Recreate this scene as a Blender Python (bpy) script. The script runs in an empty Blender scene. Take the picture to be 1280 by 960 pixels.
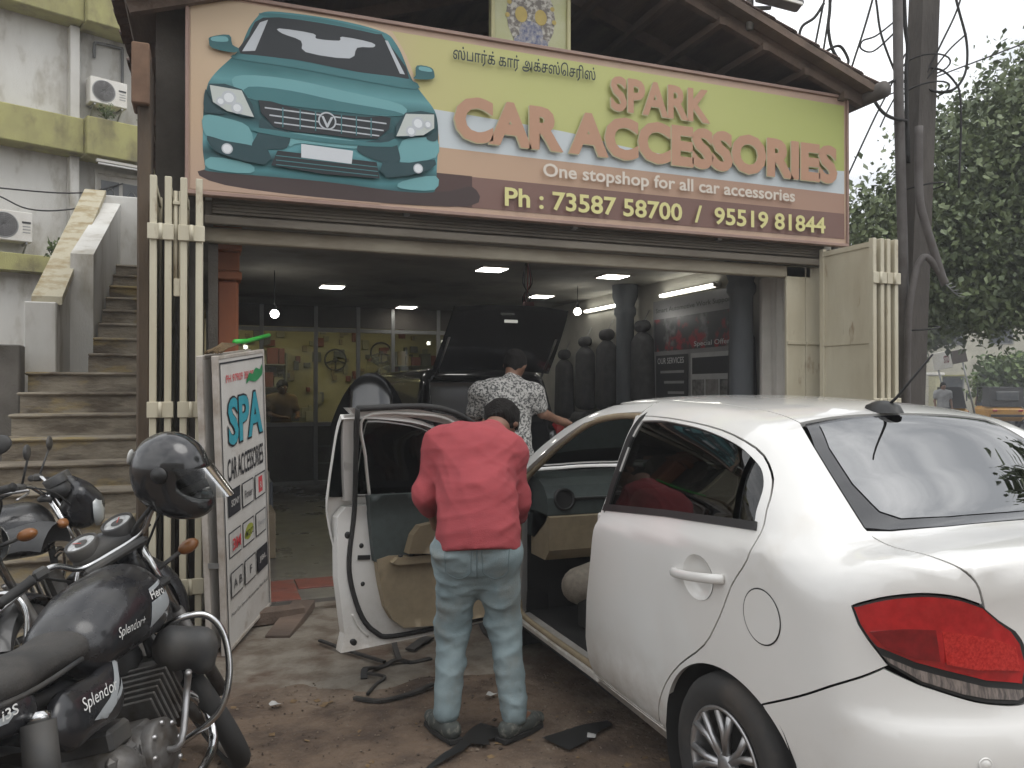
import bpy, bmesh, math, random
import numpy as np
from mathutils import Vector, Matrix, noise as mnoise
from mathutils.geometry import delaunay_2d_cdt
R = math.radians; PI = math.pi
SC = bpy.context.scene; COL = SC.collection
random.seed(11); np.random.seed(11)

# ---------------------------------------------------------------- camera
cd = bpy.data.cameras.new('camera'); cam = bpy.data.objects.new('camera', cd); COL.objects.link(cam)
cd.sensor_width = 36; cd.lens = 28.125; cd.clip_start = .05; cd.clip_end = 2000
cam.location = (0, 0, 1.53); cam.rotation_euler = (R(90.4), 0, R(-20.8)); SC.camera = cam

# ---------------------------------------------------------------- overcast sky and weak sun
SUN_EL, SUN_AZ = 62, 140          # degrees; azimuth clockwise from +Y
w = bpy.data.worlds.new('World'); SC.world = w; w.use_nodes = True
nt = w.node_tree; nt.nodes.clear()
def wn(t, **k):
    n = nt.nodes.new(t)
    for a, b in k.items(): setattr(n, a, b)
    return n
wo = wn('ShaderNodeOutputWorld'); bg = wn('ShaderNodeBackground'); sky = wn('ShaderNodeTexSky', sky_type='NISHITA')
sky.sun_disc = False; sky.sun_elevation = R(SUN_EL); sky.sun_rotation = R(SUN_AZ); sky.air_density = 1.5; sky.dust_density = 4; sky.ozone_density = 1
hs = wn('ShaderNodeHueSaturation'); hs.inputs['Saturation'].default_value = .12
tc = wn('ShaderNodeTexCoord'); mp = wn('ShaderNodeMapping'); mp.inputs['Scale'].default_value = (1.4, 1.4, 3.6)
nz = wn('ShaderNodeTexNoise'); nz.inputs['Scale'].default_value = 1.5; nz.inputs['Detail'].default_value = 8; nz.inputs['Roughness'].default_value = .58; nz.inputs['Distortion'].default_value = .5
rp = wn('ShaderNodeValToRGB'); rp.color_ramp.elements[0].position = .38; rp.color_ramp.elements[0].color = (.66, .68, .71, 1)
rp.color_ramp.elements[1].position = .6; rp.color_ramp.elements[1].color = (1.27, 1.27, 1.27, 1)
mx = wn('ShaderNodeMix', data_type='RGBA', blend_type='MULTIPLY'); mx.inputs['Factor'].default_value = 1
gm = wn('ShaderNodeMix', data_type='RGBA', blend_type='MIX'); gm.inputs['Factor'].default_value = .75; gm.inputs[7].default_value = (10.3, 10.4, 10.5, 1)
lk = nt.links.new
lk(sky.outputs[0], hs.inputs['Color']); lk(tc.outputs['Generated'], mp.inputs[0]); lk(mp.outputs[0], nz.inputs['Vector']); lk(nz.outputs['Fac'], rp.inputs[0])
lk(hs.outputs[0], gm.inputs[6]); lk(gm.outputs[2], mx.inputs[6]); lk(rp.outputs[0], mx.inputs[7]); lk(mx.outputs[2], bg.inputs['Color']); lk(bg.outputs[0], wo.inputs[0])
bg.inputs['Strength'].default_value = .13
sd = bpy.data.lights.new('sun', 'SUN'); sd.energy = .7; sd.angle = R(35); sd.color = (1, .97, .92)
sun = bpy.data.objects.new('sun', sd); COL.objects.link(sun); sun.location = (0, 0, 30)
_el, _az = R(SUN_EL), R(SUN_AZ)
sun.rotation_euler = Vector((math.sin(_az)*math.cos(_el), math.cos(_az)*math.cos(_el), math.sin(_el))).to_track_quat('Z', 'Y').to_euler()
vs = SC.view_settings; vs.view_transform = 'Standard'; vs.look = 'None'; vs.gamma = 1; vs.use_curve_mapping = False; vs.exposure = .33
SC.cycles.max_bounces = 7; SC.cycles.transparent_max_bounces = 12; SC.cycles.caustics_reflective = False; SC.cycles.caustics_refractive = False

# ---------------------------------------------------------------- helpers
MATS = {}
def mat(name, c, r=.6, m=0, c2=None, sc=5, lo=.38, hi=.66, bump=0, bsc=60, spec=.5, coat=0, st=(1, 1, 1), rv=.0, alpha=1, emit=0, detail=6, c3=None, sc3=1.3, lo3=.5, hi3=.62):
    """procedural principled material; c2 = stain / wear colour through noise, c3 = a second larger one"""
    if name in MATS: return MATS[name]
    mt = bpy.data.materials.new(name); mt.use_nodes = True; t = mt.node_tree; b = t.nodes['Principled BSDF']
    b.inputs['Base Color'].default_value = (*c, 1); b.inputs['Roughness'].default_value = r; b.inputs['Metallic'].default_value = m
    b.inputs['Specular IOR Level'].default_value = spec; b.inputs['Coat Weight'].default_value = coat; b.inputs['Coat Roughness'].default_value = .06
    b.inputs['Alpha'].default_value = alpha
    L = t.links.new; tcn = t.nodes.new('ShaderNodeTexCoord'); mpn = t.nodes.new('ShaderNodeMapping'); mpn.inputs['Scale'].default_value = st
    L(tcn.outputs['Object'], mpn.inputs[0])
    def noise_fac(scale, l, h):
        n = t.nodes.new('ShaderNodeTexNoise'); n.inputs['Scale'].default_value = scale; n.inputs['Detail'].default_value = detail; n.inputs['Roughness'].default_value = .6
        rm = t.nodes.new('ShaderNodeMapRange'); rm.inputs[1].default_value = l; rm.inputs[2].default_value = h
        L(mpn.outputs[0], n.inputs['Vector']); L(n.outputs['Fac'], rm.inputs[0]); return rm.outputs[0]
    if c2 is None: c2 = tuple(v*.82 for v in c)
    cur = None
    fa = noise_fac(sc, lo, hi)
    k = t.nodes.new('ShaderNodeMix'); k.data_type = 'RGBA'; k.inputs[6].default_value = (*c, 1); k.inputs[7].default_value = (*c2, 1); L(fa, k.inputs[0]); cur = k.outputs[2]
    if c3:
        fb = noise_fac(sc3, lo3, hi3); k3 = t.nodes.new('ShaderNodeMix'); k3.data_type = 'RGBA'; k3.inputs[7].default_value = (*c3, 1); L(fb, k3.inputs[0]); L(cur, k3.inputs[6]); cur = k3.outputs[2]
    L(cur, b.inputs['Base Color'])
    if rv:
        rr = t.nodes.new('ShaderNodeMapRange'); rr.inputs[3].default_value = r-rv; rr.inputs[4].default_value = r+rv; L(fa, rr.inputs[0]); L(rr.outputs[0], b.inputs['Roughness'])
    if bump:
        n = t.nodes.new('ShaderNodeTexNoise'); n.inputs['Scale'].default_value = bsc; n.inputs['Detail'].default_value = 5; L(mpn.outputs[0], n.inputs['Vector'])
        bp = t.nodes.new('ShaderNodeBump'); bp.inputs['Strength'].default_value = bump; bp.inputs['Distance'].default_value = .02; L(n.outputs['Fac'], bp.inputs['Height']); L(bp.outputs[0], b.inputs['Normal'])
    if emit:
        b.inputs['Emission Color'].default_value = (*c, 1); b.inputs['Emission Strength'].default_value = emit
    MATS[name] = mt; return mt
def glass(name, tint, rough=.02, fres=1.45, mixmax=1):
    """thin tinted pane: coloured transparency plus a fresnel reflection"""
    if name in MATS: return MATS[name]
    mt = bpy.data.materials.new(name); mt.use_nodes = True; t = mt.node_tree; t.nodes.clear()
    o = t.nodes.new('ShaderNodeOutputMaterial'); tr = t.nodes.new('ShaderNodeBsdfTransparent'); g = t.nodes.new('ShaderNodeBsdfGlossy'); f = t.nodes.new('ShaderNodeFresnel'); x = t.nodes.new('ShaderNodeMixShader')
    tr.inputs[0].default_value = (*tint, 1); g.inputs['Roughness'].default_value = rough; f.inputs[0].default_value = fres
    t.links.new(f.outputs[0], x.inputs[0]); t.links.new(tr.outputs[0], x.inputs[1]); t.links.new(g.outputs[0], x.inputs[2]); t.links.new(x.outputs[0], o.inputs[0])
    MATS[name] = mt; return mt

def obj_base(p):
    b = Vector((0, 0, 0))
    while p is not None: b += p.location; p = p.parent
    return b
def link(name, me, m, parent=None, local=False):
    o = bpy.data.objects.new(name, me); COL.objects.link(o)
    if m is not None and not me.materials: me.materials.append(m)
    if parent is not None:
        o.parent = parent
        if not local:
            b = obj_base(parent)
            if b.length > 0: me.transform(Matrix.Translation(-b))
    return o
def tag(o, label=None, cat=None, group=None, kind=None):
    if label: o['label'] = label
    if cat: o['category'] = cat
    if group: o['group'] = group
    if kind: o['kind'] = kind
    return o
def thing(name, label, cat, loc=(0, 0, 0), rz=0, group=None, rot=None):
    o = bpy.data.objects.new(name, None); COL.objects.link(o); o.empty_display_size = .1
    o.location = loc; o.rotation_euler = rot if rot else (0, 0, rz)
    return tag(o, label, cat, group)
def copy_tree(o, parent=None):
    c = o.copy(); COL.objects.link(c)
    if parent is not None: c.parent = parent
    for ch in list(o.children): copy_tree(ch, c)
    return c

class MB:
    def __init__(s): s.v = []; s.f = []; s.sm = []
    def add(s, vs, fs, smooth=False, T=None):
        n = len(s.v)
        if T is not None: vs = [T @ Vector(p) for p in vs]
        s.v += [tuple(p) for p in vs]; s.f += [tuple(i+n for i in f) for f in fs]; s.sm += [smooth]*len(fs); return s
    def box(s, lo, hi, b=0, T=None):
        x0, y0, z0 = lo; x1, y1, z1 = hi
        if b <= 0:
            return s.add([(x0,y0,z0),(x1,y0,z0),(x1,y1,z0),(x0,y1,z0),(x0,y0,z1),(x1,y0,z1),(x1,y1,z1),(x0,y1,z1)],
                  [(3,2,1,0),(4,5,6,7),(0,1,5,4),(1,2,6,5),(2,3,7,6),(3,0,4,7)], False, T)
        b = min(b, .45*min(x1-x0, y1-y0, z1-z0)); lo_ = (x0,y0,z0); hi_ = (x1,y1,z1); vs = []; idx = {}
        for ix in (0,1):
            for iy in (0,1):
                for iz in (0,1):
                    for a in range(3):
                        p = []
                        for k, i in enumerate((ix,iy,iz)):
                            e = (hi_ if i else lo_)[k]
                            if k != a: e += -b if i else b
                            p.append(e)
                        idx[(ix,iy,iz,a)] = len(vs); vs.append(p)
        fs = []
        for a in range(3):
            o1, o2 = [k for k in range(3) if k != a]
            for sgn in (0,1):
                q = []
                for u, w_ in ((0,0),(1,0),(1,1),(0,1)):
                    c = [0,0,0]; c[a] = sgn; c[o1] = u; c[o2] = w_; q.append(idx[(*c, a)])
                flip = (sgn == 0) ^ (a == 1)
                fs.append(q[::-1] if flip else q)
        for a in range(3):   # edges along axis a
            o1, o2 = [k for k in range(3) if k != a]
            for u in (0,1):
                for w_ in (0,1):
                    c0 = [0,0,0]; c0[o1] = u; c0[o2] = w_; c1 = list(c0); c1[a] = 1
                    fs.append([idx[(*c0,o1)], idx[(*c1,o1)], idx[(*c1,o2)], idx[(*c0,o2)]])
        for ix in (0,1):
            for iy in (0,1):
                for iz in (0,1): fs.append([idx[(ix,iy,iz,a)] for a in range(3)])
        # orient outward
        ctr = Vector(((x0+x1)/2,(y0+y1)/2,(z0+z1)/2)); out = []
        for f in fs:
            P = [Vector(vs[i]) for i in f]; nrm = (P[1]-P[0]).cross(P[2]-P[0]); cc = sum(P, Vector())/len(P)
            out.append(f if nrm.dot(cc-ctr) > 0 else f[::-1])
        return s.add(vs, out, False, T)
    def cbox(s, c, size, b=0, rot=None):
        T = Matrix.Translation(c)
        if rot is not None: T = T @ (rot.to_4x4() if hasattr(rot, 'to_4x4') else Matrix.Rotation(rot, 4, 'Z'))
        h = [v/2 for v in size]; return s.box((-h[0],-h[1],-h[2]), h, b, T)
    def bar(s, a, b_, wd, th, up=(0,0,1), bev=0):
        a = Vector(a); b_ = Vector(b_); d = (b_-a); L_ = d.length; d.normalize(); u = Vector(up)
        x = d.cross(u)
        if x.length < 1e-4: x = d.cross(Vector((1,0,0)))
        x.normalize(); z = x.cross(d)
        T = Matrix((( x.x, d.x, z.x, a.x),(x.y, d.y, z.y, a.y),(x.z, d.z, z.z, a.z),(0,0,0,1)))
        return s.box((-wd/2,0,-th/2),(wd/2,L_,th/2), bev, T)
    def tube(s, pts, r, n=8, closed=False, caps=True):
        P = [Vector(p) for p in pts]; m = len(P); rs = r if hasattr(r,'__len__') else [r]*m; vs = []; prev = None
        for i in range(m):
            if closed: t = P[(i+1) % m]-P[i-1]
            else: t = P[min(i+1,m-1)]-P[max(i-1,0)]
            t.normalize()
            if prev is None: prev = t.orthogonal().normalized()
            x = prev - t*prev.dot(t)
            if x.length < 1e-5: x = t.orthogonal()
            x.normalize(); prev = x; y = t.cross(x)
            for k in range(n):
                a = 2*PI*k/n; vs.append(P[i]+(x*math.cos(a)+y*math.sin(a))*rs[i])
        fs = []
        for i in range(m if closed else m-1):
            j = (i+1) % m
            for k in range(n): fs.append((i*n+k, i*n+(k+1)%n, j*n+(k+1)%n, j*n+k))
        if not closed and caps: fs += [tuple(range(n))[::-1], tuple(range((m-1)*n, m*n))]
        return s.add(vs, fs, True)
    def lathe(s, prof, n=24, T=None, smooth=True):
        """prof: (r, h) pairs, turned about local Z"""
        vs = []; fs = []; m = len(prof)
        for r_, h in prof:
            for k in range(n): a = 2*PI*k/n; vs.append((r_*math.cos(a), r_*math.sin(a), h))
        for i in range(m-1):
            for k in range(n): fs.append((i*n+k, i*n+(k+1)%n, (i+1)*n+(k+1)%n, (i+1)*n+k))
        return s.add(vs, fs, smooth, T)
    def prism(s, poly, h0, h1, T=None, smooth=False):
        """poly in local XY, extruded along Z"""
        n = len(poly); ar = sum(poly[i][0]*poly[(i+1)%n][1]-poly[(i+1)%n][0]*poly[i][1] for i in range(n))
        if ar < 0: poly = poly[::-1]
        vs = [(x,y,h0) for x,y in poly]+[(x,y,h1) for x,y in poly]
        fs = [tuple(range(n))[::-1], tuple(range(n,2*n))]+[(i,(i+1)%n,n+(i+1)%n,n+i) for i in range(n)]
        return s.add(vs, fs, smooth, T)
    def grid(s, fn, nu, nv, smooth=True):
        vs = [fn(i/nu, j/nv) for i in range(nu+1) for j in range(nv+1)]
        fs = [(i*(nv+1)+j, (i+1)*(nv+1)+j, (i+1)*(nv+1)+j+1, i*(nv+1)+j+1) for i in range(nu) for j in range(nv)]
        return s.add(vs, fs, smooth)
    def ball(s, c, r, n=12, m=8, T=None):
        rx, ry, rz = r if hasattr(r,'__len__') else (r,r,r)
        return s.grid(lambda u,v: tuple((Vector(c) if T is None else T@Vector((0,0,0)))[i] + ((Vector((rx*math.sin(PI*v)*math.cos(2*PI*u), ry*math.sin(PI*v)*math.sin(2*PI*u), rz*math.cos(PI*v))) if T is None else T.to_3x3()@Vector((rx*math.sin(PI*v)*math.cos(2*PI*u), ry*math.sin(PI*v)*math.sin(2*PI*u), rz*math.cos(PI*v))))[i]) for i in range(3)), n, m)
    def mesh(s, name):
        me = bpy.data.meshes.new(name); me.from_pydata(s.v, [], s.f); me.polygons.foreach_set('use_smooth', s.sm); me.update(); return me
    def build(s, name, m, parent=None, local=False):
        return link(name, s.mesh(name), m, parent, local)
def box(name, lo, hi, m, parent=None, b=0, local=False): return MB().box(lo, hi, b).build(name, m, parent, local)

def curve_pts(pts, n=8, closed=False):
    """Catmull-Rom through points"""
    P = [Vector(p) for p in pts]; m = len(P); out = []
    for i in range(m if closed else m-1):
        g = (lambda k: P[k % m]) if closed else (lambda k: P[max(0,min(m-1,k))])
        p0,p1,p2,p3 = g(i-1),g(i),g(i+1),g(i+2)
        for j in range(n):
            t = j/n; out.append(.5*((2*p1)+(p2-p0)*t+(2*p0-5*p1+4*p2-p3)*t*t+(3*p1-p0-3*p2+p3)*t**3))
    if not closed: out.append(P[-1])
    return out
def text(s, name, fit, org, right, up, m, parent, bold=0, local=False, shear=0, each=True):
    """letters as a flat mesh fitted to the rectangle fit=(x0,x1,z0,z1) of the plane org + x*right + z*up"""
    cu = bpy.data.curves.new('t', 'FONT'); cu.body = s; cu.offset = bold; cu.resolution_u = 3; cu.shear = shear
    ob = bpy.data.objects.new('t', cu); me = bpy.data.meshes.new_from_object(ob); bpy.data.objects.remove(ob); bpy.data.curves.remove(cu)
    n = len(me.vertices); co = np.empty(n*3); me.vertices.foreach_get('co', co); co = co.reshape(-1,3); lo = co.min(0); hi = co.max(0)
    x = fit[0]+(co[:,0]-lo[0])/(hi[0]-lo[0])*(fit[1]-fit[0]); z = fit[2]+(co[:,1]-lo[1])/(hi[1]-lo[1])*(fit[3]-fit[2])
    W = np.array(org)[None]+x[:,None]*np.array(right)[None]+z[:,None]*np.array(up)[None]
    if each:   # one object for each letter
        par = list(range(n))
        def root(i):
            while par[i] != i: par[i] = par[par[i]]; i = par[i]
            return i
        for p in me.polygons:
            r0 = root(p.vertices[0])
            for i in p.vertices: par[root(i)] = r0
        grp = {}
        for p in me.polygons: grp.setdefault(root(p.vertices[0]), []).append(list(p.vertices))
        one = {'letters': 'letter', 'letter_shadow': 'letter_shadow'}.get(name, name)
        for fs in grp.values():
            ids = sorted({i for f in fs for i in f}); mp_ = {i: k for k, i in enumerate(ids)}
            o = MB().add(W[ids].tolist(), [[mp_[i] for i in f] for f in fs]).build(one, m, parent, local)
        bpy.data.meshes.remove(me); return o
    me.vertices.foreach_set('co', W.astype(np.float32).ravel()); me.update(); me.name = name
    return link(name, me, m, parent, local)

# signed distance shapes -> quads (surface nets)
def surfnet(f, lo, hi, h):
    ax = [np.arange(lo[i], hi[i]+h, h) for i in range(3)]
    X, Y, Z = np.meshgrid(*ax, indexing='ij'); V = f(X.astype(np.float32), Y.astype(np.float32), Z.astype(np.float32)); S = V < 0; sh = V.shape
    cs = tuple(n-1 for n in sh); acc = np.zeros(cs+(3,), np.float32); cnt = np.zeros(cs, np.float32); quads = []
    org = np.array([a[0] for a in ax], np.float32)
    for a in range(3):
        sl0 = [slice(None)]*3; sl1 = [slice(None)]*3; sl0[a] = slice(0,-1); sl1[a] = slice(1,None)
        A, B = V[tuple(sl0)], V[tuple(sl1)]; e = np.argwhere((A < 0) != (B < 0))
        va = A[tuple(e.T)]; vb = B[tuple(e.T)]; t = va/(va-vb); p = e.astype(np.float32); p[:,a] += t; inside = va < 0
        o1, o2 = (a+1) % 3, (a+2) % 3
        ok = (e[:,o1] > 0) & (e[:,o2] > 0) & (e[:,o1] < cs[o1]) & (e[:,o2] < cs[o2]); e = e[ok]; p = p[ok]; inside = inside[ok]
        q = []
        for d1, d2 in ((0,0),(-1,0),(-1,-1),(0,-1)):
            c = e.copy(); c[:,o1] += d1; c[:,o2] += d2
            np.add.at(acc, tuple(c.T), p); np.add.at(cnt, tuple(c.T), 1); q.append(np.ravel_multi_index(tuple(c.T), cs))
        q = np.stack(q, 1); q[~inside] = q[~inside][:, ::-1]; quads.append(q)
    act = np.flatnonzero(cnt.ravel()); vs = acc.reshape(-1,3)[act]/cnt.ravel()[act][:,None]*h+org
    rem = np.zeros(cnt.size, np.int64); rem[act] = np.arange(len(act)); fs = rem[np.concatenate(quads)]
    return vs, fs
def np_mesh(name, vs, fs, smooth=True):
    me = bpy.data.meshes.new(name); me.from_pydata(vs.tolist(), [], fs.tolist()); me.polygons.foreach_set('use_smooth', [smooth]*len(me.polygons)); me.update(); return me
def smin(a, b, k): h = np.maximum(k-np.abs(a-b), 0)/k; return np.minimum(a, b)-h*h*k*.25
def smax(a, b, k): h = np.maximum(k-np.abs(a-b), 0)/k; return np.maximum(a, b)+h*h*k*.25
def cone_sd(P, a, b, r1, r2, sq=(1,1,1)):
    X, Y, Z = P; ba = np.array(b, float)-np.array(a, float); L2 = max((ba**2).sum(), 1e-9)
    px, py, pz = X-a[0], Y-a[1], Z-a[2]; t = np.clip((px*ba[0]+py*ba[1]+pz*ba[2])/L2, 0, 1)
    return np.sqrt(((px-t*ba[0])/sq[0])**2+((py-t*ba[1])/sq[1])**2+((pz-t*ba[2])/sq[2])**2)-(r1+(r2-r1)*t)
def ell_sd(P, c, r):
    X, Y, Z = P; k = np.sqrt(((X-c[0])/r[0])**2+((Y-c[1])/r[1])**2+((Z-c[2])/r[2])**2); return (k-1)*min(r)
def sd_obj(name, prims, h, m, parent, k=.04, pad=.06, warp=None, cut=None):
    """prims: list of ('c',a,b,r1,r2[,sq]) and ('e',c,r); smooth union -> one mesh in the parent's local space"""
    pts = []
    for p in prims:
        if p[0] == 'c': rr = max(p[3], p[4])*max(p[5] if len(p) > 5 else (1,)); pts += [[v-rr for v in p[1]], [v+rr for v in p[1]], [v-rr for v in p[2]], [v+rr for v in p[2]]]
        else: pts += [[a-b for a, b in zip(p[1], p[2])], [a+b for a, b in zip(p[1], p[2])]]
    lo = np.min(pts, 0)-pad; hi = np.max(pts, 0)+pad
    def f(X, Y, Z):
        d = None
        for p in prims:
            q = cone_sd((X,Y,Z), *p[1:]) if p[0] == 'c' else ell_sd((X,Y,Z), p[1], p[2])
            d = q if d is None else smin(d, q, k)
        if warp is not None: d = d+warp(X, Y, Z)
        if cut is not None: d = np.maximum(d, cut(X, Y, Z))
        return d
    vs, fs = surfnet(f, lo, hi, h)
    return link(name, np_mesh(name, vs, fs), m, parent, True)
X3, Y3, Z3 = Vector((1,0,0)), Vector((0,1,0)), Vector((0,0,1))
# ---- shared materials
m_paint = mat('white_paint', (.69,.68,.655), .32, c2=(.66,.645,.615), sc=1.5, coat=1, c3=(.6,.57,.52), sc3=3, lo3=.6, hi3=.8)
def add_dirt(m, z0, z1, col, sc=9):
    t = m.node_tree; b = t.nodes['Principled BSDF']; L = t.links.new; src = b.inputs['Base Color'].links[0].from_socket
    tcn = t.nodes.new('ShaderNodeTexCoord'); sp = t.nodes.new('ShaderNodeSeparateXYZ'); nzn = t.nodes.new('ShaderNodeTexNoise'); nzn.inputs['Scale'].default_value = sc; nzn.inputs['Detail'].default_value = 9; nzn.inputs['Roughness'].default_value = .7
    mr = t.nodes.new('ShaderNodeMapRange'); mr.inputs[1].default_value = z1; mr.inputs[2].default_value = z0; ml = t.nodes.new('ShaderNodeMath'); ml.operation = 'MULTIPLY'; mr2 = t.nodes.new('ShaderNodeMapRange'); mr2.inputs[1].default_value = .3; mr2.inputs[2].default_value = .7
    k = t.nodes.new('ShaderNodeMix'); k.data_type = 'RGBA'; k.inputs[7].default_value = (*col, 1)
    L(tcn.outputs['Object'], sp.inputs[0]); L(tcn.outputs['Object'], nzn.inputs['Vector']); L(sp.outputs[2], mr.inputs[0]); L(nzn.outputs['Fac'], mr2.inputs[0]); L(mr.outputs[0], ml.inputs[0]); L(mr2.outputs[0], ml.inputs[1]); L(ml.outputs[0], k.inputs[0]); L(src, k.inputs[6]); L(k.outputs[2], b.inputs['Base Color'])
add_dirt(m_paint, .12, .55, (.28,.22,.16))
m_trim = mat('black_trim', (.018,.018,.018), .45)
m_rub = mat('black_rubber', (.022,.021,.02), .75)
m_under = mat('underbody', (.015,.014,.013), .9)
m_tint = glass('tinted_glass', (.05,.055,.05), .015, 1.75)
m_wind = glass('clear_glass', (.7,.75,.72), .01, 1.5)
m_film = glass('mirror_film', (.04,.045,.045), .015, 4.4)
m_frit = mat('glass_border', (.012,.012,.014), .12, coat=.5)
m_beige = mat('beige_trim', (.30,.24,.155), .65, c2=(.25,.2,.13), sc=20)
m_dash = mat('dash_plastic', (.055,.07,.068), .6, c2=(.045,.055,.053), sc=25)
m_seat = mat('seat_fabric', (.27,.235,.19), .9, c2=(.2,.17,.14), sc=40, bump=.2, bsc=300)
m_chrome = mat('chrome', (.6,.6,.6), .15, 1)
m_alloy = mat('alloy', (.45,.45,.46), .35, .8, c2=(.3,.29,.28), sc=9)
m_tyre = mat('tyre', (.028,.027,.026), .85, c2=(.06,.05,.042), sc=5, lo=.5, hi=.75)
m_red = mat('red_lens', (.42,.012,.014), .08, c2=(.3,.006,.008), sc=30, coat=1)
m_red2 = mat('red_lens_inner', (.5,.025,.02), .15, c2=(.3,.005,.005), sc=150, coat=1)
m_red3 = mat('red_lens_deep', (.2,.004,.007), .1, c2=(.13,.002,.004), sc=40, coat=1)
m_smoke = mat('smoked_lens', (.09,.08,.075), .1, c2=(.24,.2,.18), sc=22, coat=1, st=(6,1,1))

# ================================================================ ground
m_dirt = mat('dirt', (.125,.086,.058), .93, c2=(.055,.036,.025), sc=3.2, lo=.42, hi=.62, bump=.9, bsc=24, c3=(.18,.135,.098), sc3=1.4, lo3=.52, hi3=.66, detail=14)
m_apron = mat('worn_concrete', (.20,.175,.14), .88, c2=(.11,.085,.062), sc=4, lo=.44, hi=.62, bump=.5, bsc=30, c3=(.09,.058,.038), sc3=1.9, lo3=.5, hi3=.62, detail=10)
m_asph = mat('asphalt', (.085,.083,.08), .9, c2=(.06,.058,.056), sc=3, bump=.3, bsc=50)
def ground_fn(u, v):
    x = -300+600*u; y = -300+600*v; return (x, y, 0)
g = MB().grid(ground_fn, 6, 6).build('ground', m_dirt); g['kind'] = 'structure'
def bumpy(x0, x1, y0, y1, z, nx, ny, amp, seed):
    def fn(u, v):
        x = x0+(x1-x0)*u; y = y0+(y1-y0)*v; e = min(u,1-u,v,1-v)*12; e = min(1, e)
        return (x, y, z-.03*(1-e)+amp*e*(mnoise.noise(Vector((x*2.1+seed, y*2.1, .3)))+.6*mnoise.noise(Vector((x*6, y*6+seed, .7)))+.35*mnoise.noise(Vector((x*17, y*17+seed, .2)))))
    return MB().grid(fn, nx, ny)
o = bumpy(-3.2, 6.5, -1.5, 5.0, .014, 220, 150, .009, 3).build('yard_dirt', m_dirt); o['kind'] = 'structure'
def apron_fn(u, v):
    x = -.5+6.0*u; y = 3.7+1.93*v; n_ = mnoise.noise(Vector((x*1.7,y*1.7,4.)))*.22+mnoise.noise(Vector((x*6,y*6,2.)))*.07
    e = min(1, max(0, (min(x+.5, y-3.75)*.9-.22+n_)/.12)); return (x, y, -.03+e*.056+.004*mnoise.noise(Vector((x*5,y*5,.7))))
o = MB().grid(apron_fn, 150, 60).build('concrete_apron', m_apron); o['kind'] = 'structure'
road = MB().add([(6.6,-60,.006),(60,-60,.006),(60,160,.006),(6.6,160,.006)], [(0,1,2,3)]).build('road', m_asph); road['kind'] = 'structure'

# ================================================================ shop building
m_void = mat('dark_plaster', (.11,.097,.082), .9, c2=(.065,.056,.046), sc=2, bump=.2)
m_brown = mat('brown_render', (.11,.08,.055), .9, c2=(.055,.04,.028), sc=3, bump=.4, bsc=25, st=(1,1,.35))
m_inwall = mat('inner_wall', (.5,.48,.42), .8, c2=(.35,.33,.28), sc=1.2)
m_ceil = mat('ceiling_paint', (.36,.345,.3), .85, c2=(.2,.185,.155), sc=.9, c3=(.1,.085,.07), sc3=.6, lo3=.56, hi3=.68)
m_floor = mat('shop_floor', (.16,.15,.135), .35, c2=(.1,.09,.08), sc=2, rv=.12)
m_beam = mat('header_paint', (.2,.175,.14), .8, c2=(.09,.075,.058), sc=2.5, st=(.25,1,1), bump=.2)
m_orange = mat('orange_paint', (.34,.11,.045), .7, c2=(.2,.065,.03), sc=3, st=(1,1,.3))
m_bluegrey = mat('blue_grey_paint', (.15,.165,.18), .7, c2=(.10,.11,.12), sc=3, st=(1,1,.3))
m_cream = mat('cream_steel', (.56,.52,.4), .5, c2=(.45,.4,.29), sc=3, st=(1,1,.3), c3=(.25,.17,.1), sc3=7, lo3=.62, hi3=.72)
m_white = mat('off_white_paint', (.72,.7,.66), .6, c2=(.6,.57,.5), sc=2)
m_clay = mat('clay_tile', (.12,.07,.052), .9, c2=(.055,.036,.03), sc=6, bump=.5, bsc=25)
m_wood = mat('old_wood', (.17,.12,.09), .85, c2=(.09,.065,.05), sc=4, st=(1,.2,1), bump=.3)
shop = thing('shop_building', 'single storey car accessories shop with open front and tiled gable roof', 'shop', (2.4, 5.5, 0))
FZ = .07
box('floor', (-.05,5.72,-.05), (5.35,17,FZ), m_floor, shop)
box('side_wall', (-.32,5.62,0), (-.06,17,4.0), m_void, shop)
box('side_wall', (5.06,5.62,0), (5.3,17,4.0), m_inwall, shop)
box('back_wall', (-.06,16.8,0), (5.06,17,4.0), m_inwall, shop)
box('ceiling', (-.06,5.72,2.82), (5.06,16.8,2.9), m_ceil, shop)
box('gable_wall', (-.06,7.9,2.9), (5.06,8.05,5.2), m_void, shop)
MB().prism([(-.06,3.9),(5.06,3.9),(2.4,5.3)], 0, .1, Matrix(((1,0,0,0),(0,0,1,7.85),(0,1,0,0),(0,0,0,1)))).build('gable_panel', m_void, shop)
# header: rolling shutter box, its rails and the lintel
hb = MB().box((-.03,5.58,2.66),(5.06,5.74,2.98),.01).build('header_beam', m_beam, shop)
MB().box((-.03,5.50,2.60),(4.98,5.56,2.655),.006).build('shutter_rail', m_beam, shop)
MB().box((-.03,5.60,2.50),(4.92,5.68,2.60),.008).build('lintel', mat('lintel_paint', (.4,.36,.28), .75, c2=(.24,.2,.15), sc=4, st=(.3,1,1)), shop)
sb = MB()
for i in range(7): sb.lathe([(.0,-.0),(.001,0)],4)
for i in range(6):
    z = 2.68+i*.022; MB().box((.02,5.555,z),(4.96,5.578,z+.019),.003).build('shutter_slat', m_beam, hb)
box('pilaster', (-.405,5.32,0), (-.33,5.62,3.55), m_brown, shop, .012)
box('pilaster_cap', (-.435,5.27,3.25), (-.335,5.5,3.62), mat('brown_board', (.2,.12,.075), .85, c2=(.12,.07,.045), sc=5), shop, .008)
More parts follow.
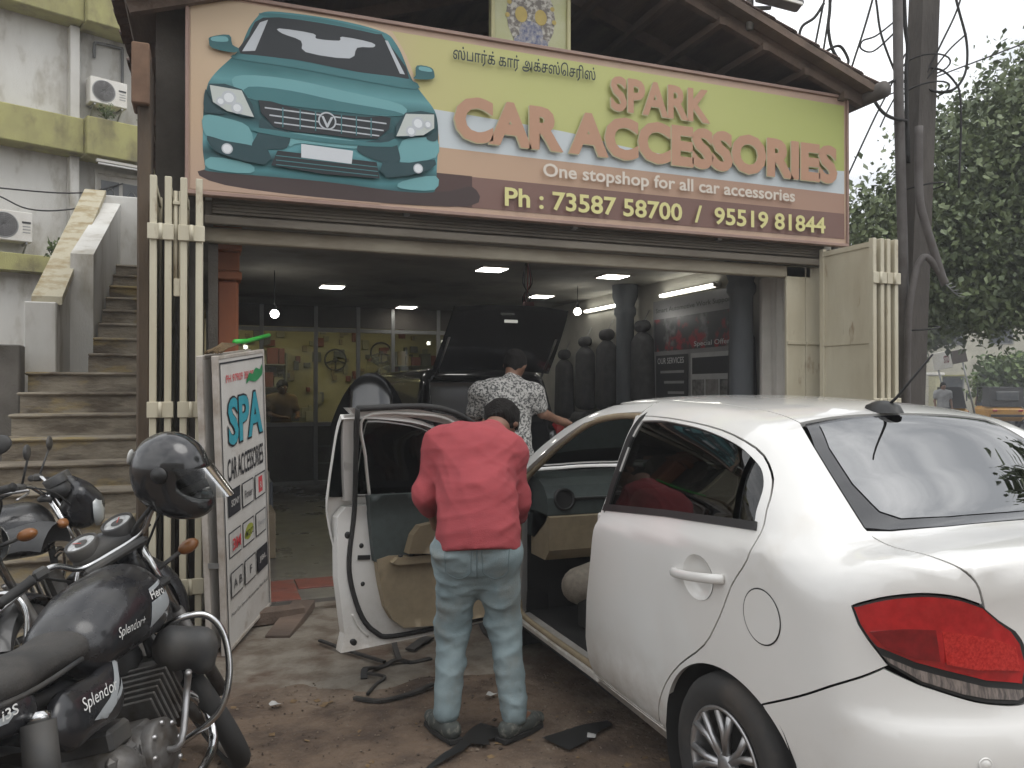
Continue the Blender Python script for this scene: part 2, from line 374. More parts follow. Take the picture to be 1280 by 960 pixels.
box('wall_post', (.0,5.66,0), (.06,5.8,2.52), m_void, shop)
oc = MB().box((.05,5.95,FZ),(.2,6.15,2.3),.02).build('orange_column', m_orange, shop)
MB().box((.03,5.92,2.3),(.22,6.18,2.36),.01).box((.045,5.94,2.36),(.205,6.16,2.5),.01).box((.03,5.92,2.5),(.22,6.18,2.82),.01).build('capital', mat('orange_cap', (.34,.12,.05), .7), oc)
def column(x, y, r, m, name='column'):
    c = MB().lathe([(r,FZ),(r,2.42),(r*1.25,2.46),(r*1.25,2.52),(r*1.05,2.56),(r*1.45,2.68),(r*1.45,2.82)], 20, Matrix.Translation((x,y,0))).build(name, m, shop); return c
column(4.75, 6.35, .11, m_bluegrey); column(4.82, 8.75, .11, m_bluegrey)
for (a, b_) in ((4.66,4.86),(4.865,5.06)):
    pn = MB().box((a,5.60,.05),(b_,5.63,2.6),.004).build('fixed_panel', m_cream, shop)
    MB().box((a+.005,5.588,1.92),(b_-.005,5.6,1.95),.002).build('rail', m_cream, pn)
# worn floor edge: red tiles along the threshold
m_redt = mat('red_tile', (.25,.075,.05), .6, c2=(.16,.055,.04), sc=8, c3=(.2,.17,.14), sc3=4, lo3=.55, hi3=.65)
th = MB().box((-.05,5.6,-.02),(5.3,5.72,.045)).build('threshold', m_apron, shop)
tilem = MB().box((0,0,0),(.29,.29,.014),.003).mesh('tile')
for i in range(17):
    for j in range(2):
        if random.random() < .12: continue
        t_ = link('tile', tilem, m_redt if j == 0 or random.random() < .4 else m_apron, th, True); t_.location = Vector((.02+i*.3, 5.73+j*.3, FZ-.006+random.uniform(-.002,.003)))-shop.location
        if not tilem.materials: tilem.materials.append(m_redt)
# glass partition at the back of the work bay
m_alu = mat('aluminium', (.3,.3,.29), .4, .6)
m_pane = glass('shop_pane', (.8,.82,.75))
part = thing('glass_partition', 'aluminium framed glass partition wall at the back of the shop', 'partition', (2.5,12.6,FZ))
xs = [.0,.75,1.55,2.2,2.75,3.5,4.3,5.05]
for x in xs: MB().box((x-.03,12.57,FZ),(x+.03,12.63,2.82),.004).build('mullion', m_alu, part)
for z in (FZ+.03, 1.0, 2.45): MB().box((-.02,12.575,z-.03),(5.05,12.625,z+.03),.004).build('rail', m_alu, part)
MB().box((-.02,12.58,2.49),(5.05,12.62,2.82)).build('top_panel', m_void, part)
for i in range(len(xs)-1):
    a, b_ = xs[i]+.032, xs[i+1]-.032
    MB().box((a,12.597,1.034),(b_,12.603,2.416)).build('pane', m_pane, part)
    if i in (2,3,4): MB().box((a,12.597,FZ+.064),(b_,12.603,.966)).build('pane', m_pane, part)
    else: MB().box((a,12.59,FZ+.064),(b_,12.61,.966)).build('panel', m_void, part)
# back room finish behind the glass (pale yellow)
box('back_room_wall', (-.05,15.6,FZ), (5.05,15.75,2.8), mat('yellow_wall', (.5,.47,.31), .8, c2=(.36,.33,.22), sc=1), shop)

# ---------------------------------------------------------------- roof with clay tiles
roof = MB()
SL = .34
def roof_slope(side):
    x_e, z_e = (5.34, 4.13) if side > 0 else (-.5, 3.98)
    xr = 2.42; zr = z_e+SL*abs(x_e-xr); y0, y1 = 5.3, 12
    A, B = Vector((x_e,0,z_e)), Vector((xr,0,zr)); d = (B-A).normalized(); up = Vector((-d.z*(1 if d.x > 0 else -1),0,abs(d.x)))
    deck = MB().add([A+Y3*y0, B+Y3*y0, B+Y3*y1, A+Y3*y1, A+Y3*y0-up*.05, B+Y3*y0-up*.05, B+Y3*y1-up*.05, A+Y3*y1-up*.05],
        [(0,1,2,3),(7,6,5,4),(0,4,5,1),(3,2,6,7),(0,3,7,4),(1,5,6,2)]).build('roof', m_wood, shop)
    for k in range(9):   # rafters under the deck
        y = y0+.12+k*.75; MB().bar(A+Y3*y-up*.1, B+Y3*y-up*.1, .06, .1, up).build('rafter', m_wood, deck)
    # country tiles: rows run along the eave, the courses overlap up the slope
    tm = MB()
    prof = [(-.085,.0),(-.06,.028),(-.02,.045),(.02,.045),(.06,.028),(.085,.0)]
    vs = []; n = len(prof)
    for t in (0,1):
        for (u, h) in prof: vs.append((t*.30, u*(1 if t == 0 else .86), h+(.02 if t == 0 else 0)))
    for t in (0,1):
        for (u, h) in prof: vs.append((t*.30, u*(1 if t == 0 else .86), h-.014+(.02 if t == 0 else 0)))
    fs = [(i, i+1, n+i+1, n+i) for i in range(n-1)]+[(2*n+i+1, 2*n+i, 3*n+i, 3*n+i+1) for i in range(n-1)]+[(i+1, i, 2*n+i, 2*n+i+1) for i in range(n-1)]+[(n+i, n+i+1, 3*n+i+1, 3*n+i) for i in range(n-1)]
    tme = MB().add(vs, fs).mesh('tile'); tme.materials.append(m_clay)
    zax = d.cross(Y3)*(1 if d.cross(Y3).z > 0 else -1)
    L_ = (B-A).length; nr = int(L_/.24); ny = 9
    for i in range(nr+1):
        for j in range(ny):
            p = A+d*(i*.24-.06)+Y3*(y0-.04+.085+j*.165)+up*.004-shop.location
            x = d; y = zax.cross(x); M_ = Matrix(((x.x,y.x,zax.x,p.x),(x.y,y.y,zax.y,p.y),(x.z,y.z,zax.z,p.z),(0,0,0,1)))
            t_ = bpy.data.objects.new('tile', tme); COL.objects.link(t_); t_.parent = deck
            t_.matrix_local = M_ @ Matrix.Rotation(random.uniform(-.05,.05),4,'Z') @ Matrix.Translation((random.uniform(-.012,.012),0,random.uniform(0,.008)))
    rest = MB()
    for i in range(nr+1):
        for j in range(ny, 38):
            p = A+d*(i*.24-.06)+Y3*(y0-.04+.085+j*.165)+up*.004; x = d; y = zax.cross(x)
            rest.add(vs, fs[:n-1]+fs[2*(n-1):3*(n-1)], False, Matrix(((x.x,y.x,zax.x,p.x),(x.y,y.y,zax.y,p.y),(x.z,y.z,zax.z,p.z),(0,0,0,1))))
    r_ = rest.build('far_tiles', m_clay, deck); r_['kind'] = 'stuff'
    # fascia pipe along the verge
    MB().bar(A+Y3*(y0-.03)-up*.04-d*.02, B+Y3*(y0-.03)-up*.02, .03, .06, up).build('verge_board', m_wood, deck)
roof_slope(1); roof_slope(-1)
MB().tube([(5.36,5.2,4.08),(5.36,12,4.08)], .07, 10).build('gutter', mat('gutter', (.1,.085,.075), .7), shop)
for i in range(6):   # purlins seen under the overhang on the right
    x = 3.0+i*.42; z = 4.13+SL*(5.34-x)-.16
    MB().box((x-.03,5.36,z-.03),(x+.03,7.85,z+.03)).build('purlin', m_wood, shop)
fl = thing('flood_light', 'rectangular flood lamp on the edge of the tiled roof', 'lamp', (4.28,5.35,4.62))
MB().cbox((4.32,5.3,4.76),(.42,.12,.24),.02,Matrix.Rotation(R(-25),4,'X')@Matrix.Rotation(R(4),4,'Y')).build('housing', mat('grey_metal', (.25,.25,.25), .5,.4), fl)
MB().cbox((4.32,5.235,4.73),(.36,.012,.18),.003,Matrix.Rotation(R(-25),4,'X')@Matrix.Rotation(R(4),4,'Y')).build('lens', mat('lamp_lens', (.55,.53,.48), .25), fl)
MB().tube([(4.1,5.36,4.45),(4.1,5.36,5.3)], .03, 8).tube([(4.1,5.36,4.62),(4.3,5.36,4.66)], .018, 6).build('bracket', m_alu, fl)
# ================================================================ shop sign
sign = thing('shop_signboard', 'large printed shop signboard with teal car picture above the open shop front', 'signboard', (2.55,5.45,2.79))
m_print = lambda n, c, **k: mat('print_'+n, c, .55, c2=tuple(v*.93 for v in c), sc=1.5, **k)
SY = 5.44
MB().box((-.12,SY,2.79),(5.16,5.47,4.045)).build('panel', mat('print_tan', (.5,.35,.25), .55, c2=(.43,.3,.23), sc=.7, c3=(.54,.41,.28), sc3=.5), sign)
fr = MB()
for lo, hi in (((-.14,5.42,4.045),(5.18,5.49,4.07)),((-.14,5.42,2.765),(5.18,5.49,2.79)),((-.14,5.42,2.79),(-.12,5.49,4.045)),((5.16,5.42,2.79),(5.18,5.49,4.045))):
    MB().box(lo, hi, .003).build('frame', mat('frame_pink', (.33,.22,.18), .6), sign)
bk = MB()
for x in (0,1.3,2.6,3.9,5.1): bk.box((x-.02,5.49,2.75),(x+.02,5.53,4.04))
for z in (2.9,3.9): bk.box((-.1,5.53,z-.02),(5.14,5.57,z+.02))
bk.build('back_frame', m_alu, sign)
def gprint(name, stops, axis='z', wob=.05, r=.55):
    """printed ink whose colour runs through stops (coordinate on the board, colour)"""
    mt = mat('print_'+name, stops[0][1], r); t = mt.node_tree; b = t.nodes['Principled BSDF']; L = t.links.new
    tcn = t.nodes.new('ShaderNodeTexCoord'); sp = t.nodes.new('ShaderNodeSeparateXYZ'); nzn = t.nodes.new('ShaderNodeTexNoise'); nzn.inputs['Scale'].default_value = 2.5; ad = t.nodes.new('ShaderNodeMath'); ad.operation = 'MULTIPLY_ADD'; ad.inputs[1].default_value = wob*2
    mr = t.nodes.new('ShaderNodeMapRange'); mr.inputs[1].default_value = stops[0][0]; mr.inputs[2].default_value = stops[-1][0]; rp_ = t.nodes.new('ShaderNodeValToRGB'); cr_ = rp_.color_ramp
    L(tcn.outputs['Object'], sp.inputs[0]); L(tcn.outputs['Object'], nzn.inputs['Vector']); L(nzn.outputs['Fac'], ad.inputs[0]); L(sp.outputs['XYZ'.index(axis.upper())], ad.inputs[2]); L(ad.outputs[0], mr.inputs[0]); L(mr.outputs[0], rp_.inputs[0])
    a0, a1 = stops[0][0], stops[-1][0]
    while len(cr_.elements) < len(stops): cr_.elements.new(.5)
    for e, (p, c) in zip(cr_.elements, stops): e.position = (p-a0)/(a1-a0); e.color = (*c, 1)
    L(rp_.outputs[0], b.inputs['Base Color']); return mt
lay = [0]
def pp(name, pts, m, off=None):
    lay[0] += 1; y = SY-.0012-.0004*lay[0] if off is None else SY-off
    n = len(pts); a = sum(pts[i][0]*pts[(i+1)%n][1]-pts[(i+1)%n][0]*pts[i][1] for i in range(n))
    if a < 0: pts = pts[::-1]
    return MB().add([(x,y,z) for x,z in pts], [tuple(range(n))]).build(name, m, sign)
def smooth2(pts, n=4, closed=True): return [(p.x, p.y) for p in curve_pts([(x,z,0) for x,z in pts], n, closed)]
pp('green_field', [(1.0,4.005),(5.14,3.985),(5.14,3.3),(1.0,3.4)], gprint('green', [(-1.6,(.52,.40,.25)),(-1.1,(.50,.46,.2)),(-.3,(.47,.48,.18)),(1.2,(.46,.48,.17)),(2.6,(.40,.44,.13))],'x'))
pp('pale_band', smooth2([(1.0,3.4),(1.3,3.5),(1.5,3.50),(2.45,3.46),(3.0,3.4),(3.57,3.37),(4.3,3.38)],6,False)+[(5.14,3.42),(5.14,3.22),(1.0,3.24)], m_print('pale', (.55,.60,.62)))
pp('tan_band', [(1.0,3.24),(5.14,3.22),(5.14,3.05),(1.0,3.05)], gprint('tan2', [(-1.6,(.52,.36,.24)),(2.6,(.36,.22,.16))],'x'))
pp('brown_band', [(1.76,3.05),(5.14,3.05),(5.14,2.83),(1.76,2.83)], m_print('brown', (.19,.105,.085)))
pp('dark_band', [(1.1,3.055),(1.76,3.055),(1.76,2.83),(1.1,2.83)], m_print('darkbrown', (.07,.035,.03)))
pp('left_field', [(-.11,4.03),(.9,4.03)]+smooth2([(1.18,4.0),(1.28,3.85),(1.38,3.6),(1.5,3.4),(1.51,3.1),(1.4,2.9),(1.1,2.83)],3,False)+[(1.1,2.8),(-.11,2.8)], gprint('tan3', [(0,(.42,.29,.22)),(.5,(.53,.38,.25)),(1.25,(.56,.43,.29))]))
teal = gprint('teal', [(.13,(.01,.05,.06)),(.2,(.06,.22,.24)),(.28,(.012,.06,.07)),(.36,(.10,.30,.33)),(.46,(.05,.19,.21)),(.54,(.012,.065,.075)),(.68,(.02,.10,.11)),(.78,(.11,.30,.32)),(.88,(.03,.14,.15)),(1.0,(.02,.10,.11)),(1.25,(.07,.24,.26))], 'z', .04); tealL = m_print('teal_light', (.15,.36,.38)); tealM = m_print('teal_mid', (.045,.17,.185)); tealD = m_print('teal_dark', (.012,.05,.06)); blk = m_print('black', (.012,.016,.02)); gry = m_print('grey', (.5,.53,.56)); wht = m_print('white', (.72,.75,.77))
pp('car_shadow', smooth2([(-.02,2.93),(.72,2.93),(1.49,2.92),(1.76,2.98),(1.74,2.84),(.89,2.81),(.1,2.84)]), m_print('shadow', (.05,.03,.028)))
pp('car_body', smooth2([(.33,3.99),(.43,4.01),(.69,4.02),(.96,4.01),(1.14,3.98),(1.2,3.93),(1.25,3.85),(1.32,3.69),(1.4,3.59),(1.47,3.51),(1.5,3.44),(1.51,3.31),(1.5,3.09),(1.49,2.94),(1.44,2.91),(1.22,2.9),(.72,2.92),(.28,2.92),(.0,2.92),(-.02,2.95),(-.035,3.05),(-.035,3.17),(-.03,3.34),(-.01,3.46),(.01,3.51),(.06,3.58),(.14,3.67),(.19,3.74),(.24,3.87),(.29,3.95)],3), teal)
pp('car_roof', smooth2([(.33,3.985),(.69,4.01),(1.1,3.98),(1.07,3.97),(.69,3.985),(.36,3.965)]), tealM)
pp('car_windscreen', smooth2([(.33,3.955),(.69,3.98),(1.07,3.965),(1.12,3.95),(1.3,3.69),(.89,3.69),(.52,3.71),(.19,3.7),(.24,3.82)],3), blk)
pp('car_rear_view', smooth2([(.43,3.9),(.65,3.9),(.67,3.87),(.82,3.88),(.84,3.91),(1.04,3.9),(1.05,3.87),(.94,3.85),(.89,3.77),(.6,3.77),(.57,3.84),(.45,3.87)],3), gry)
pp('car_pillar', [(.2,3.715),(.31,3.92),(.36,3.945),(.28,3.73)], gry); pp('car_pillar', [(1.13,3.93),(1.15,3.93),(1.27,3.715),(1.235,3.715)], gry)
pp('car_hood_edge', smooth2([(.19,3.695),(.52,3.705),(.89,3.685),(1.3,3.685),(1.34,3.62),(.89,3.635),(.52,3.655),(.16,3.66)],3), tealM)
pp('car_hood_shine', smooth2([(.2,3.56),(.5,3.575),(.9,3.54),(1.25,3.5),(1.23,3.42),(.82,3.4),(.27,3.41),(.14,3.5)],3), tealL)
pp('car_hood_shade', smooth2([(.24,3.49),(.5,3.5),(.82,3.47),(1.2,3.45),(1.23,3.42),(.82,3.4),(.27,3.41)],3), tealM)
for q in ([(-.03,3.27),(.1,3.27),(.24,3.23),(.26,3.1),(.1,3.1),(-.02,3.15)], [(.48,3.22),(.75,3.22),(.96,3.21),(.92,3.16),(.57,3.16),(.5,3.13)], [(1.25,3.25),(1.4,3.29),(1.5,3.29),(1.49,3.16),(1.24,3.1)], [(.01,3.01),(.25,2.99),(.25,2.93),(0,2.935)], [(1.25,2.97),(1.49,3.03),(1.48,2.93),(1.24,2.92)]): pp('car_bumper_shine', smooth2(q,3), tealL)
for q in ([(.26,3.1),(.3,3.2),(.32,3.3),(.42,3.24),(.5,3.22),(.48,3.12),(.38,3.1)], [(.96,3.2),(1.08,3.24),(1.18,3.3),(1.22,3.2),(1.23,3.1),(1.1,3.09),(.95,3.14)], [(-.02,3.44),(.02,3.36),(.1,3.3),(.02,3.29),(-.03,3.3)], [(1.5,3.42),(1.49,3.34),(1.42,3.29),(1.47,3.27),(1.505,3.3)]): pp('car_body_shade', smooth2(q,3), tealD)
pp('car_chin', smooth2([(.3,3.23),(.72,3.21),(1.1,3.22),(1.2,3.26),(1.18,3.2),(.72,3.18),(.3,3.2)],3), tealM)
pp('car_grille', smooth2([(.3,3.41),(.5,3.39),(.72,3.375),(1.0,3.385),(1.17,3.4),(1.08,3.245),(.72,3.235),(.4,3.245)],2), blk)
for a, b_ in (((.34,3.37),(1.14,3.36)),((.37,3.325),(1.12,3.31)),((.40,3.28),(1.09,3.27))): pp('grille_bar', [a, b_, (b_[0],b_[1]-.009), (a[0],a[1]-.009)], gry)
for x in (.45,.56,.66,.83,.93,1.03): pp('grille_bar', [(x,3.38),(x+.008,3.38),(x+.008,3.25),(x,3.25)], tealM)
ring = lambda cx, cz, r, n=24, e=1: [(cx+r*math.cos(2*PI*i/n), cz+e*r*math.sin(2*PI*i/n)) for i in range(n)]
pp('car_emblem', ring(.74,3.325,.06), gry); pp('car_emblem', ring(.74,3.325,.05), blk); pp('car_emblem', [(.70,3.355),(.716,3.355),(.74,3.305),(.764,3.355),(.78,3.355),(.745,3.28),(.735,3.28)], gry)
for q, c in (([(.0,3.47),(.2,3.46),(.28,3.29),(.11,3.31),(.02,3.36)],[(.12,3.4),(.17,3.34),(.07,3.37)]), ([(1.27,3.44),(1.48,3.46),(1.48,3.36),(1.4,3.3),(1.2,3.27)],[(1.36,3.38),(1.31,3.32),(1.43,3.38)])):
    pp('car_headlight', smooth2([(x, z+.004) for x, z in q],2), tealD); pp('car_headlight', [(x*.96+sum(a for a,_ in q)/5*.04, z*.96+sum(b for _,b in q)/5*.04) for x, z in q], m_print('lamp', (.52,.56,.53)))
    for k, (x, z) in enumerate(c): pp('car_headlight', ring(x,z,.045-.008*k), gry); pp('car_headlight', ring(x,z,.03-.006*k), wht)
for q, c in (([(-.01,3.14),(.09,3.12),(.36,3.09),(.34,2.99),(.08,3.03),(.01,3.08)],(.11,3.07)), ([(1.11,3.08),(1.3,3.1),(1.48,3.14),(1.44,3.06),(1.14,2.98)],(1.36,3.065))):
    pp('car_fog_lamp', smooth2(q,2), tealD); pp('car_fog_lamp', ring(*c,.034), gry); pp('car_fog_lamp', ring(*c,.026), wht)
pp('car_lower_grille', [(.42,3.09),(1.07,3.08),(1.09,2.97),(.72,2.965),(.38,2.99)], blk)
for z in (3.06,3.03,3.0): pp('grille_bar', [(.41,z),(1.08,z-.01),(1.08,z-.016),(.41,z-.006)], tealM)
pp('car_number_plate', [(.57,3.15),(.91,3.14),(.9,3.05),(.57,3.06)], m_print('plate', (.62,.65,.68)))
pp('car_mirror', smooth2([(.01,3.77),(.12,3.8),(.14,3.74),(.18,3.72),(.15,3.69),(.02,3.7),(.0,3.74)],3), teal); pp('car_mirror', smooth2([(.02,3.77),(.1,3.785),(.11,3.755),(.02,3.745)],3), tealL)
pp('car_mirror', smooth2([(1.35,3.78),(1.45,3.78),(1.475,3.74),(1.46,3.7),(1.33,3.685),(1.34,3.71)],3), teal); pp('car_mirror', smooth2([(1.37,3.775),(1.44,3.775),(1.455,3.75),(1.37,3.75)],3), tealL)
TY = SY-.0012-.0004*(lay[0]+2)
def stext(s, name, fit, m, bold=0, dy=0): return text(s, name, fit, (0,TY-dy,0), (1,0,0), (0,0,1), m, sign, bold)
m_or = m_print('orange', (.46,.26,.165)); m_orS = m_print('letter_shadow', (.40,.37,.22))
stext('SPARK', 'letter_shadow', (2.85,3.745,3.648,3.918), m_orS, .035); stext('SPARK', 'letters', (2.86,3.755,3.655,3.925), m_or, .035, .0006)
stext('CAR ACCESSORIES', 'letter_shadow', (1.61,5.03,3.281,3.608), m_orS, .05); stext('CAR ACCESSORIES', 'letters', (1.62,5.04,3.288,3.615), m_or, .05, .0006)
stext('One stopshop for all car accessories', 'letters', (2.3,4.59,3.07,3.2), m_print('cream', (.66,.60,.52)), .02)
stext('Ph : 73587 58700  /  95519 81844', 'letters', (2.0,4.91,2.855,2.995), m_print('yellow', (.66,.62,.27)), .022)
# the Tamil line, in visual glyph order
stext('ஸ்பார்க் கார் அக்சஸ்ெசரிஸ்', 'letters', (1.61,2.73,3.84,3.965), m_print('ink', (.02,.03,.03)), .012)
# framed devotional picture standing behind the board
pic = thing('framed_picture', 'tall framed devotional picture of a silver ornamented figure above the signboard', 'picture', (2.28,5.6,3.9))
MB().box((1.98,5.6,3.9),(2.58,5.63,4.95)).build('print', mat('pic_green', (.42,.43,.2), .5, c2=(.5,.5,.33), sc=3), pic)
for lo, hi in (((1.955,5.58,3.9),(1.985,5.64,4.97)),((2.575,5.58,3.9),(2.605,5.64,4.97)),((1.985,5.58,4.945),(2.575,5.64,4.97))): MB().box(lo,hi,.004).build('frame', mat('pic_frame', (.5,.47,.25), .5), pic)
pm = MB(); q = MB(); rnd = random.Random(4)
def disc(mb, cx, cz, rx, rz, k): mb.add([(cx+rx*math.cos(2*PI*i/16), 5.598-.0006*k, cz+rz*math.sin(2*PI*i/16)) for i in range(16)], [tuple(range(16))])
disc(pm,2.28,4.36,.2,.27,1); disc(pm,2.28,4.62,.12,.13,2)
pm.build('figure', mat('pic_silver', (.5,.48,.42), .5, c2=(.16,.14,.12), sc=22, lo=.42, hi=.55), pic)
for x in (2.2,2.36): disc(q,x,4.36,.05,.06,5)
for a in range(9): disc(q, 2.28+.19*math.cos(a*PI/8), 4.34+.26*math.sin(a*PI/8), .018,.018, 6)
for k in range(11): MB().add(q.v[16*k:16*k+16],[tuple(range(16))]).build('ornament', mat('pic_gold', (.5,.38,.1), .5), pic)
q2 = MB(); disc(q2,2.28,4.22,.1,.1,7); disc(q2,2.2,4.16,.06,.04,8); disc(q2,2.36,4.16,.06,.04,8); q2.build('drapery', mat('pic_blue', (.08,.1,.2), .5, c2=(.4,.38,.36), sc=30), pic)
# ================================================================ folding steel gates, left and right of the opening
def gate(label, x, leaves, sgn, group):
    """leaves folded back like a concertina, edges towards the street; angle-iron frames with sheet infill"""
    gt = thing('folding_gate', label, 'gate', (x[0],5.5,0), group=group)
    for i, xx in enumerate(x):
        w_ = .0185; y0, y1 = 4.9, 5.5
        for (a, b_) in ((y0,y0+.05),(y1-.05,y1)): MB().box((xx-w_,a,.04),(xx+w_,b_,2.735),.004).build('stile', m_cream, gt)
        for z in (.06,.9,1.92,2.69): MB().box((xx-w_+.004,y0+.05,z-.02),(xx+w_-.004,y1-.05,z+.02)).build('cross_rail', m_cream, gt)
        MB().box((xx-.004,y0+.05,.08),(xx+.004,y1-.05,2.67)).build('sheet', m_cream, gt)
    for i in range(0, len(x)-1, 2):
        for z in (.413,1.417,2.418):
            h = MB().box((x[i]-.03,4.885,z-.045),(x[i+1]+.03,4.897,z+.045),.003).build('hinge_plate', m_cream, gt)
            MB().tube([((x[i]+x[i+1])/2,4.882,z-.045),((x[i]+x[i+1])/2,4.882,z+.045)],.011,8).build('hinge_pin', m_cream, h)
    return gt
gl_ = gate('cream steel folding gate stacked at the left, beside the lettered board', [-.29,-.213,-.132,-.05], 4, 1, 'folding gates')
bm = MB().tube([(-.175,4.93,2.15),(-.175,4.93,2.66)],.012,8).tube([(-.15,4.93,2.15),(-.15,4.93,2.66)],.01,8).box((-.185,4.915,2.06),(-.14,4.945,2.16),.003).box((-.19,4.91,2.58),(-.135,4.94,2.6),.002).build('lock_bar', m_cream, gl_)
gr_ = gate('cream steel folding gate stacked at the right, beside the utility pole', [4.94,5.02,5.085,5.165], 4, 1, 'folding gates')

# ================================================================ lettered board standing by the gate
m_bwhite = mat('board_white', (.62,.60,.57), .5, c2=(.52,.49,.45), sc=2, c3=(.4,.35,.3), sc3=5, lo3=.6, hi3=.75)
spa = thing('standing_sign_board', 'white standing board lettered SPA with rows of logos leaning by the gate', 'sign', (.105,4.78,.03), rot=(0,R(-5.5),R(68.6)))
BW, BH = .80, 1.69
fcol = mat('board_frame', (.5,.46,.42), .55, c2=(.3,.25,.2), sc=6)
for off, nm in ((0,'front_panel'),(.085,'rear_panel')):
    pn = MB().box((.012,off+.004,.012),(BW-.012,off+.026,BH-.012)).build(nm, m_bwhite, spa, True)
    for lo, hi in (((0,off,0),(.022,off+.034,BH)),((BW-.022,off,0),(BW,off+.034,BH)),((.022,off,BH-.022),(BW-.022,off+.034,BH)),((.022,off,0),(BW-.022,off+.034,.022))):
        MB().box(lo, hi, .003).build('frame', fcol, pn, True)
for z in (.62,.3): MB().box((-.004,.03,BH*z),(.0,.09,BH*z+.03)).build('hinge', m_alu, spa, True)
for u in (.0,BW-.06): MB().box((u,.02,-.06 if u > .1 else -.03),(u+.05,.1,.0)).build('foot', m_wood, spa, True)
MB().box((.35,-.25,-.075),(.95,-.1,-.02),.004).build('base_plank', m_wood, spa, True)
pk = lambda n, c: mat('board_'+n, c, .55, c2=tuple(v*.85 for v in c), sc=6)
ink = pk('ink', (.02,.02,.025)); tq_ = pk('teal', (.04,.32,.40)); redb = pk('red', (.6,.06,.07)); 
k_ = [0]
def bp(name, pts, m):
    k_[0] += 1; y = .002-.0007*(k_[0] % 12)-.0007
    n = len(pts); a = sum(pts[i][0]*pts[(i+1)%n][1]-pts[(i+1)%n][0]*pts[i][1] for i in range(n))
    if a < 0: pts = pts[::-1]
    return MB().add([(x,y,z) for x,z in pts], [tuple(range(n))]).build(name, m, spa, True)
def bt2(s, name, fit, m, bold=0, y=.0): return text(s, name, fit, (0,y-.0006,0), (1,0,0), (0,0,1), m, spa, bold, True)
BY = .0035
for lo, hi in (((.03,BH-.05),(.77,BH-.04)),((.03,.03),(.04,BH-.04)),((.76,.03),(.77,BH-.04))): bp('border', [(lo[0],lo[1]),(hi[0],lo[1]),(hi[0],hi[1]),(lo[0],hi[1])], ink)
bt2('PH 97909 38100', 'letters', (.12,.58,1.53,1.575), redb, .008)
sm = [(.44,1.50),(.5,1.56),(.56,1.55),(.62,1.585),(.7,1.57),(.74,1.60),(.745,1.545),(.7,1.52),(.6,1.50),(.5,1.515)]
bp('green_smear', smooth2(sm,3), pk('green', (.03,.25,.09)))
def spa_txt(x0, x1, z0, z1): # blocky serif capitals with an outline
    bt2('SPA', 'letters', (x0-.012,x1+.012,z0-.012,z1+.012), ink, .055, .0); bt2('SPA', 'letters', (x0,x1,z0,z1), tq_, .03, -.0012)
spa_txt(.13,.72,1.17,1.44)
bt2('CAR ACCESSORIES', 'letters', (.10,.72,.97,1.10), ink, .01)
rows = [(.77,[('SONY',1),('Pioneer',0),('R',2)]),(.53,[('3M',3),('MOCO',4),('Sony',5)]),(.30,[('A B',0),('F',0),('JBL',1)])]
for z, cells in rows:
    for i, (s_, kd) in enumerate(cells):
        x0 = .085+i*.225; x1 = x0+.195; z1 = z+.15
        bp('logo_box', [(x0,z),(x1,z),(x1,z1),(x0,z1)], ink)
        inn_ = {0:pk('pale',(.55,.53,.5)),1:pk('black',(.03,.03,.035)),2:pk('pale',(.55,.53,.5)),3:pk('pale',(.55,.53,.5)),4:pk('pale',(.55,.53,.5)),5:pk('pale',(.55,.53,.5))}[kd]
        bp('logo_box', [(x0+.008,z+.008),(x1-.008,z+.008),(x1-.008,z1-.008),(x0+.008,z1-.008)], inn_)
        if kd == 2: bp('logo', [(x0+.06,z+.03),(x1-.06,z+.03),(x1-.06,z1-.02),(x0+.06,z1-.02)], redb)
        if kd == 4: bp('logo', smooth2([(x0+.02,z+.06),(x0+.08,z+.12),(x1-.03,z+.11),(x1-.02,z+.07),(x0+.1,z+.03)],3), pk('olive', (.35,.38,.05)))
        c = {0:ink,1:pk('pale',(.55,.53,.5)),2:pk('pale',(.55,.53,.5)),3:redb,4:ink,5:pk('greyp',(.3,.3,.32))}[kd]
        h_ = .07 if kd == 3 else .04 if kd != 0 else .05
        bt2(s_, 'letters', (x0+(.03 if len(s_) > 1 else .08),x1-(.03 if len(s_) > 1 else .08),z+.075-h_/2,z+.075+h_/2), c, .02 if kd in (1,3) else .004, -.0085)
bt2('Near Car Stereo Accessories, Main Road', 'letters', (.09,.74,.19,.215), ink, 0)
br = thing('hand_broom', 'short broom with bright green handle lying on top of the standing board', 'broom', (.2,5.0,1.76))
fx = lambda u, z, dy=0: Vector((.105,4.78,.03)) + Matrix.Rotation(R(68.6),3,'Z') @ (Matrix.Rotation(R(-5.5),3,'Y') @ Vector((u,dy,z)))
MB().tube([fx(.4,BH+.062,.045),fx(.6,BH+.06,.04),fx(1.0,BH+.085,.03)],[.016,.014,.013],8).build('handle', mat('green_plastic', (.04,.5,.06), .4), br)
bh = MB()
for i in range(60):
    a, b_ = random.uniform(-1,1), random.uniform(-1,1)
    bh.tube([fx(.42+.04*b_,BH+.05,.045+.012*a),fx(.2,BH+.035+.03*(1-abs(a)),.045+.03*a),fx(.02+.06*random.random(),BH+.01+.015*random.random(),.045+.045*a)],.0035,4)
bo = bh.build('bristles', mat('bristle', (.18,.12,.06), .9, c2=(.1,.07,.035), sc=30), br); bo['kind'] = 'stuff'

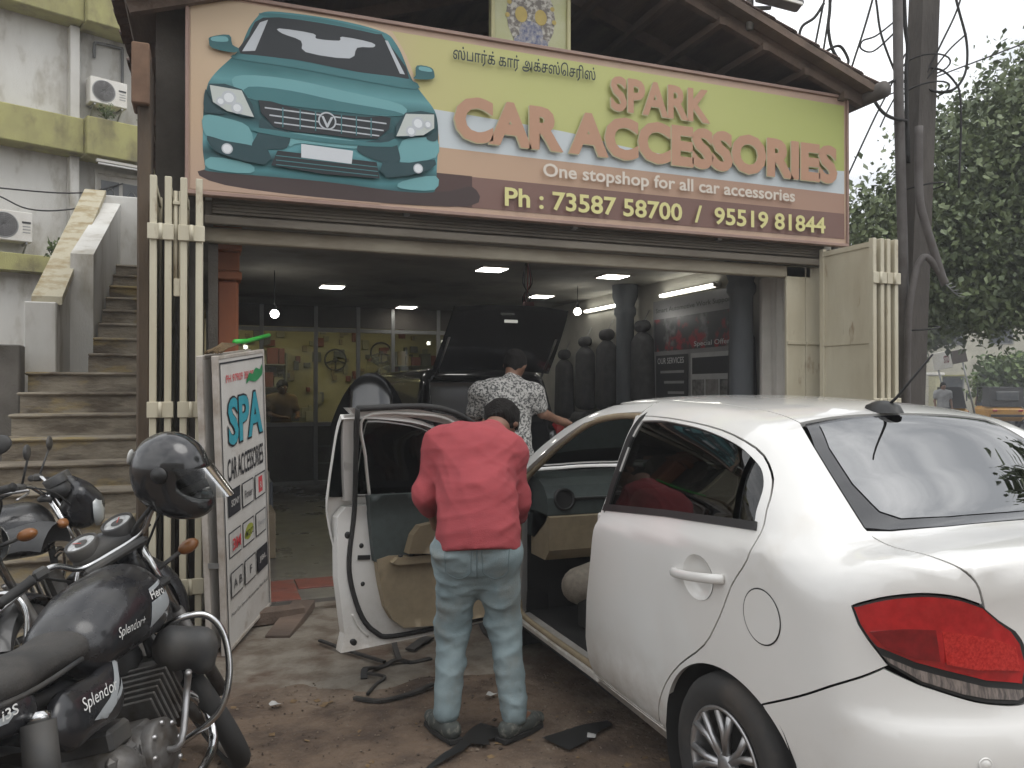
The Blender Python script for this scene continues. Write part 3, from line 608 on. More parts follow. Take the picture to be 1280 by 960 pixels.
# ================================================================ neighbouring house and outside stair
m_wash = mat('white_wash', (.62,.61,.575), .85, c2=(.5,.48,.44), sc=1.3, bump=.15, c3=(.30,.27,.21), sc3=2.6, lo3=.52, hi3=.72, st=(1,1,.45), detail=9)
m_olive = mat('olive_paint', (.36,.34,.14), .85, c2=(.27,.25,.11), sc=2.5, bump=.2, c3=(.15,.13,.07), sc3=2.4, lo3=.52, hi3=.7, st=(1,1,.5), detail=9)
m_step = mat('stair_stone', (.29,.25,.19), .9, c2=(.12,.095,.068), sc=4, lo=.42, hi=.62, bump=.6, bsc=26, c3=(.33,.25,.11), sc3=2.6, lo3=.54, hi3=.64, st=(.6,1,1.6), detail=10)
hs_ = thing('neighbour_house', 'white two storey house with olive bands behind the outside stair', 'house', (-2.13,14.7,0), R(22.5))
hb_ = lambda n, lo, hi, m, p=None, b=0: MB().box(lo, hi, b).build(n, m, p or hs_, True)
hb_('wall', (-5,0,0), (9,.3,11), m_wash)
hb_('side_return', (9,0,0), (9.3,8,11), m_wash)
for (z0, z1, nm) in ((7.42,8.15,'upper'),(5.3,5.86,'lower')):
    hb_('olive_band', (-5,-.42,z0), (.12,-.001,z1), m_olive, b=.015); hb_('olive_band', (.121,-.55,z0-.02), (9,-.001,z1+.03), m_olive, b=.015)
hb_('slab_edge', (-5,-.3,3.35), (-.05,-.001,3.62), m_olive, b=.01)
for z0, z1 in ((5.87,7.4),(3.63,5.29)): hb_('pier', (-.03,-.2,z0), (.11,0.0,z1), m_wash, b=.01)
hb_('recess_wall', (.12,.0,3.0), (9,.02,7.4), m_wash)
m_win = mat('dusty_glass', (.06,.07,.08), .2, c2=(.1,.1,.1), sc=4)
dr = hb_('door', (.42,-.03,3.05), (1.2,.0,5.12), m_wash)
for x0 in (.48,.82):
    wn_ = hb_('door_pane', (x0,-.035,4.35), (x0+.28,-.031,5.02), m_win, dr)
    MB().tube([(x0+.14+.08*math.cos(a),-.04,4.7+.2*math.sin(a)) for a in [2*PI*i/16 for i in range(16)]],.008,5,True).build('grille', m_alu, wn_, True)
for lo, hi in (((.38,-.06,3.05),(.42,.0,5.18)),((1.2,-.06,3.05),(1.24,.0,5.18)),((.42,-.06,5.12),(1.2,.0,5.18))): hb_('door_frame', lo, hi, m_wash, dr)
def ac(label, x, z, y=-.32, w_=.57, h_=.42):
    t = thing('ac_outdoor_unit', label, 'ac unit', (0,0,0), group='outdoor ac units'); M_ = Matrix.Translation((-2.13,14.7,0)) @ Matrix.Rotation(R(22.5),4,'Z'); t.matrix_world = M_ @ Matrix.Translation((x,y,z))
    MB().box((0,0,0),(w_,.26,h_),.012).build('casing', m_white, t, True)
    c = (w_*.36,h_*.5)
    T = Matrix.Translation((c[0],-.004,c[1])) @ Matrix.Rotation(R(90),4,'X')
    MB().lathe([(h_*.43,0),(h_*.40,.006),(h_*.38,.0),(h_*.38,-.02)],28,T).build('fan_ring', m_alu, t, True)
    MB().lathe([(h_*.38,.002),(0,.002)],28,T).build('fan_recess', mat('fan_dark', (.12,.11,.11), .7), t, True)
    gm_ = MB()
    for r_ in (.1,.16,.22,.28,.34): gm_.tube([(c[0]+r_*h_*math.cos(a),-.012,c[1]+r_*h_*math.sin(a)) for a in [2*PI*i/24 for i in range(24)]],.004,4,True)
    for k in range(8): gm_.tube([(c[0],-.012,c[1]),(c[0]+.38*h_*math.cos(k*PI/4),-.012,c[1]+.38*h_*math.sin(k*PI/4))],.004,4)
    gm_.build('grille', m_alu, t, True)
    for k in range(4): MB().box((w_*.78,-.004,h_*(.3+.1*k)),(w_*.95,.0,h_*(.33+.1*k))).build('louvre', m_alu, t, True)
    MB().box((w_*.76,-.005,h_*.62),(w_*.96,-.001,h_*.68)).build('badge', m_trim, t, True)
    for xx in (.06,w_-.09): MB().box((xx,.02,-.03),(xx+.03,.3,0)).bar((xx+.015,.05,-.02),(xx+.015,.3,-.18),.02,.02).build('bracket', m_alu, t, True)
    return t
ac('white outdoor ac unit on the upper wall of the neighbour house', .23, 6.2)
ac('white outdoor ac unit on the lower wall, cut by the photo edge', -1.18, 3.80, -.32, .6, .46)
pp_ = MB().tube(curve_pts([(.36,-.05,7.02),(.37,-.05,7.25),(.42,-.05,7.28),(.76,-.05,7.29),(.8,-.05,7.22),(.8,-.05,6.45)],4),.025,7).build('drain_pipe', mat('grey_pipe', (.12,.12,.12), .7), hs_, True)
tl_ = thing('tube_light', 'white fluorescent batten under the olive band of the neighbour house', 'lamp'); tl_.matrix_world = Matrix.Translation((-2.13,14.7,0)) @ Matrix.Rotation(R(22.5),4,'Z') @ Matrix.Translation((.28,-.5,5.2))
MB().box((0,0,0),(.72,.06,.05),.008).build('batten', m_white, tl_, True); MB().tube([(.03,.03,-.02),(.69,.03,-.02)],.018,8).build('tube', mat('tube_white', (.8,.8,.78), .4), tl_, True)
for nm, p in (('upper thin black service wire crossing the neighbour house wall', [(-6,-.6,4.5),(-2,-.6,4.5),(-.94,-.6,4.52),(.0,-.6,4.62),(.8,-.1,5.0)]),('lower thin black service wire crossing the neighbour house wall', [(-6,-.6,4.5),(-2,-.6,4.42),(-1.2,-.6,4.42),(-.7,-.6,4.26),(-.1,-.6,4.35),(.9,-.1,4.8)])):
    M_ = Matrix.Translation((-2.13,14.7,0)) @ Matrix.Rotation(R(22.5),4,'Z')
    tag(MB().tube([M_@q_ for q_ in curve_pts(p,6)],.012,5).build('service_wire', m_rub), nm, 'wire', 'service wires on the house')
# weeds on ledges
m_leaf = mat('weed_leaf', (.08,.11,.03), .7, c2=(.05,.08,.02), sc=9)
def weed(label, p, n, r_, hgt):
    mb = MB(); st = MB()
    for i in range(n):
        a = random.uniform(0,2*PI); L_ = random.uniform(.4,1); tip = Vector((math.cos(a)*r_*L_, math.sin(a)*r_*L_*.5, hgt*random.uniform(.2,1))); st.tube([(0,0,0),tip*.6,tip],.004,4)
        for k in range(4):
            c = tip*random.uniform(.5,1); d = Vector((random.uniform(-1,1),random.uniform(-1,1),random.uniform(-.6,.6))).normalized()*.045; e = d.orthogonal().normalized()*.02
            mb.add([c,c+d*.5+e,c+d,c+d*.5-e],[(0,1,2,3)])
    t = thing('wall_weed', label, 'plant', p, group='weeds on the house'); mb.build('leaves', m_leaf, t, True)['kind'] = 'stuff'; st.build('stems', m_leaf, t, True)['kind'] = 'stuff'; return t
_h = Matrix.Translation((-2.13,14.7,0)) @ Matrix.Rotation(R(22.5),4,'Z')
weed('small weed growing under the upper ac unit', _h@Vector((.42,-.5,5.9)), 26, .16, .3)
weed('small weed beside the brown pilaster on the olive ledge', _h@Vector((1.02,-.5,5.9)), 22, .14, .35)
weed('small weed growing beside the sloping stair wall', (-1.52,9.6,2.9), 18, .1, .25)
# stair
stair = thing('outside_stair', 'worn stone outside stair climbing between white parapets to the house', 'staircase', (-1,7,0))
for i in range(10):   # wide lower flight
    z = .17*(i+1)-.02; y = 5.05+i*.30
    MB().box((-1.42,y,0 if i == 0 else z-.19),(-.46,y+(.6 if i < 9 else 1.0),z-.03)).build('riser', m_step, stair)
    MB().box((-1.44,y-.03,z-.03),(-.46,y+.33 if i < 9 else y+1.0,z),.012).build('tread', m_step, stair)
for i in range(8):
    z = 1.70+.165*(i+1); y = 8.25+i*.33
    MB().box((-1.03,y,z-.4),(-.46,y+.7,z-.03)).build('riser', m_step, stair); MB().box((-1.03,y-.025,z-.03),(-.46,y+.36,z),.01).build('tread', m_step, stair)
MB().box((-1.5,11.1,2.85),(-.4,13.8,3.02)).build('landing', m_step, stair)
MB().box((-1.42,7.95,0),(-.46,13.5,1.6)).build('core', m_wash, stair)
def slope_wall(x0, x1, y0, y1, za, zb, name, m):
    return MB().add([(x0,y0,1.4),(x1,y0,1.4),(x1,y1,1.4),(x0,y1,1.4),(x0,y0,za),(x1,y0,za),(x1,y1,zb),(x0,y1,zb)],[(3,2,1,0),(4,5,6,7),(0,1,5,4),(1,2,6,5),(2,3,7,6),(3,0,4,7)]).build(name, m, stair)
slope_wall(-1.42,-1.25,8.15,11.3,2.28,3.98,'parapet', m_wash); slope_wall(-1.25,-1.05,8.75,11.3,2.85,3.9,'inner_parapet', m_wash)
slope_wall(-1.46,-1.22,8.1,11.32,2.36,4.06,'coping', mat('worn_coping', (.42,.38,.28), .85, c2=(.28,.22,.12), sc=5, lo=.45, hi=.6)).data.vertices[0].co.z += 0
cp = [o for o in stair.children if o.name.startswith('coping')][0]
for v in cp.data.vertices:
    if abs(v.co.z-1.4) < .01: v.co.z = 2.285 if v.co.y < 2 else 3.985
MB().box((-1.5,8.0,.0),(-1.25,8.14,2.3),.01).build('newel', m_wash, stair); MB().box((-1.26,11.3,2.9),(-.62,11.48,4.0),.01).build('end_wall', m_wash, stair)
MB().box((-.72,11.25,3.0),(-.6,11.29,3.45)).build('blue_door', mat('blue_paint', (.15,.3,.42), .6), stair)
cw = MB().box((-5,7.6,0),(-1.45,7.8,1.9),.01).build('compound_wall', mat('grey_render', (.17,.155,.135), .9, c2=(.1,.09,.075), sc=2, bump=.3)); tag(cw, 'low grey rendered compound wall left of the stair', 'wall')
bp_ = thing('metal_post', 'pale grey flat metal post at the left edge of the photo', 'post', (-1.62,7.55,1.9))
MB().box((-1.74,7.5,1.9),(-1.612,7.56,4.9),.01).build('post', mat('grey_post', (.27,.27,.31), .5), bp_); MB().box((-1.78,7.47,2.28),(-1.6,7.59,2.33),.01).build('clamp', m_alu, bp_)
# ================================================================ inside the shop: lamps
m_led = mat('led_panel', (1,.98,.92), .4, emit=9)
m_bulb = mat('lit_bulb', (1,.97,.9), .4, emit=28)
m_tubeon = mat('lit_tube', (1,1,.93), .4, emit=7)
m_warm = mat('warm_lamp', (1,.88,.55), .4, emit=24)
places = ['nearest, left of the hanging cables','right of the hanging cables, nearest the street','above the left half of the glass partition','small far one left of the black car','small far one over the black car','beside the hanging cables']
for i, (x, y) in enumerate([(2.82,8.03),(4.28,8.05),(1.44,10.1),(2.88,12.2),(4.27,12.2),(4.27,10.12)]):
    t = thing('ceiling_panel_light', 'square lit ceiling panel, '+places[i], 'ceiling light', (x,y,2.82), group='ceiling panel lights')
    MB().box((x-.15,y-.15,2.806),(x+.15,y+.15,2.82)).build('frame', m_white, t); MB().box((x-.135,y-.135,2.80),(x+.135,y+.135,2.805)).build('diffuser', m_led, t)
for lb, (x, y, z) in (('bare lit bulb hanging near the orange column', (.67,9,2.35)), ('bare lit bulb hanging beside the wall tubes', (4.29,9,2.5))):
    t = thing('bulb_lamp', lb, 'bulb', (x,y,z), group='bare bulbs')
    MB().ball((x,y,z),.045,14,10).build('bulb', m_bulb, t); MB().lathe([(.02,.03),(.022,.08),(.01,.1)],10,Matrix.Translation((x,y,z))).build('holder', m_trim, t); MB().tube([(x,y,z+.09),(x,y,2.82)],.005,5).build('cord', m_trim, t)
for lb, y0, y1 in (('lit wall tube light nearer the street above the banner', 7.11,8.27), ('lit wall tube light farther inside above the seat covers', 9.24,10.3)):
    t = thing('wall_tube_light', lb, 'tube light', (5.02,y0,2.64), group='wall tube lights')
    MB().box((5.03,y0,2.61),(5.06,y1,2.67),.004).build('batten', m_white, t); MB().tube([(5.005,y0+.04,2.64),(5.005,y1-.04,2.64)],.016,8).build('tube', m_tubeon, t)
    for y in (y0+.03,y1-.03): MB().box((4.99,y-.015,2.62),(5.03,y+.015,2.66)).build('holder', m_white, t)
for i, (x, y) in enumerate([(1.0,13.6),(1.9,13.9),(2.35,13.3),(3.1,14.2),(.5,14.6)]):
    t = thing('back_room_light', 'small warm ceiling lamp behind the glass partition, '+['second from the left','third from the left','fourth from the left','rightmost','leftmost'][i], 'ceiling light', (x,y,2.8), group='back room lamps'); MB().lathe([(.13,0),(.12,-.03),(0,-.035)],16,Matrix.Translation((x,y,2.79))).build('diffuser', m_warm, t); MB().lathe([(.15,0.01),(.15,-.005),(.13,-.006)],16,Matrix.Translation((x,y,2.79))).build('rim', m_white, t)
hg = thing('hanging_cable_bundle', 'tangle of cables and red plastic hanging from the shop ceiling', 'cables', (3.05,7.6,2.82))
for i in range(9):
    a = random.uniform(-.06,.06); b_ = random.uniform(-.05,.05)
    MB().tube(curve_pts([(3.05+a*.4,7.6+b_,2.82),(3.05+a,7.6+b_*.5,2.62),(3.05-a*.8,7.6,2.48),(3.05+b_,7.6+a,2.36+random.uniform(-.03,.03))],4),.006,5).build('cable', m_rub if i % 3 else mat('red_cable', (.3,.06,.05), .6), hg)
MB().cbox((3.06,7.58,2.40),(.11,.07,.05),.01).cbox((3.04,7.58,2.33),(.08,.06,.06),.01).build('plug_block', mat('dull_red', (.25,.1,.09), .6), hg)

# ---- banner, curtain and seat covers along the right wall
ban = thing('service_banner', 'dark printed vinyl banner of car services on the right wall', 'banner', (5.0,7.5,.5))
XB = 4.995
def bq(name, y0, y1, z0, z1, m, k): return MB().add([(XB-.0012*k,y0,z0),(XB-.0012*k,y1,z0),(XB-.0012*k,y1,z1),(XB-.0012*k,y0,z1)],[(0,3,2,1)] if y1 > y0 else [(0,1,2,3)]).build(name, m, ban)
vn = lambda n, c, **k: mat('vinyl_'+n, c, .3, **k)
MB().grid(lambda u, v: (XB-.004*math.sin(9*u), 6.75+1.62*u, .5+2.08*v), 16, 4).build('sheet', vn('grey', (.25,.25,.25), c2=(.2,.2,.2), sc=2), ban)
bq('photo', 6.78,8.34,1.98,2.36, vn('photo', (.05,.05,.055), c2=(.3,.3,.3), sc=3, lo=.55, hi=.7, c3=(.3,.03,.04), sc3=2.2, lo3=.55, hi3=.6), 4)
bq('list_panel', 7.62,8.30,1.0,1.93, vn('black', (.035,.035,.04)), 5); bq('grid_panel', 6.78,7.56,.9,1.93, vn('pale', (.45,.45,.45)), 5)
for i in range(3):
    for j in range(3): bq('thumbnail', 6.80+i*.255,7.03+i*.255,1.40-j*.27,1.64-j*.27, vn(f'th{(i*2+j)%4}', [(.06,.06,.06),(.35,.05,.06),(.15,.14,.13),(.1,.12,.14)][(i*2+j)%4], c2=(.3,.29,.28), sc=9), 6)
bq('title_strip', 6.80,7.54,1.70,1.88, vn('black', (.035,.035,.04)), 6)
tb = lambda s, n, fit, m: text(s, n, fit, (XB-.009,0,0), (0,-1,0), (0,0,1), m, ban, .01)
vw = vn('white', (.6,.6,.6)); tb('Smart Automotive Work Support', 'letters', (-8.3,-6.8,2.42,2.49), vn('ink', (.03,.03,.03))); tb('Special Offer', 'letters', (-7.5,-6.85,1.99,2.06), vw); tb('OUR SERVICES', 'letters', (-8.26,-7.7,1.83,1.9), vw)
for i in range(6): bq('text_line', 7.7,8.2-.08*(i % 3),1.72-.12*i,1.75-.12*i, vn('grey2', (.3,.3,.3)), 6)
cu = MB().grid(lambda u, v: (4.86+.03*math.sin(14*u+.6*v)+.015*math.sin(31*u), 5.78+.47*u, .15+2.42*v), 40, 8).build('curtain', mat('curtain_cloth', (.60,.57,.52), .9, c2=(.5,.48,.43), sc=3)); tag(cu, 'pale grey cloth curtain hanging just inside the right gate post', 'curtain')
m_scov = mat('seat_cover', (.035,.034,.036), .7, c2=(.06,.058,.06), sc=8, bump=.2, bsc=40)
def seat_cover(lb, y, x, z, s=1):
    t = thing('seat_cover', lb, 'seat cover', (x,y,z), group='seat covers on the right wall')
    sd_obj('backrest', [('c',(0,-.12*s,-.75*s),(0,-.10*s,-.1*s),.1*s,.09*s),('c',(0,.12*s,-.75*s),(0,.10*s,-.1*s),.1*s,.09*s),('c',(0,0,-.75*s),(0,0,-.05*s),.1*s,.09*s)], .025, m_scov, t, .08)
    sd_obj('headrest', [('c',(0,-.06*s,.1*s),(0,.06*s,.1*s),.075*s,.075*s),('c',(0,0,.1*s),(0,0,-.02),.03,.03)], .02, m_scov, t, .04)
    sd_obj('cushion', [('c',(-.04,-.15*s,-.98*s),(-.04,.15*s,-.98*s),.11*s,.11*s)], .025, m_scov, t, .05)
    MB().tube([(0,0,.12*s),(.1,0,.3*s)],.006,5).build('hanger', m_alu, t, True)
seat_cover('dark seat cover hanging under the far end of the wall tube', 10.1, 4.93, 2.1); seat_cover('dark seat cover hanging between the pale wall and the far column', 9.45, 4.93, 2.15, 1.05)
seat_cover('dark seat cover hanging at the edge of the banner', 8.52, 4.93, 2.2); seat_cover('dark seat cover half hidden by the black car', 10.8, 4.93, 1.95); seat_cover('dark seat cover half hidden behind the nearer blue grey column', 6.62, 4.96, 2.1, .85)
# ---- back room: counter, shelves, steering wheels, fan
m_ctr = mat('counter', (.2,.18,.15), .5, c2=(.14,.12,.1), sc=4); m_box = [mat('carton_a', (.3,.24,.16), .8), mat('carton_b', (.12,.13,.15), .6), mat('carton_c', (.34,.33,.28), .7), mat('carton_d', (.22,.06,.05), .6)]
ct = thing('shop_counter', 'grey glazed counter standing behind the glass partition', 'counter', (1.3,13.2,FZ))
MB().box((.1,13.0,FZ),(2.1,13.5,.95),.01).build('cabinet', m_ctr, ct); MB().box((.05,12.95,.95),(2.15,13.55,.99),.006).build('top', m_alu, ct)
for z in (.35,.62): MB().box((.12,12.975,z),(2.08,12.995,z+.02)).build('shelf_edge', m_alu, ct)
def shelf(label, x0, x1, y, seed):
    t = thing('display_shelf', label, 'shelf', ((x0+x1)/2,y,FZ), group='display shelves'); rn = random.Random(seed)
    for x in (x0,x1): MB().box((x-.015,y-.3,FZ),(x+.015,y,2.2)).build('upright', m_alu, t)
    for k in range(5):
        z = .3+k*.42; MB().box((x0,y-.3,z),(x1,y,z+.02)).build('shelf', m_alu, t); x = x0+.04
        while x < x1-.1:
            w_ = rn.uniform(.07,.2); h_ = rn.uniform(.1,.32); w_ = min(w_, x1-.03-x)
            bx_ = MB().box((x,y-.25,z+.02),(x+w_,y-.05,z+.02+h_),.004).build('carton', rn.choice(m_box), None); tag(bx_, bx_.data.materials[0].name.replace('carton_a','brown').replace('carton_b','dark blue').replace('carton_c','pale').replace('carton_d','red')+' goods carton on the '+['lowest','second','middle','fourth','top'][k]+' board of the '+('left' if x0 < 1 else 'right')+' back room shelf', 'carton', 'cartons on the display shelves'); x += w_+.015
shelf('metal display shelf with cartons at the left of the back room', .15,1.35,15.55,3); shelf('metal display shelf with cartons at the right of the back room', 3.3,4.8,15.55,5)
def swheel(lb, c, r_):
    t = thing('steering_wheel', lb, 'steering wheel', c, group='steering wheels on display')
    MB().tube([(r_*math.cos(a),0,r_*math.sin(a)) for a in [2*PI*i/28 for i in range(28)]],.016,8,True).build('ring', m_trim, t, True)
    MB().cbox((0,0,0),(.09,.03,.08),.015).build('hub', m_trim, t, True)
    for a in (R(200),R(340),R(270)): MB().bar((0,0,0),(r_*math.cos(a),0,r_*math.sin(a)),.03,.012,Y3).build('spoke', m_trim, t, True)
swheel('upright steering wheel on display left of the glass door', (2.28,15.52,2.1), .2); swheel('steering wheel on display nearest the black car', (3.16,15.52,2.25), .2)
fn = thing('wall_fan', 'round caged fan standing behind the glass partition', 'fan', (2.75,13.6,1.9))
cg = MB()
for r_ in (.06,.12,.18,.24): cg.tube([(r_*math.cos(a),-.05+.3*r_*r_,r_*math.sin(a)) for a in [2*PI*i/28 for i in range(28)]],.004,4,True)
for k in range(12): cg.tube([(0,-.05,0),(.24*math.cos(k*PI/6),-.03,.24*math.sin(k*PI/6))],.003,4)
cg.build('cage', m_alu, fn, True)
for k in range(3): MB().add([(.02*math.cos(2*PI*k/3),0,.02*math.sin(2*PI*k/3)),(.2*math.cos(2*PI*k/3-.4),-.02,.2*math.sin(2*PI*k/3-.4)),(.22*math.cos(2*PI*k/3),0,.22*math.sin(2*PI*k/3)),(.2*math.cos(2*PI*k/3+.4),.03,.2*math.sin(2*PI*k/3+.4))],[(0,1,2,3)]).build('blade', m_bluegrey, fn, True)
MB().tube([(0,.03,0),(0,.05,-.4),(0,.05,-1.83)],.02,8).lathe([(.2,-1.83),(.18,-1.79),(.03,-1.77)],20).build('stand', m_trim, fn, True)
# ---- black car with raised tailgate
m_bpaint = mat('black_paint', (.012,.012,.014), .18, coat=.8)
suv = thing('black_hatchback_car', 'black car parked inside the shop with its tailgate raised', 'car', (2.82,7.95,FZ))
def rb(P, c, h_, r_):
    q = [np.abs(P[i]-c[i])-(h_[i]-r_) for i in range(3)]; return np.sqrt(sum(np.maximum(v,0)**2 for v in q))+np.minimum(np.max(np.stack(q),0),0)-r_
def suvf(X, Y, Z):
    d = smin(rb((X,Y,Z),(0,2.1,.68),(.87,2.1,.44),.16), rb((X*(1+.28*np.clip(Z-1.0,0,1)),Y-.25*np.clip(Z-1.1,0,1),Z),(0,1.6,1.25),(.82,1.5,.44),.16), .12)
    d = np.maximum(d, -rb((X,Y,Z),(0,.2,1.12),(.62,.9,.48),.08))      # load opening
    for yy in (.8,3.4): d = np.maximum(d, -np.maximum(np.sqrt((Y-yy)**2+(Z-.32)**2)-.37, .6-np.abs(X)))
    return d
v_, f_ = surfnet(suvf, (-1,-.1,.1), (1,4.4,1.85), .035); link('body', np_mesh('body', v_, f_), m_bpaint, suv, True)
def tgate(u, v):   # raised tailgate, hinge at the roof edge
    x = -.66+1.32*u; a = v; return (x*(1-.08*v), .05-.85*a+.25*a*a, 1.68+.72*a-.14*a*a+.04*(1-(2*u-1)**2))
MB().grid(tgate, 12, 10).grid(lambda u, v: tuple(Vector(tgate(1-u,v))+Vector((0,.04,-.05))), 12, 10).build('tailgate', m_bpaint, suv, True)
MB().cbox((0,-.5,2.14),(.14,.02,.03),.004).build('gate_lamp', mat('dim_lamp', (.5,.5,.45), .4, emit=.6), suv, True)
for s in (-1,1):
    MB().cbox((s*.76,.06,.95),(.16,.12,.34),.04).build('tail_lamp', m_red, suv, True); MB().tube([(s*.6,.15,1.6),(s*.58,-.3,1.98)],.014,6).build('gas_strut', m_alu, suv, True)
    for yy in (.8,3.4):
        T = Matrix.Translation((s*.76,yy,.32)) @ Matrix.Rotation(R(90)*s,4,'Y'); wh = MB().lathe([(.2,-.09),(.3,-.1),(.32,-.06),(.32,.06),(.3,.1),(.2,.09)],32,T).build('wheel', m_tyre, suv, True); MB().lathe([(.2,.085),(.18,.05),(0,.06)],24,T).build('rim', m_alloy, wh, True)
MB().cbox((0,-.02,.55),(1.62,.16,.3),.06).build('rear_bumper', m_bpaint, suv, True); MB().cbox((0,-.105,.6),(.5,.01,.11)).build('number_plate', mat('plate_dull', (.4,.4,.38), .5), suv, True)
MB().cbox((0,1.0,.8),(1.2,.25,.7),.08).build('rear_seat', m_scov, suv, True)
wg = thing('spare_windscreen', 'dark curved windscreen glass leaning beside the black car', 'glass', (1.62,8.4,FZ))
def wgf(u, v, o=0): a = (u-.5)*1.5; return (.62*math.sin(a)+.0, -.2*math.cos(a)+.25*v+o, 1.62*v*(1-.35*(2*u-1)**2)+.02)
wm = MB().grid(lambda u, v: wgf(u,v), 20, 12).grid(lambda u, v: wgf(1-u,v,.012), 20, 12); wm.build('pane', mat('dark_glass', (.01,.01,.012), .06, coat=1), wg, True)
MB().cbox((0,-.1,.01),(.8,.3,.02)).build('foot_rest', m_wood, wg, True)

# goods hung densely on the back room wall (nobody could count them)
for k_i, mm in enumerate(m_box):
    gd = MB(); rn = random.Random(40+k_i)
    for i in range(38):
        x = rn.uniform(.2,4.9); z = rn.uniform(.9,2.6); w_ = rn.uniform(.05,.16); h_ = rn.uniform(.06,.2); gd.box((x,15.54-rn.uniform(0,.05),z),(x+w_,15.598,z+h_),.004)
    o = gd.build('hanging_goods', mm); tag(o, ['brown','dark blue','pale','red'][k_i]+' packets hung densely on the back room wall', 'goods', None, 'stuff')
# blower, cartons and coiled hose standing by the left wall of the bay
for i, (x, y, w_, d_, h_, mi) in enumerate([(.1,7.2,.45,.5,.4,0),(.12,7.25,.38,.42,.75,2),(.1,8.2,.5,.6,.55,1),(4.35,7.6,.45,.5,.5,0),(4.4,9.6,.5,.5,.8,1)]):
    z0 = FZ if i != 1 else FZ+.4
    tag(MB().box((x,y,z0),(x+w_,y+d_,z0+(h_ if i != 1 else .35)),.008).build('stock_carton', m_box[mi]), ['brown stock carton by the left shop wall, lower of two','pale stock carton on top of the brown one by the left wall','dark stock carton farther along the left shop wall','brown stock carton under the seat covers','tall dark stock carton beside the far column'][i], 'carton', 'stock cartons in the bay')
# ================================================================ white saloon car: implicit body shape
def spl(pts, n=60):
    """smooth curve through (t, value) pairs, returned as a lookup"""
    P = [Vector((a, b, 0)) for a, b in pts]; D = curve_pts(P, n); xs = np.array([p.x for p in D]); ys = np.array([p.y for p in D])
    return lambda t: np.interp(t, xs, ys)
C_TOP = spl([(-.2,1.00),(.05,1.085),(.2,1.105),(.42,1.125),(.62,1.27),(.82,1.41),(1.0,1.463),(1.3,1.492),(1.75,1.505),(2.1,1.492),(2.4,1.43),(2.72,1.29),(3.05,1.09),(3.3,.985),(3.6,.92),(3.85,.83),(4.05,.68)])
C_WID = spl([(-.2,.74),(.0,.775),(.3,.82),(.8,.84),(1.6,.842),(2.4,.84),(3.2,.83),(3.7,.80),(4.1,.73)])
C_INS = spl([(.0,.16),(.17,.10),(.25,.045),(.34,.02),(.45,.012),(.6,.004),(.75,-.001),(.86,-.004),(.918,-.002),(.935,.003),(.96,.016),(1.0,.036),(1.1,.068),(1.2,.105),(1.3,.145),(1.4,.19),(1.5,.25),(1.7,.36)])
C_REAR = spl([(.0,.14),(.2,.06),(.33,.01),(.5,.0),(.62,.01),(.70,.05),(.9,.075),(1.02,.065),(1.07,.05),(1.15,.07),(1.6,.2)])
C_FRONT = spl([(.0,.2),(.2,.06),(.35,.0),(.55,.01),(.7,.05),(.85,.16),(1.6,.9)])
def carF(X, Y, Z):
    ax = np.abs(X); st = np.clip((Z-.55)/.4, 0, 1); st = st*st*(3-2*st)
    zz = Z-.093*np.clip(1.73-Y, -.4, 1.4)*st
    g1 = (ax-(C_WID(Y)-C_INS(zz)))*.95
    g2 = (Z-(C_TOP(Y)-.055*(ax/.7)**2.4*np.clip((Y+.3)*1.2,.35,1)))*.85
    g3 = C_REAR(Z)+.21*(ax/.84)**3.4-Y
    g4 = Y-(3.99-C_FRONT(Z)-.26*(ax/.84)**3)
    f = smax(g1, g2, .13); f = smax(f, g3, .11); f = smax(f, g4, .16)
    return smax(f, .16-Z, .05)
def lift(P0, d, s0=-2.5, s1=1.2, n=90):
    """first crossing of the body along rays P0 + s*d"""
    P0 = np.asarray(P0, float); d = np.asarray(d, float); d = d/np.linalg.norm(d)
    s = np.linspace(s0, s1, n); val = np.array([carF(*(P0+d*t).T) for t in s])
    neg = val < 0; idx = np.argmax(neg, 0); bad = ~neg.any(0); idx = np.maximum(idx, 1)
    a = s[idx-1].copy(); b = s[idx].copy(); best = s[np.argmin(val, 0)]
    for _ in range(24):
        mid = (a+b)/2; v = carF(*(P0+d*mid[:,None]).T); inn = v < 0; b = np.where(inn, mid, b); a = np.where(inn, a, mid)
    t = np.where(bad, best, (a+b)/2); return P0+d*t[:,None]
def carN(P, e=.004):
    P = np.asarray(P); g = np.stack([carF(*(P+e*np.eye(3)[i]).T)-carF(*(P-e*np.eye(3)[i]).T) for i in range(3)], 1); return g/np.linalg.norm(g, axis=1)[:,None]
def in_poly(P, poly):
    x, y = P[:,0], P[:,1]; c = np.zeros(len(P), bool); n = len(poly)
    for i in range(n):
        x0, y0 = poly[i]; x1, y1 = poly[i-1]
        if y0 == y1: continue
        c ^= ((y0 > y) != (y1 > y)) & (x < (x1-x0)*(y-y0)/(y1-y0)+x0)
    return c
def densify(loop, step):
    out = []; n = len(loop)
    for i in range(n):
        a, b = np.array(loop[i]), np.array(loop[(i+1) % n]); L_ = np.linalg.norm(b-a); k = max(1, int(round(L_/step)))
        out += [tuple(a+(b-a)*j/k) for j in range(k)]
    return out
def inset(loop, g):
    n = len(loop); P = np.array(loop); ar = sum(P[i][0]*P[(i+1)%n][1]-P[(i+1)%n][0]*P[i][1] for i in range(n)); out = []
    for i in range(n):
        t = P[(i+1)%n]-P[i-1]; L_ = np.linalg.norm(t); nn = np.array((-t[1], t[0]))/max(L_,1e-9)*(1 if ar > 0 else -1); out.append(tuple(P[i]+nn*g))
    return out
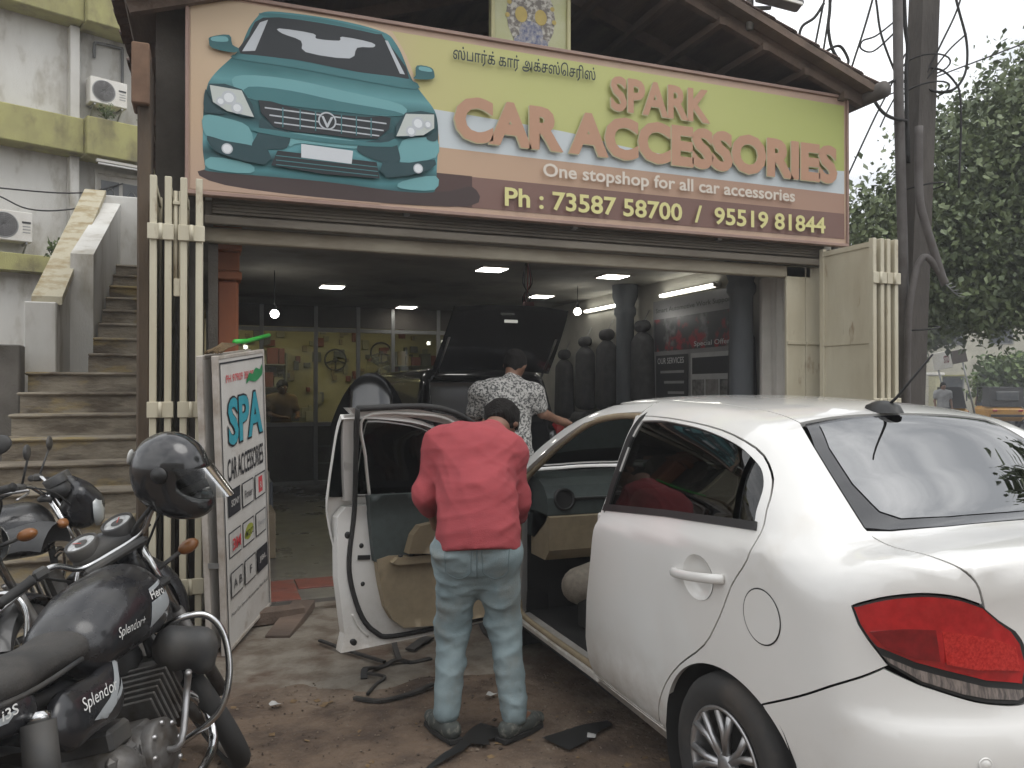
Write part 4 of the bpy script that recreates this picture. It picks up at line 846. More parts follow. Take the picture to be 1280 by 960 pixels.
def panel(name, loop, d, m, parent, holes=(), gap=.0028, res=.03, rim=.02, off=0, mirror=False, bulge=0, xf=None):
    """skin panel cut out of the body surface: loop of 3-D points, seen along d"""
    d = np.array(d, float); d /= np.linalg.norm(d); e1 = np.cross(d, (0,0,1)); e1 = e1/np.linalg.norm(e1) if np.linalg.norm(e1) > .01 else np.array((1.,0,0)); e2 = np.cross(e1, d)
    pj = lambda L_: [(float(np.dot(p, e1)), float(np.dot(p, e2))) for p in L_]
    lp = inset(densify(pj(loop), res*.7), gap); hl = [inset(densify(pj(h), res*.7), -gap) for h in holes]
    A = np.array(lp); lo, hi = A.min(0), A.max(0)
    gx, gy = np.meshgrid(np.arange(lo[0]+res/2, hi[0], res), np.arange(lo[1]+res/2, hi[1], res)); G = np.stack([gx.ravel(), gy.ravel()], 1)
    B = np.concatenate([A]+[np.array(h) for h in hl]) if hl else A
    keep = in_poly(G, lp)
    for h in hl: keep &= ~in_poly(G, h)
    G = G[keep]; G = G[np.min(np.linalg.norm(G[:,None]-B[None], axis=2), 1) > res*.45] if len(G) else G
    pts = [Vector(p) for p in lp]; ed = [(i, (i+1) % len(lp)) for i in range(len(lp))]
    for h in hl:
        n0 = len(pts); pts += [Vector(p) for p in h]; ed += [(n0+i, n0+(i+1) % len(h)) for i in range(len(h))]
    pts += [Vector(p) for p in G]
    ov, oe, of, _, _, _ = delaunay_2d_cdt(pts, ed, [], 0, 1e-6)
    V2 = np.array([(p.x, p.y) for p in ov]); F_ = np.array([f for f in of if len(f) == 3]); c = V2[F_].mean(1); ok = in_poly(c, lp)
    for h in hl: ok &= ~in_poly(c, h)
    F_ = F_[ok]
    P0 = V2[:,:1]*e1[None]+V2[:,1:]*e2[None]; P = lift(P0, d, -5, 1.2, 190); N = carN(P)
    if bulge:
        dist = np.min(np.linalg.norm(V2[:,None]-B[None], axis=2), 1); P = P+N*(bulge*np.minimum(1, dist/.05)**.5)[:,None]
    P = P+N*off
    cnt = {}
    for f in F_.tolist():
        for i in range(3): k = (f[i], f[(i+1)%3]); cnt[k] = 1
    bd = [k for k in cnt if (k[1], k[0]) not in cnt]
    a, b, c_ = P[F_[0][0]], P[F_[0][1]], P[F_[0][2]]; flip = np.dot(np.cross(b-a, c_-a), N[F_[0][0]]) < 0
    vs = P.tolist(); fs = [f[::-1] if flip else f for f in F_.tolist()]; n0 = len(vs); mp_ = {}
    if rim:
        for k in bd:
            for i in k:
                if i not in mp_: mp_[i] = len(vs); vs += [P[i].tolist(), (P[i]-N[i]*rim).tolist()]
        for i, j in bd:
            q = [mp_[i], mp_[i]+1, mp_[j]+1, mp_[j]]; fs.append(q[::-1] if flip else q)
    outs = []
    for s in ((1,-1) if mirror else (1,)):
        vv = [(s*p[0], p[1], p[2]) for p in vs]; ff = fs if s > 0 else [f[::-1] for f in fs]
        if xf is not None: vv = [tuple(xf @ Vector(p)) for p in vv]
        me = bpy.data.meshes.new(name); me.from_pydata(vv, [], ff); me.polygons.foreach_set('use_smooth', [len(f) == 3 for f in ff]); me.update()
        if xf is None:
            nn = N*np.array((s,1,1)); nl = nn.tolist()+[(0,0,0)]*(len(vs)-n0); me.normals_split_custom_set_from_vertices(nl)
        outs.append(link(name, me, m, parent, True))
    return outs[0] if not mirror else outs
def yz(pts, x=-.9): return [(x, a, b) for a, b in pts]
def cr(pts, n=4, closed=False): return [(p.x, p.y) for p in curve_pts([(a, b, 0) for a, b in pts], n, closed)]
SIDE = (1,0,0); TOP = (0,0,-1); REAR = (0,1,0); FRONT = (0,-1,0); RQ = (.72,.5,-.48)
car = thing('white_saloon_car', 'white saloon car parked half into the shop with its front door open', 'car', (2.42,1.42,0))

# ---- rear doors
WB, WF = .80, 3.205     # axle positions
d_front = [(1.715,1.415),(1.712,1.2),(1.712,.995),(1.755,.80),(1.81,.6),(1.84,.42),(1.825,.30),(1.80,.265)]
d_bot = [(1.5,.255),(1.27,.25)]
d_rear = cr([(1.245,.262),(1.225,.33),(1.16,.44),(1.055,.545),(.90,.66),(.81,.78),(.742,.90),(.666,.995),(.64,1.085),(.655,1.15),(.672,1.2),(.72,1.262),(.83,1.332),(1.05,1.382),(1.36,1.408),(1.6,1.415)],3)
win = cr([(1.655,1.392),(1.5,1.398),(1.362,1.392),(1.2,1.381),(1.056,1.362),(.95,1.342),(.869,1.32),(.78,1.28),(.735,1.245),(.705,1.20),(.695,1.14)],3)+[(.682,1.096),(1.2,1.06),(1.672,1.012),(1.664,1.2)]
cupc = [(.93+.088*math.cos(a), .885+.074*math.sin(a)) for a in [2*PI*i/28 for i in range(28)]]
rd = panel('rear_door', yz(d_front+d_bot+d_rear), SIDE, m_paint, car, holes=[yz(win), yz(cupc)], gap=.003, mirror=True)
for o_, s in zip(rd, (1,-1)):
    pass
def both(name, *a, parents=None, **k):
    os_ = panel(name, *a, car, mirror=True, **k)
    if parents:
        for o_, p in zip(os_, parents): o_.parent = p
    return os_
both('window', yz(win), SIDE, m_tint, parents=rd, gap=-.004, off=-.008, rim=0)
both('window_frame', yz(cr([(1.70,1.405),(1.66,1.405),(1.668,1.2),(1.672,1.02),(1.71,1.015),(1.705,1.2)],2,True)), SIDE, m_trim, parents=rd, gap=0, off=.001, rim=.012, res=.02)
both('belt_moulding', yz([(.662,1.086),(.672,1.112),(1.2,1.075),(1.705,1.03),(1.708,1.002),(1.2,1.05)]), SIDE, m_trim, parents=rd, gap=0, off=.006, rim=.014, res=.02)
both('window_divider', yz([(.83,1.31),(.805,1.30),(.768,1.09),(.80,1.087)]), SIDE, m_trim, parents=rd, gap=0, off=-.004, rim=.01, res=.02)
both('quarter_glass_trim', yz([(.80,1.09),(.77,1.092),(.72,1.098),(.72,1.094),(.77,1.086)]), SIDE, m_trim, parents=rd, gap=0, off=-.004, rim=.004, res=.02)
for o_, s in zip(rd, (-1,1)):   # recessed cup and pull handle
    xx = s*.843
    rr = [(.0915,.846,0),(.088,.8435,0),(.08,.835,-.002),(.066,.826,-.006),(.04,.820,-.010),(.0,.8185,-.012)]; cm = MB()
    nn_ = 28; vs_ = [(s*x2, .93+r2*math.cos(2*PI*i/nn_), .885+r2*.84*math.sin(2*PI*i/nn_)+dz) for r2, x2, dz in rr for i in range(nn_)]
    fs_ = [(k*nn_+i, k*nn_+(i+1)%nn_, (k+1)*nn_+(i+1)%nn_, (k+1)*nn_+i) for k in range(len(rr)-1) for i in range(nn_)]
    cm.add(vs_, fs_ if s < 0 else [f[::-1] for f in fs_], True).build('handle_cup', m_paint, o_, True)
    hp = curve_pts([(s*.838,1.075,.876),(s*.874,1.04,.882),(s*.884,.93,.891),(s*.874,.82,.903),(s*.838,.785,.905)],5)
    hm = MB().tube(hp, [.010]+[.0135]*(len(hp)-2)+[.012], 12); hm.v = [(s*.86+(x-s*.86)*.8,y,.89+(z-.89)*1.25) for x,y,z in hm.v]
    hm.build('door_handle', m_paint, o_, True)

# ---- rear quarter with C pillar and roof side, wraps onto the rear corner
arch = [(.80+.365*math.cos(a), .285+.322*math.sin(a)) for a in [R(v) for v in range(-8,189,3)]]
q_side = [tuple(p) for p in lift(np.array(yz(d_rear)), SIDE, -.5, 1)]           # door edge from the arch foot up over the window to the B pillar
q_roof = [(-.60,1.72,1.425),(-.5,1.72,1.47),(-.478,1.5,1.482),(-.47,1.16,1.462),(-.465,1.0,1.448),(-.462,.865,1.415)]
q_rwin = [(-.50,.75,1.335),(-.535,.62,1.24),(-.575,.455,1.118)]
q_deck = [(-.59,.40,1.098),(-.60,.32,1.088),(-.595,.2,1.08),(-.565,.135,1.06),(-.53,.115,1.02),(-.515,.11,.97)]
tl_top = [(-.515,.112,.962),(-.58,.13,.985),(-.647,.161,.992),(-.70,.195,.985),(-.745,.23,.972),(-.79,.28,.945)]
tl_low = [(-.785,.262,.90),(-.769,.243,.862),(-.75,.222,.826),(-.738,.206,.800)]
q_bump = [(-.775,.26,.755),(-.812,.335,.71),(-.828,.45,.645),(-.832,.605,.566)]
def snap(L_, d=RQ, n=4):
    D = np.array([tuple(p) for p in curve_pts(L_, n)]); return [tuple(p) for p in lift(D, d, -1.5, 1.2)]
q_roof, q_rwin, q_deck, tl_top, tl_low, q_bump = snap(q_roof), snap(q_rwin), snap(q_deck), snap(tl_top), snap(tl_low), snap(tl_low[-1:]+q_bump)[1:]
q_arch = [(-.9,p[0],p[1]) for p in arch if p[0] > .605][::-1]+[(-.9,1.172,.235),(-.9,1.235,.235)]
q_arch = [tuple(p) for p in lift(np.array(q_arch), SIDE, -.5, 1)]
quarter = panel('rear_quarter', q_side+[(-.63,1.72,1.418)]+q_roof+q_rwin+q_deck+tl_top+tl_low+q_bump+q_arch, RQ, m_paint, car, gap=.003, res=.028, mirror=True, rim=.018)
cap = [(-.84,.60+.082*math.cos(a), .836+.083*math.sin(a)) for a in [2*PI*i/36 for i in range(36)]]
panel('fuel_lid_gap', cap, SIDE, m_trim, quarter[0], gap=-.0035, off=.0012, rim=0)
panel('fuel_lid', cap, SIDE, m_paint, quarter[0], gap=.001, off=.0026, rim=.004)
# ---- roof, glass, boot
rsn = [p for p in q_roof if p[0] > -.52]
roofp = rsn+[(-.30,.885,1.43),(0,.895,1.435)]
roofp = roofp+[(-a,b,c) for a,b,c in roofp[::-1][1:]]+[(.52,1.95,1.44),(.50,2.12,1.42),(.25,2.2,1.46),(0,2.225,1.46),(-.25,2.2,1.46),(-.50,2.12,1.42),(-.52,1.95,1.44)]
rf = panel('roof', roofp, TOP, m_paint, car, gap=.003, res=.05)
rwl = [(-.445,.862,1.41)]+q_rwin+[(-.5,.425,1.115),(-.3,.395,1.12),(0,.385,1.125)]
rwl = rwl+[(-a,b,c) for a,b,c in rwl[::-1][1:]]+[(.28,.875,1.43),(0,.885,1.435),(-.28,.875,1.43)]
rw = panel('rear_window', rwl, (0,.6,-.8), m_frit, car, gap=.003, res=.04, off=-.002)
gl = [(-.40,.842,1.4),(-.455,.74,1.32),(-.485,.6,1.22),(-.47,.50,1.15),(-.42,.465,1.13),(-.25,.445,1.13),(0,.44,1.13)]
gl = gl+[(-a,b,c) for a,b,c in gl[::-1][1:]]+[(.25,.852,1.42),(0,.86,1.43),(-.25,.852,1.42)]
panel('pane', gl, (0,.6,-.8), m_film, rw, gap=0, res=.04, off=.0012, rim=0)
dl = [(-.585,.448,1.11)]+q_deck+[(-.50,.1,.93),(-.45,.092,.90)]
dl_top = [(-a,b,c) for a,b,c in dl[::-1]]
bt = dl+[(-.42,.08,.80),(-.40,.07,.70),(-.36,.06,.665),(0,.05,.66)]; bt = bt+[(-a,b,c) for a,b,c in bt[::-1][1:]]+[(.5,.42,1.11),(.3,.39,1.12),(0,.38,1.125),(-.3,.39,1.12),(-.5,.42,1.11)]
boot = panel('boot_lid', bt, (0,.72,-.7), m_paint, car, gap=.003, res=.03)
lowq = snap([(-.43,.085,.90),(-.40,.083,.86),(-.392,.078,.80),(-.40,.072,.72),(-.436,.074,.705),(-.52,.095,.712),(-.585,.117,.728),(-.676,.161,.758)])
tail = tl_top[:1]+[(-.47,.10,.925)]+lowq+tl_low[::-1]+tl_top[::-1][:-1]
tls = panel('tail_lamp', tail, RQ, m_trim, car, gap=.002, res=.025, off=.002, mirror=True)
split = [(-.742,.215,.835),(-.69,.17,.812),(-.617,.138,.79),(-.52,.10,.765),(-.41,.08,.748)]
up = tl_top+tl_low[:5]+[(-.757,.23,.842)]+split+[(-.397,.08,.80),(-.41,.085,.86),(-.44,.09,.90),(-.475,.10,.925)]
lw = [(-.752,.225,.828),(-.738,.206,.806),(-.676,.161,.764),(-.585,.117,.734),(-.52,.095,.72),(-.436,.074,.713),(-.41,.072,.725)]+[(a,b,c-.007) for a,b,c in split[::-1]]
for o_ in panel('red_lens', up, RQ, m_red, car, gap=.006, res=.02, off=.006, mirror=True, bulge=.012): o_.parent = tls[0 if o_.data.vertices[0].co.x < 0 else 1]
for o_ in panel('clear_lens', lw, RQ, m_smoke, car, gap=.004, res=.02, off=.006, mirror=True, bulge=.006): o_.parent = tls[0 if o_.data.vertices[0].co.x < 0 else 1]
inr = [(-.63,.15,.905),(-.50,.1,.885),(-.44,.09,.86),(-.425,.085,.79),(-.55,.11,.80),(-.625,.14,.815)]
for o_ in panel('brake_lens', inr, RQ, m_red2, car, gap=.002, res=.015, off=.0195, mirror=True, rim=.01): o_.parent = tls[0 if o_.data.vertices[0].co.x < 0 else 1]
dpr = [(-.765,.245,.885),(-.70,.195,.90),(-.64,.155,.905),(-.632,.148,.82),(-.69,.17,.828),(-.742,.215,.848)]
for o_ in panel('reflector_lens', dpr, RQ, m_red3, car, gap=.001, res=.015, off=.0188, mirror=True, rim=.008): o_.parent = tls[0 if o_.data.vertices[0].co.x < 0 else 1]
# ---- bumper (rear), one skin wrapping round
rsn2 = lambda L_: [tuple(p) for p in lift(np.array(L_, float), REAR, -1, 1)]
bl = q_bump[::-1]+lowq[::-1][0:22]+rsn2([(-.38,0,.69),(-.2,0,.66),(.0045,0,.655)])
al = [tuple(p) for p in lift(np.array([(-.9,p[0],p[1]) for p in arch if p[0] < .605 and p[1] > .24]), SIDE, -.5, 1)]
bl2 = rsn2([(.0045,0,.55),(.0045,0,.4),(.0045,0,.3),(.0045,0,.22),(-.2,0,.22),(-.4,0,.22)])+[(-.65,.14,.22),(-.76,.25,.23),(-.80,.42,.235)]
halfb = bl+bl2+[p for p in al[::-1]]
bumper = panel('rear_bumper', halfb, (.62,.78,0), m_paint, car, gap=.003, res=.035, mirror=True)
for (x, y) in ((-.571,.06),(-.25,.03)):
    c0 = lift(np.array([(x,y,.576)]), REAR, -1, 1)[0]; n0 = carN(c0[None])[0]
    T = Matrix.Translation(Vector(c0)+Vector(n0)*.001) @ Vector(n0).to_track_quat('Z','Y').to_matrix().to_4x4()
    MB().lathe([(.0,.003),(.012,.003),(.013,.0015),(.0155,.003),(.018,.003),(.019,0)],20,T).build('parking_sensor', m_paint, bumper[0], True)
# badge on the boot lid
text('VTEC', 'badge', (-.36,-.26,.93,.95), (0,.072,0), (1,0,0), (0,0,1), m_chrome, boot, .01, True)
MB().box((-.30,.045,.86),(.30,.085,.89),.01).build('chrome_strip', m_chrome, boot, True)
# ---- sill, fender, bonnet, front
both('sill', yz([(1.175,.232),(1.24,.245),(1.5,.248),(1.80,.258),(2.3,.255),(2.8,.26),(2.83,.20),(2.7,.165),(1.9,.165),(1.2,.165)]), SIDE, m_paint, gap=.002, res=.03)
farch = [(WF+.365*math.cos(a), .285+.322*math.sin(a)) for a in [R(v) for v in range(-8,189,8)]]
fend = [(2.86,.20),(2.865,.5),(2.855,.9),(2.86,1.0),(3.0,.98),(3.3,.93),(3.55,.87),(3.72,.78),(3.70,.6),(3.62,.45)]+[p for p in farch if p[1] > .24 and p[0] < 3.6]
both('front_fender', yz(fend), SIDE, m_paint, gap=.003, res=.035)
bn = [(-.70,3.02,1.0),(-.69,3.3,.95),(-.66,3.6,.88),(-.6,3.74,.82),(-.3,3.82,.82),(0,3.84,.82)]; bn = bn+[(-a,b,c) for a,b,c in bn[::-1][1:]]+[(.4,3.08,1.06),(0,3.11,1.07),(-.4,3.08,1.06)]
panel('bonnet', bn, TOP, m_paint, car, gap=.003, res=.05)
wsn = [(-.50,2.13,1.42),(-.60,2.45,1.33),(-.68,2.75,1.18),(-.72,2.98,1.03),(-.4,3.06,1.06),(0,3.09,1.07)]; wsn = wsn+[(-a,b,c) for a,b,c in wsn[::-1][1:]]+[(.25,2.21,1.46),(0,2.235,1.46),(-.25,2.21,1.46)]
panel('windscreen', wsn, (0,-.5,-.85), m_wind, car, gap=.003, res=.05, rim=0)
both('a_pillar', [(-.60,1.73,1.43),(-.52,1.73,1.465),(-.525,1.95,1.45),(-.505,2.12,1.43),(-.605,2.45,1.34),(-.685,2.75,1.19),(-.725,2.98,1.04),(-.79,2.86,1.0),(-.76,2.7,1.1),(-.70,2.5,1.22),(-.64,2.25,1.36),(-.61,2.0,1.42)], (.8,-.15,-.58), m_paint, gap=.002, res=.03)
fb = [(-.80,3.62,.45),(-.74,3.74,.6),(-.70,3.78,.76),(-.4,3.86,.76),(0,3.89,.76)]; fb = fb+[(-a,b,c) for a,b,c in fb[::-1][1:]]+[(.79,3.62,.2),(.5,3.85,.2),(0,3.95,.2),(-.5,3.85,.2),(-.79,3.62,.2)]
panel('front_bumper', fb, FRONT, m_paint, car, gap=.003, res=.04)
both('headlamp', [(-.72,3.68,.8),(-.74,3.62,.86),(-.6,3.74,.84),(-.45,3.8,.8),(-.45,3.82,.77),(-.68,3.76,.76)], (.3,-.8,-.3), mat('lamp_glass', (.5,.52,.53), .1, coat=1), gap=.002, res=.03)
# dark inner shell so that panel gaps and arches stay dark
inn = MB().box((-.70,.25,.17),(.70,1.0,.62)).box((-.62,.2,.6),(.62,.9,1.02)).box((-.70,2.86,.17),(.70,3.66,.80)).box((-.72,1.0,.15),(.72,2.9,.2)).build('inner_shell', m_under, car, True)
for yy in (WB, WF):
    for s in (-1,1):
        T = Matrix.Translation((s*.83,yy,.285)) @ Matrix.Rotation(R(90*s),4,'Y')
        MB().lathe([(.365,-.004),(.352,-.26),(0,-.26)], 28, T).build('arch_liner', m_under, car, True)
# ---- wheels
def wheel(x, y, s):
    wz = .292; T = Matrix.Translation((x,y,wz)) @ Matrix.Rotation(R(90)*s,4,'Y')
    wobj = MB().lathe([(.178,-.085),(.235,-.095),(.268,-.09),(.286,-.07),(.292,-.04),(.292,.04),(.286,.07),(.268,.09),(.235,.095),(.20,.088),(.178,.075)], 48, T).build('wheel', m_tyre, car, True)
    MB().lathe([(.185,.082),(.19,.09),(.18,.094),(.172,.08),(.165,.03),(.163,-.06)], 48, T).build('rim', m_alloy, wobj, True)
    MB().lathe([(.165,.0),(0,-.0)], 32, T).build('brake_disc', m_under, wobj, True)
    for k in range(7):
        a = 2*PI*k/7
        for w_ in (-.12,.12):
            p0 = T@Vector((.03*math.cos(a), .03*math.sin(a), .072)); p1 = T@Vector((.105*math.cos(a+w_*.8), .105*math.sin(a+w_*.8), .08)); p2 = T@Vector((.176*math.cos(a+w_*1.6), .176*math.sin(a+w_*1.6), .084))
            MB().tube([p0,p1,p2],[.016,.0125,.015],6).build('spoke', m_alloy, wobj, True)
    MB().lathe([(0,.09),(.03,.09),(.04,.08),(.045,.06)], 24, T).build('hub_cap', m_alloy, wobj, True)
    return wobj
for y in (WB, WF):
    wheel(-.745,y,-1); wheel(.745,y,1)
# ---- aerial
an = MB().lathe([(.055,-.01),(.045,.018),(.025,.03),(.012,.036),(0,.037)],16,Matrix.Translation((-.02,.925,1.452)) @ Matrix.Scale(1.6,4,Y3)).build('aerial_base', m_trim, car, True)
MB().tube([(-.02,.90,1.47),(-.02,.86,1.50),(-.02,.70,1.655)],[.007,.0055,.0035],8).build('aerial_mast', m_trim, an, True)
# ---- cabin
def cbx(name, lo, hi, m, p=car, b=.02): return MB().box(lo, hi, b).build(name, m, p, True)
cbx('cabin_floor', (-.70,1.0,.2), (.70,2.95,.26), m_under, b=.01)
cbx('firewall', (-.72,2.93,.26), (.72,2.98,.92), m_under)
# dashboard: lofted profile
dprof = [(2.60,.80),(2.56,.85),(2.57,.94),(2.62,1.0),(2.70,1.035),(2.85,1.05),(2.98,1.045),(2.98,.7),(2.75,.7)]
dash = MB().prism([(y,z) for y,z in dprof], -.70, .70, Matrix(((0,0,1,0),(1,0,0,0),(0,1,0,0),(0,0,0,1)))).build('dashboard', m_dash, car, True)
MB().prism([(2.60,.60),(2.545,.66),(2.535,.84),(2.60,.85),(2.80,.85),(2.80,.6)], -.70, -.12, Matrix(((0,0,1,0),(1,0,0,0),(0,1,0,0),(0,0,0,1)))).build('glove_box', m_beige, dash, True)
MB().prism([(2.55,.3),(2.53,.5),(2.55,.845),(2.80,.845),(2.80,.3)], -.12, .12, Matrix(((0,0,1,0),(1,0,0,0),(0,1,0,0),(0,0,0,1)))).build('centre_stack', m_dash, dash, True)
for x in (-.60,-.26):
    T = Matrix.Translation((x,2.572,.93)) @ Matrix.Rotation(R(80),4,'X')
    v_ = MB().lathe([(.062,-.03),(.062,.012),(.05,.016),(.048,.0)],24,T).build('air_vent', m_trim, dash, True)
    MB().lathe([(.05,.004),(.0,.004)],20,T).build('vent_disc', m_under, v_, True)
MB().box((-.55,2.555,.925),(-.31,2.60,.94),.003).build('dash_strip', m_trim, dash, True)
sw = MB(); cc = Vector((.36,2.42,.92)); tq = Matrix.Rotation(R(65),3,'X')
sw.tube([cc+tq@Vector((.18*math.cos(a),.18*math.sin(a),0)) for a in [2*PI*i/32 for i in range(32)]], .014, 8, True).tube([cc-tq@Vector((.18,0,0)),cc+tq@Vector((.18,0,0))],.015,6).tube([cc,Vector((.36,2.75,.80))],.03,8)
sw.build('steering_wheel', m_trim, dash, True)
def seat(x, y, name='front_seat'):
    s_ = sd_obj(name, [('c',(x-.17,y-.16,.45),(x+.17,y-.16,.45),.085,.085),('c',(x-.17,y+.2,.47),(x+.17,y+.2,.47),.10,.10),('c',(x,y-.16,.47),(x,y+.2,.48),.10,.11)], .025, m_seat, car, .12)
    sd_obj('backrest', [('c',(x-.16,y-.26,.55),(x-.14,y-.44,1.0),.085,.07),('c',(x+.16,y-.26,.55),(x+.14,y-.44,1.0),.085,.07),('c',(x,y-.28,.55),(x,y-.46,1.0),.09,.08)], .025, m_seat, s_, .1)
    sd_obj('headrest', [('c',(x-.09,y-.49,1.16),(x+.09,y-.49,1.16),.07,.07)], .02, m_seat, s_, .05)
    cbx('seat_base', (x-.2,y-.2,.26), (x+.2,y+.18,.42), m_under, s_)
seat(-.37,2.30); seat(.37,2.15)
for y0, y1 in ((1.86,2.80),(1.10,1.70)):   # trim on the right-hand doors
    MB().box((.70,y0,.28),(.765,y1,.70),.02).build('door_trim', m_beige, car, True); MB().box((.69,y0,.70),(.765,y1,1.0),.02).build('door_trim', m_dash, car, True)
MB().box((-.1,1.9,.26),(.1,2.6,.5),.03).build('centre_console', m_dash, car, True)
rs = sd_obj('rear_seat', [('c',(-.5,1.15,.5),(.5,1.15,.5),.14,.14)], .03, m_seat, car, .1)
sd_obj('backrest', [('c',(-.5,.93,.65),(.5,.93,.65),.1,.1),('c',(-.5,.8,1.0),(.5,.8,1.0),.08,.08),('c',(0,.93,.65),(0,.8,1.0),.1,.1)], .03, m_seat, rs, .2)
cbx('parcel_shelf', (-.58,.42,1.03), (.58,.78,1.06), m_under)
# headliner and B pillars
MB().grid(lambda u, v: (-.54+1.08*u, .95+1.15*v, float(C_TOP(.95+1.15*v))-.055-.05*(2*u-1)**2), 8, 8).build('headliner', m_beige, car, True)
for s in (-1,1):
    MB().bar((s*.775,1.74,.24),(s*.775,1.74,.98),.03,.12,Y3,.008).bar((s*.775,1.74,.96),(s*.60,1.72,1.41),.03,.09,Y3,.008).build('b_pillar', m_trim if s > 0 else m_paint, car, True)
    # door opening surround: beige weather strip from sill over A pillar to cant rail
    ap = [(s*.775,1.80,.27),(s*.775,2.3,.262),(s*.775,2.72,.27),(s*.772,2.80,.33),(s*.77,2.82,.5),(s*.77,2.80,.8),(s*.75,2.80,.99),(s*.70,2.62,1.14),(s*.655,2.42,1.265),(s*.612,2.2,1.365),(s*.59,1.95,1.405),(s*.585,1.74,1.41)]
    MB().tube(curve_pts(ap,5), .017, 8).build('weather_strip', m_beige, car, True)
    MB().add([(s*.775,2.78,.26),(s*.775,2.86,.26),(s*.77,2.86,.99),(s*.77,2.80,.99)], [(0,1,2,3) if s > 0 else (3,2,1,0)]).add([(s*.775,2.78,.26),(s*.70,2.86,.26),(s*.70,2.86,.99),(s*.77,2.80,.99)], [(0,1,2,3),]).build('hinge_pillar', m_paint, car, True)
    cbx('sill_plate', (min(s*.80,s*.69),1.78,.225), (max(s*.80,s*.69),2.84,.256), m_paint, b=.006)
ms = MB(); ms.tube([(-.05,2.45,1.335),(-.05,2.40,1.33)],.008,6).ball((0,2.38,1.33),(.12,.015,.035)); ms.build('rear_view_mirror', m_trim, car, True)
# small tricolour flag on the dash
fg = MB().add([(.05,2.84,1.105),(.15,2.84,1.105),(.15,2.84,1.127),(.05,2.84,1.127)],[(0,1,2,3)]).build('dash_flag', mat('flag_orange', (.7,.25,.05), .7), car, True)
MB().add([(.05,2.84,1.083),(.15,2.84,1.083),(.15,2.84,1.105),(.05,2.84,1.105)],[(0,1,2,3)]).build('flag_stripe', m_white, fg, True)
MB().add([(.05,2.84,1.061),(.15,2.84,1.061),(.15,2.84,1.083),(.05,2.84,1.083)],[(0,1,2,3)]).build('flag_stripe', mat('flag_green', (.03,.25,.08), .7), fg, True)
MB().tube([(.1,2.845,1.045),(.1,2.845,1.13)],.002,5).build('flag_staff', m_chrome, fg, True)

# ---- front doors: right one shut, left one swung open about its hinge
fdo = [(1.722,1.415),(1.724,1.2),(1.724,.995),(1.767,.80),(1.822,.6),(1.852,.42),(1.838,.30),(1.815,.262),(2.3,.258),(2.79,.262)]+cr([(2.84,.33),(2.85,.6),(2.845,.9),(2.80,1.02),(2.66,1.13),(2.45,1.265),(2.2,1.375),(1.95,1.412),(1.8,1.417)],3)
fw = [(1.77,1.385),(1.775,1.2),(1.778,1.015),(2.2,.995),(2.70,.975)]+cr([(2.70,1.03),(2.58,1.13),(2.42,1.24),(2.2,1.345),(2.0,1.385),(1.9,1.39)],3)
rdoor = panel('front_door', [(.9,a,b) for a,b in fdo], (-1,0,0), m_paint, car, holes=[[(.9,a,b) for a,b in fw]], gap=.003)
panel('window', [(.9,a,b) for a,b in fw], (-1,0,0), m_tint, rdoor, gap=-.004, off=-.008, rim=0)
HX, HY = -.815, 2.86
XF = Matrix.Translation((HX,HY,0)) @ Matrix.Rotation(R(-76),4,'Z') @ Matrix.Translation((-HX,-HY,0))
fdl = [(a+.035*max(0,1-(a-1.72)/.3), b) for a, b in fdo]
fwl = [(max(a,1.905-.02*(b-1)), b) for a, b in fw]
ld = panel('open_front_door', yz(fdl), SIDE, m_paint, car, holes=[yz(fwl)], gap=.003, rim=.03, xf=XF)
ld['label'] = 'open front passenger door seen from inside'
panel('window', yz(fw), SIDE, glass('dark_film', (.006,.006,.005), .03, 1.3), ld, gap=-.008, off=-.018, rim=0, xf=XF)
# inner side: u runs from the hinge to the free edge, x is depth into the cabin
def du(u, z, x=0):
    ins = float(C_INS(z)); u = u*(1+.13*min(1,max(0,(z-.95)/.45)))+.012; return tuple(XF @ Vector((-.842+ins+x, 2.85-u, z)))
def dpoly(name, pts, x0, x1, m, parent=ld, n=0):
    """door layer: outline (u,z) with thickness from x0 to x1, following the door's curve"""
    pts = cr(pts, n, True) if n else pts
    k = len(pts); ar = sum(pts[i][0]*pts[(i+1)%k][1]-pts[(i+1)%k][0]*pts[i][1] for i in range(k))
    if ar > 0: pts = pts[::-1]
    dn = densify(pts, .04); A = np.array(dn); lo, hi = A.min(0), A.max(0)
    gx, gy = np.meshgrid(np.arange(lo[0]+.02, hi[0], .04), np.arange(lo[1]+.02, hi[1], .04)); G = np.stack([gx.ravel(), gy.ravel()], 1); G = G[in_poly(G, dn)]
    if len(G): G = G[np.min(np.linalg.norm(G[:,None]-A[None], axis=2), 1) > .018]
    ov, oe, of, _, _, _ = delaunay_2d_cdt([Vector(p) for p in dn]+[Vector(p) for p in G], [(i,(i+1)%len(dn)) for i in range(len(dn))], [], 0, 1e-6)
    V2 = [(p.x,p.y) for p in ov]; F_ = [f for f in of if len(f) == 3 and in_poly(np.array([np.mean([V2[i] for i in f], 0)]), dn)[0]]
    mb = MB(); mb.add([du(a,b,x1) for a,b in V2], [tuple(f) for f in F_], True)
    cnt = {(f[i], f[(i+1)%3]) for f in F_ for i in range(3)}; bd = [e for e in cnt if (e[1],e[0]) not in cnt]
    for i, j in bd: mb.add([du(*V2[i],x1), du(*V2[i],x0), du(*V2[j],x0), du(*V2[j],x1)], [(0,1,2,3)])
    return mb.build(name, m, parent, True)
shell_o = [(.03,.27),(.03,.6),(.02,.95),(.99,.95),(1.03,.9),(1.03,.6),(1.0,.33),(1.03,.25),(.5,.252)]
dpoly('inner_shell', shell_o, .01, .075, m_paint)
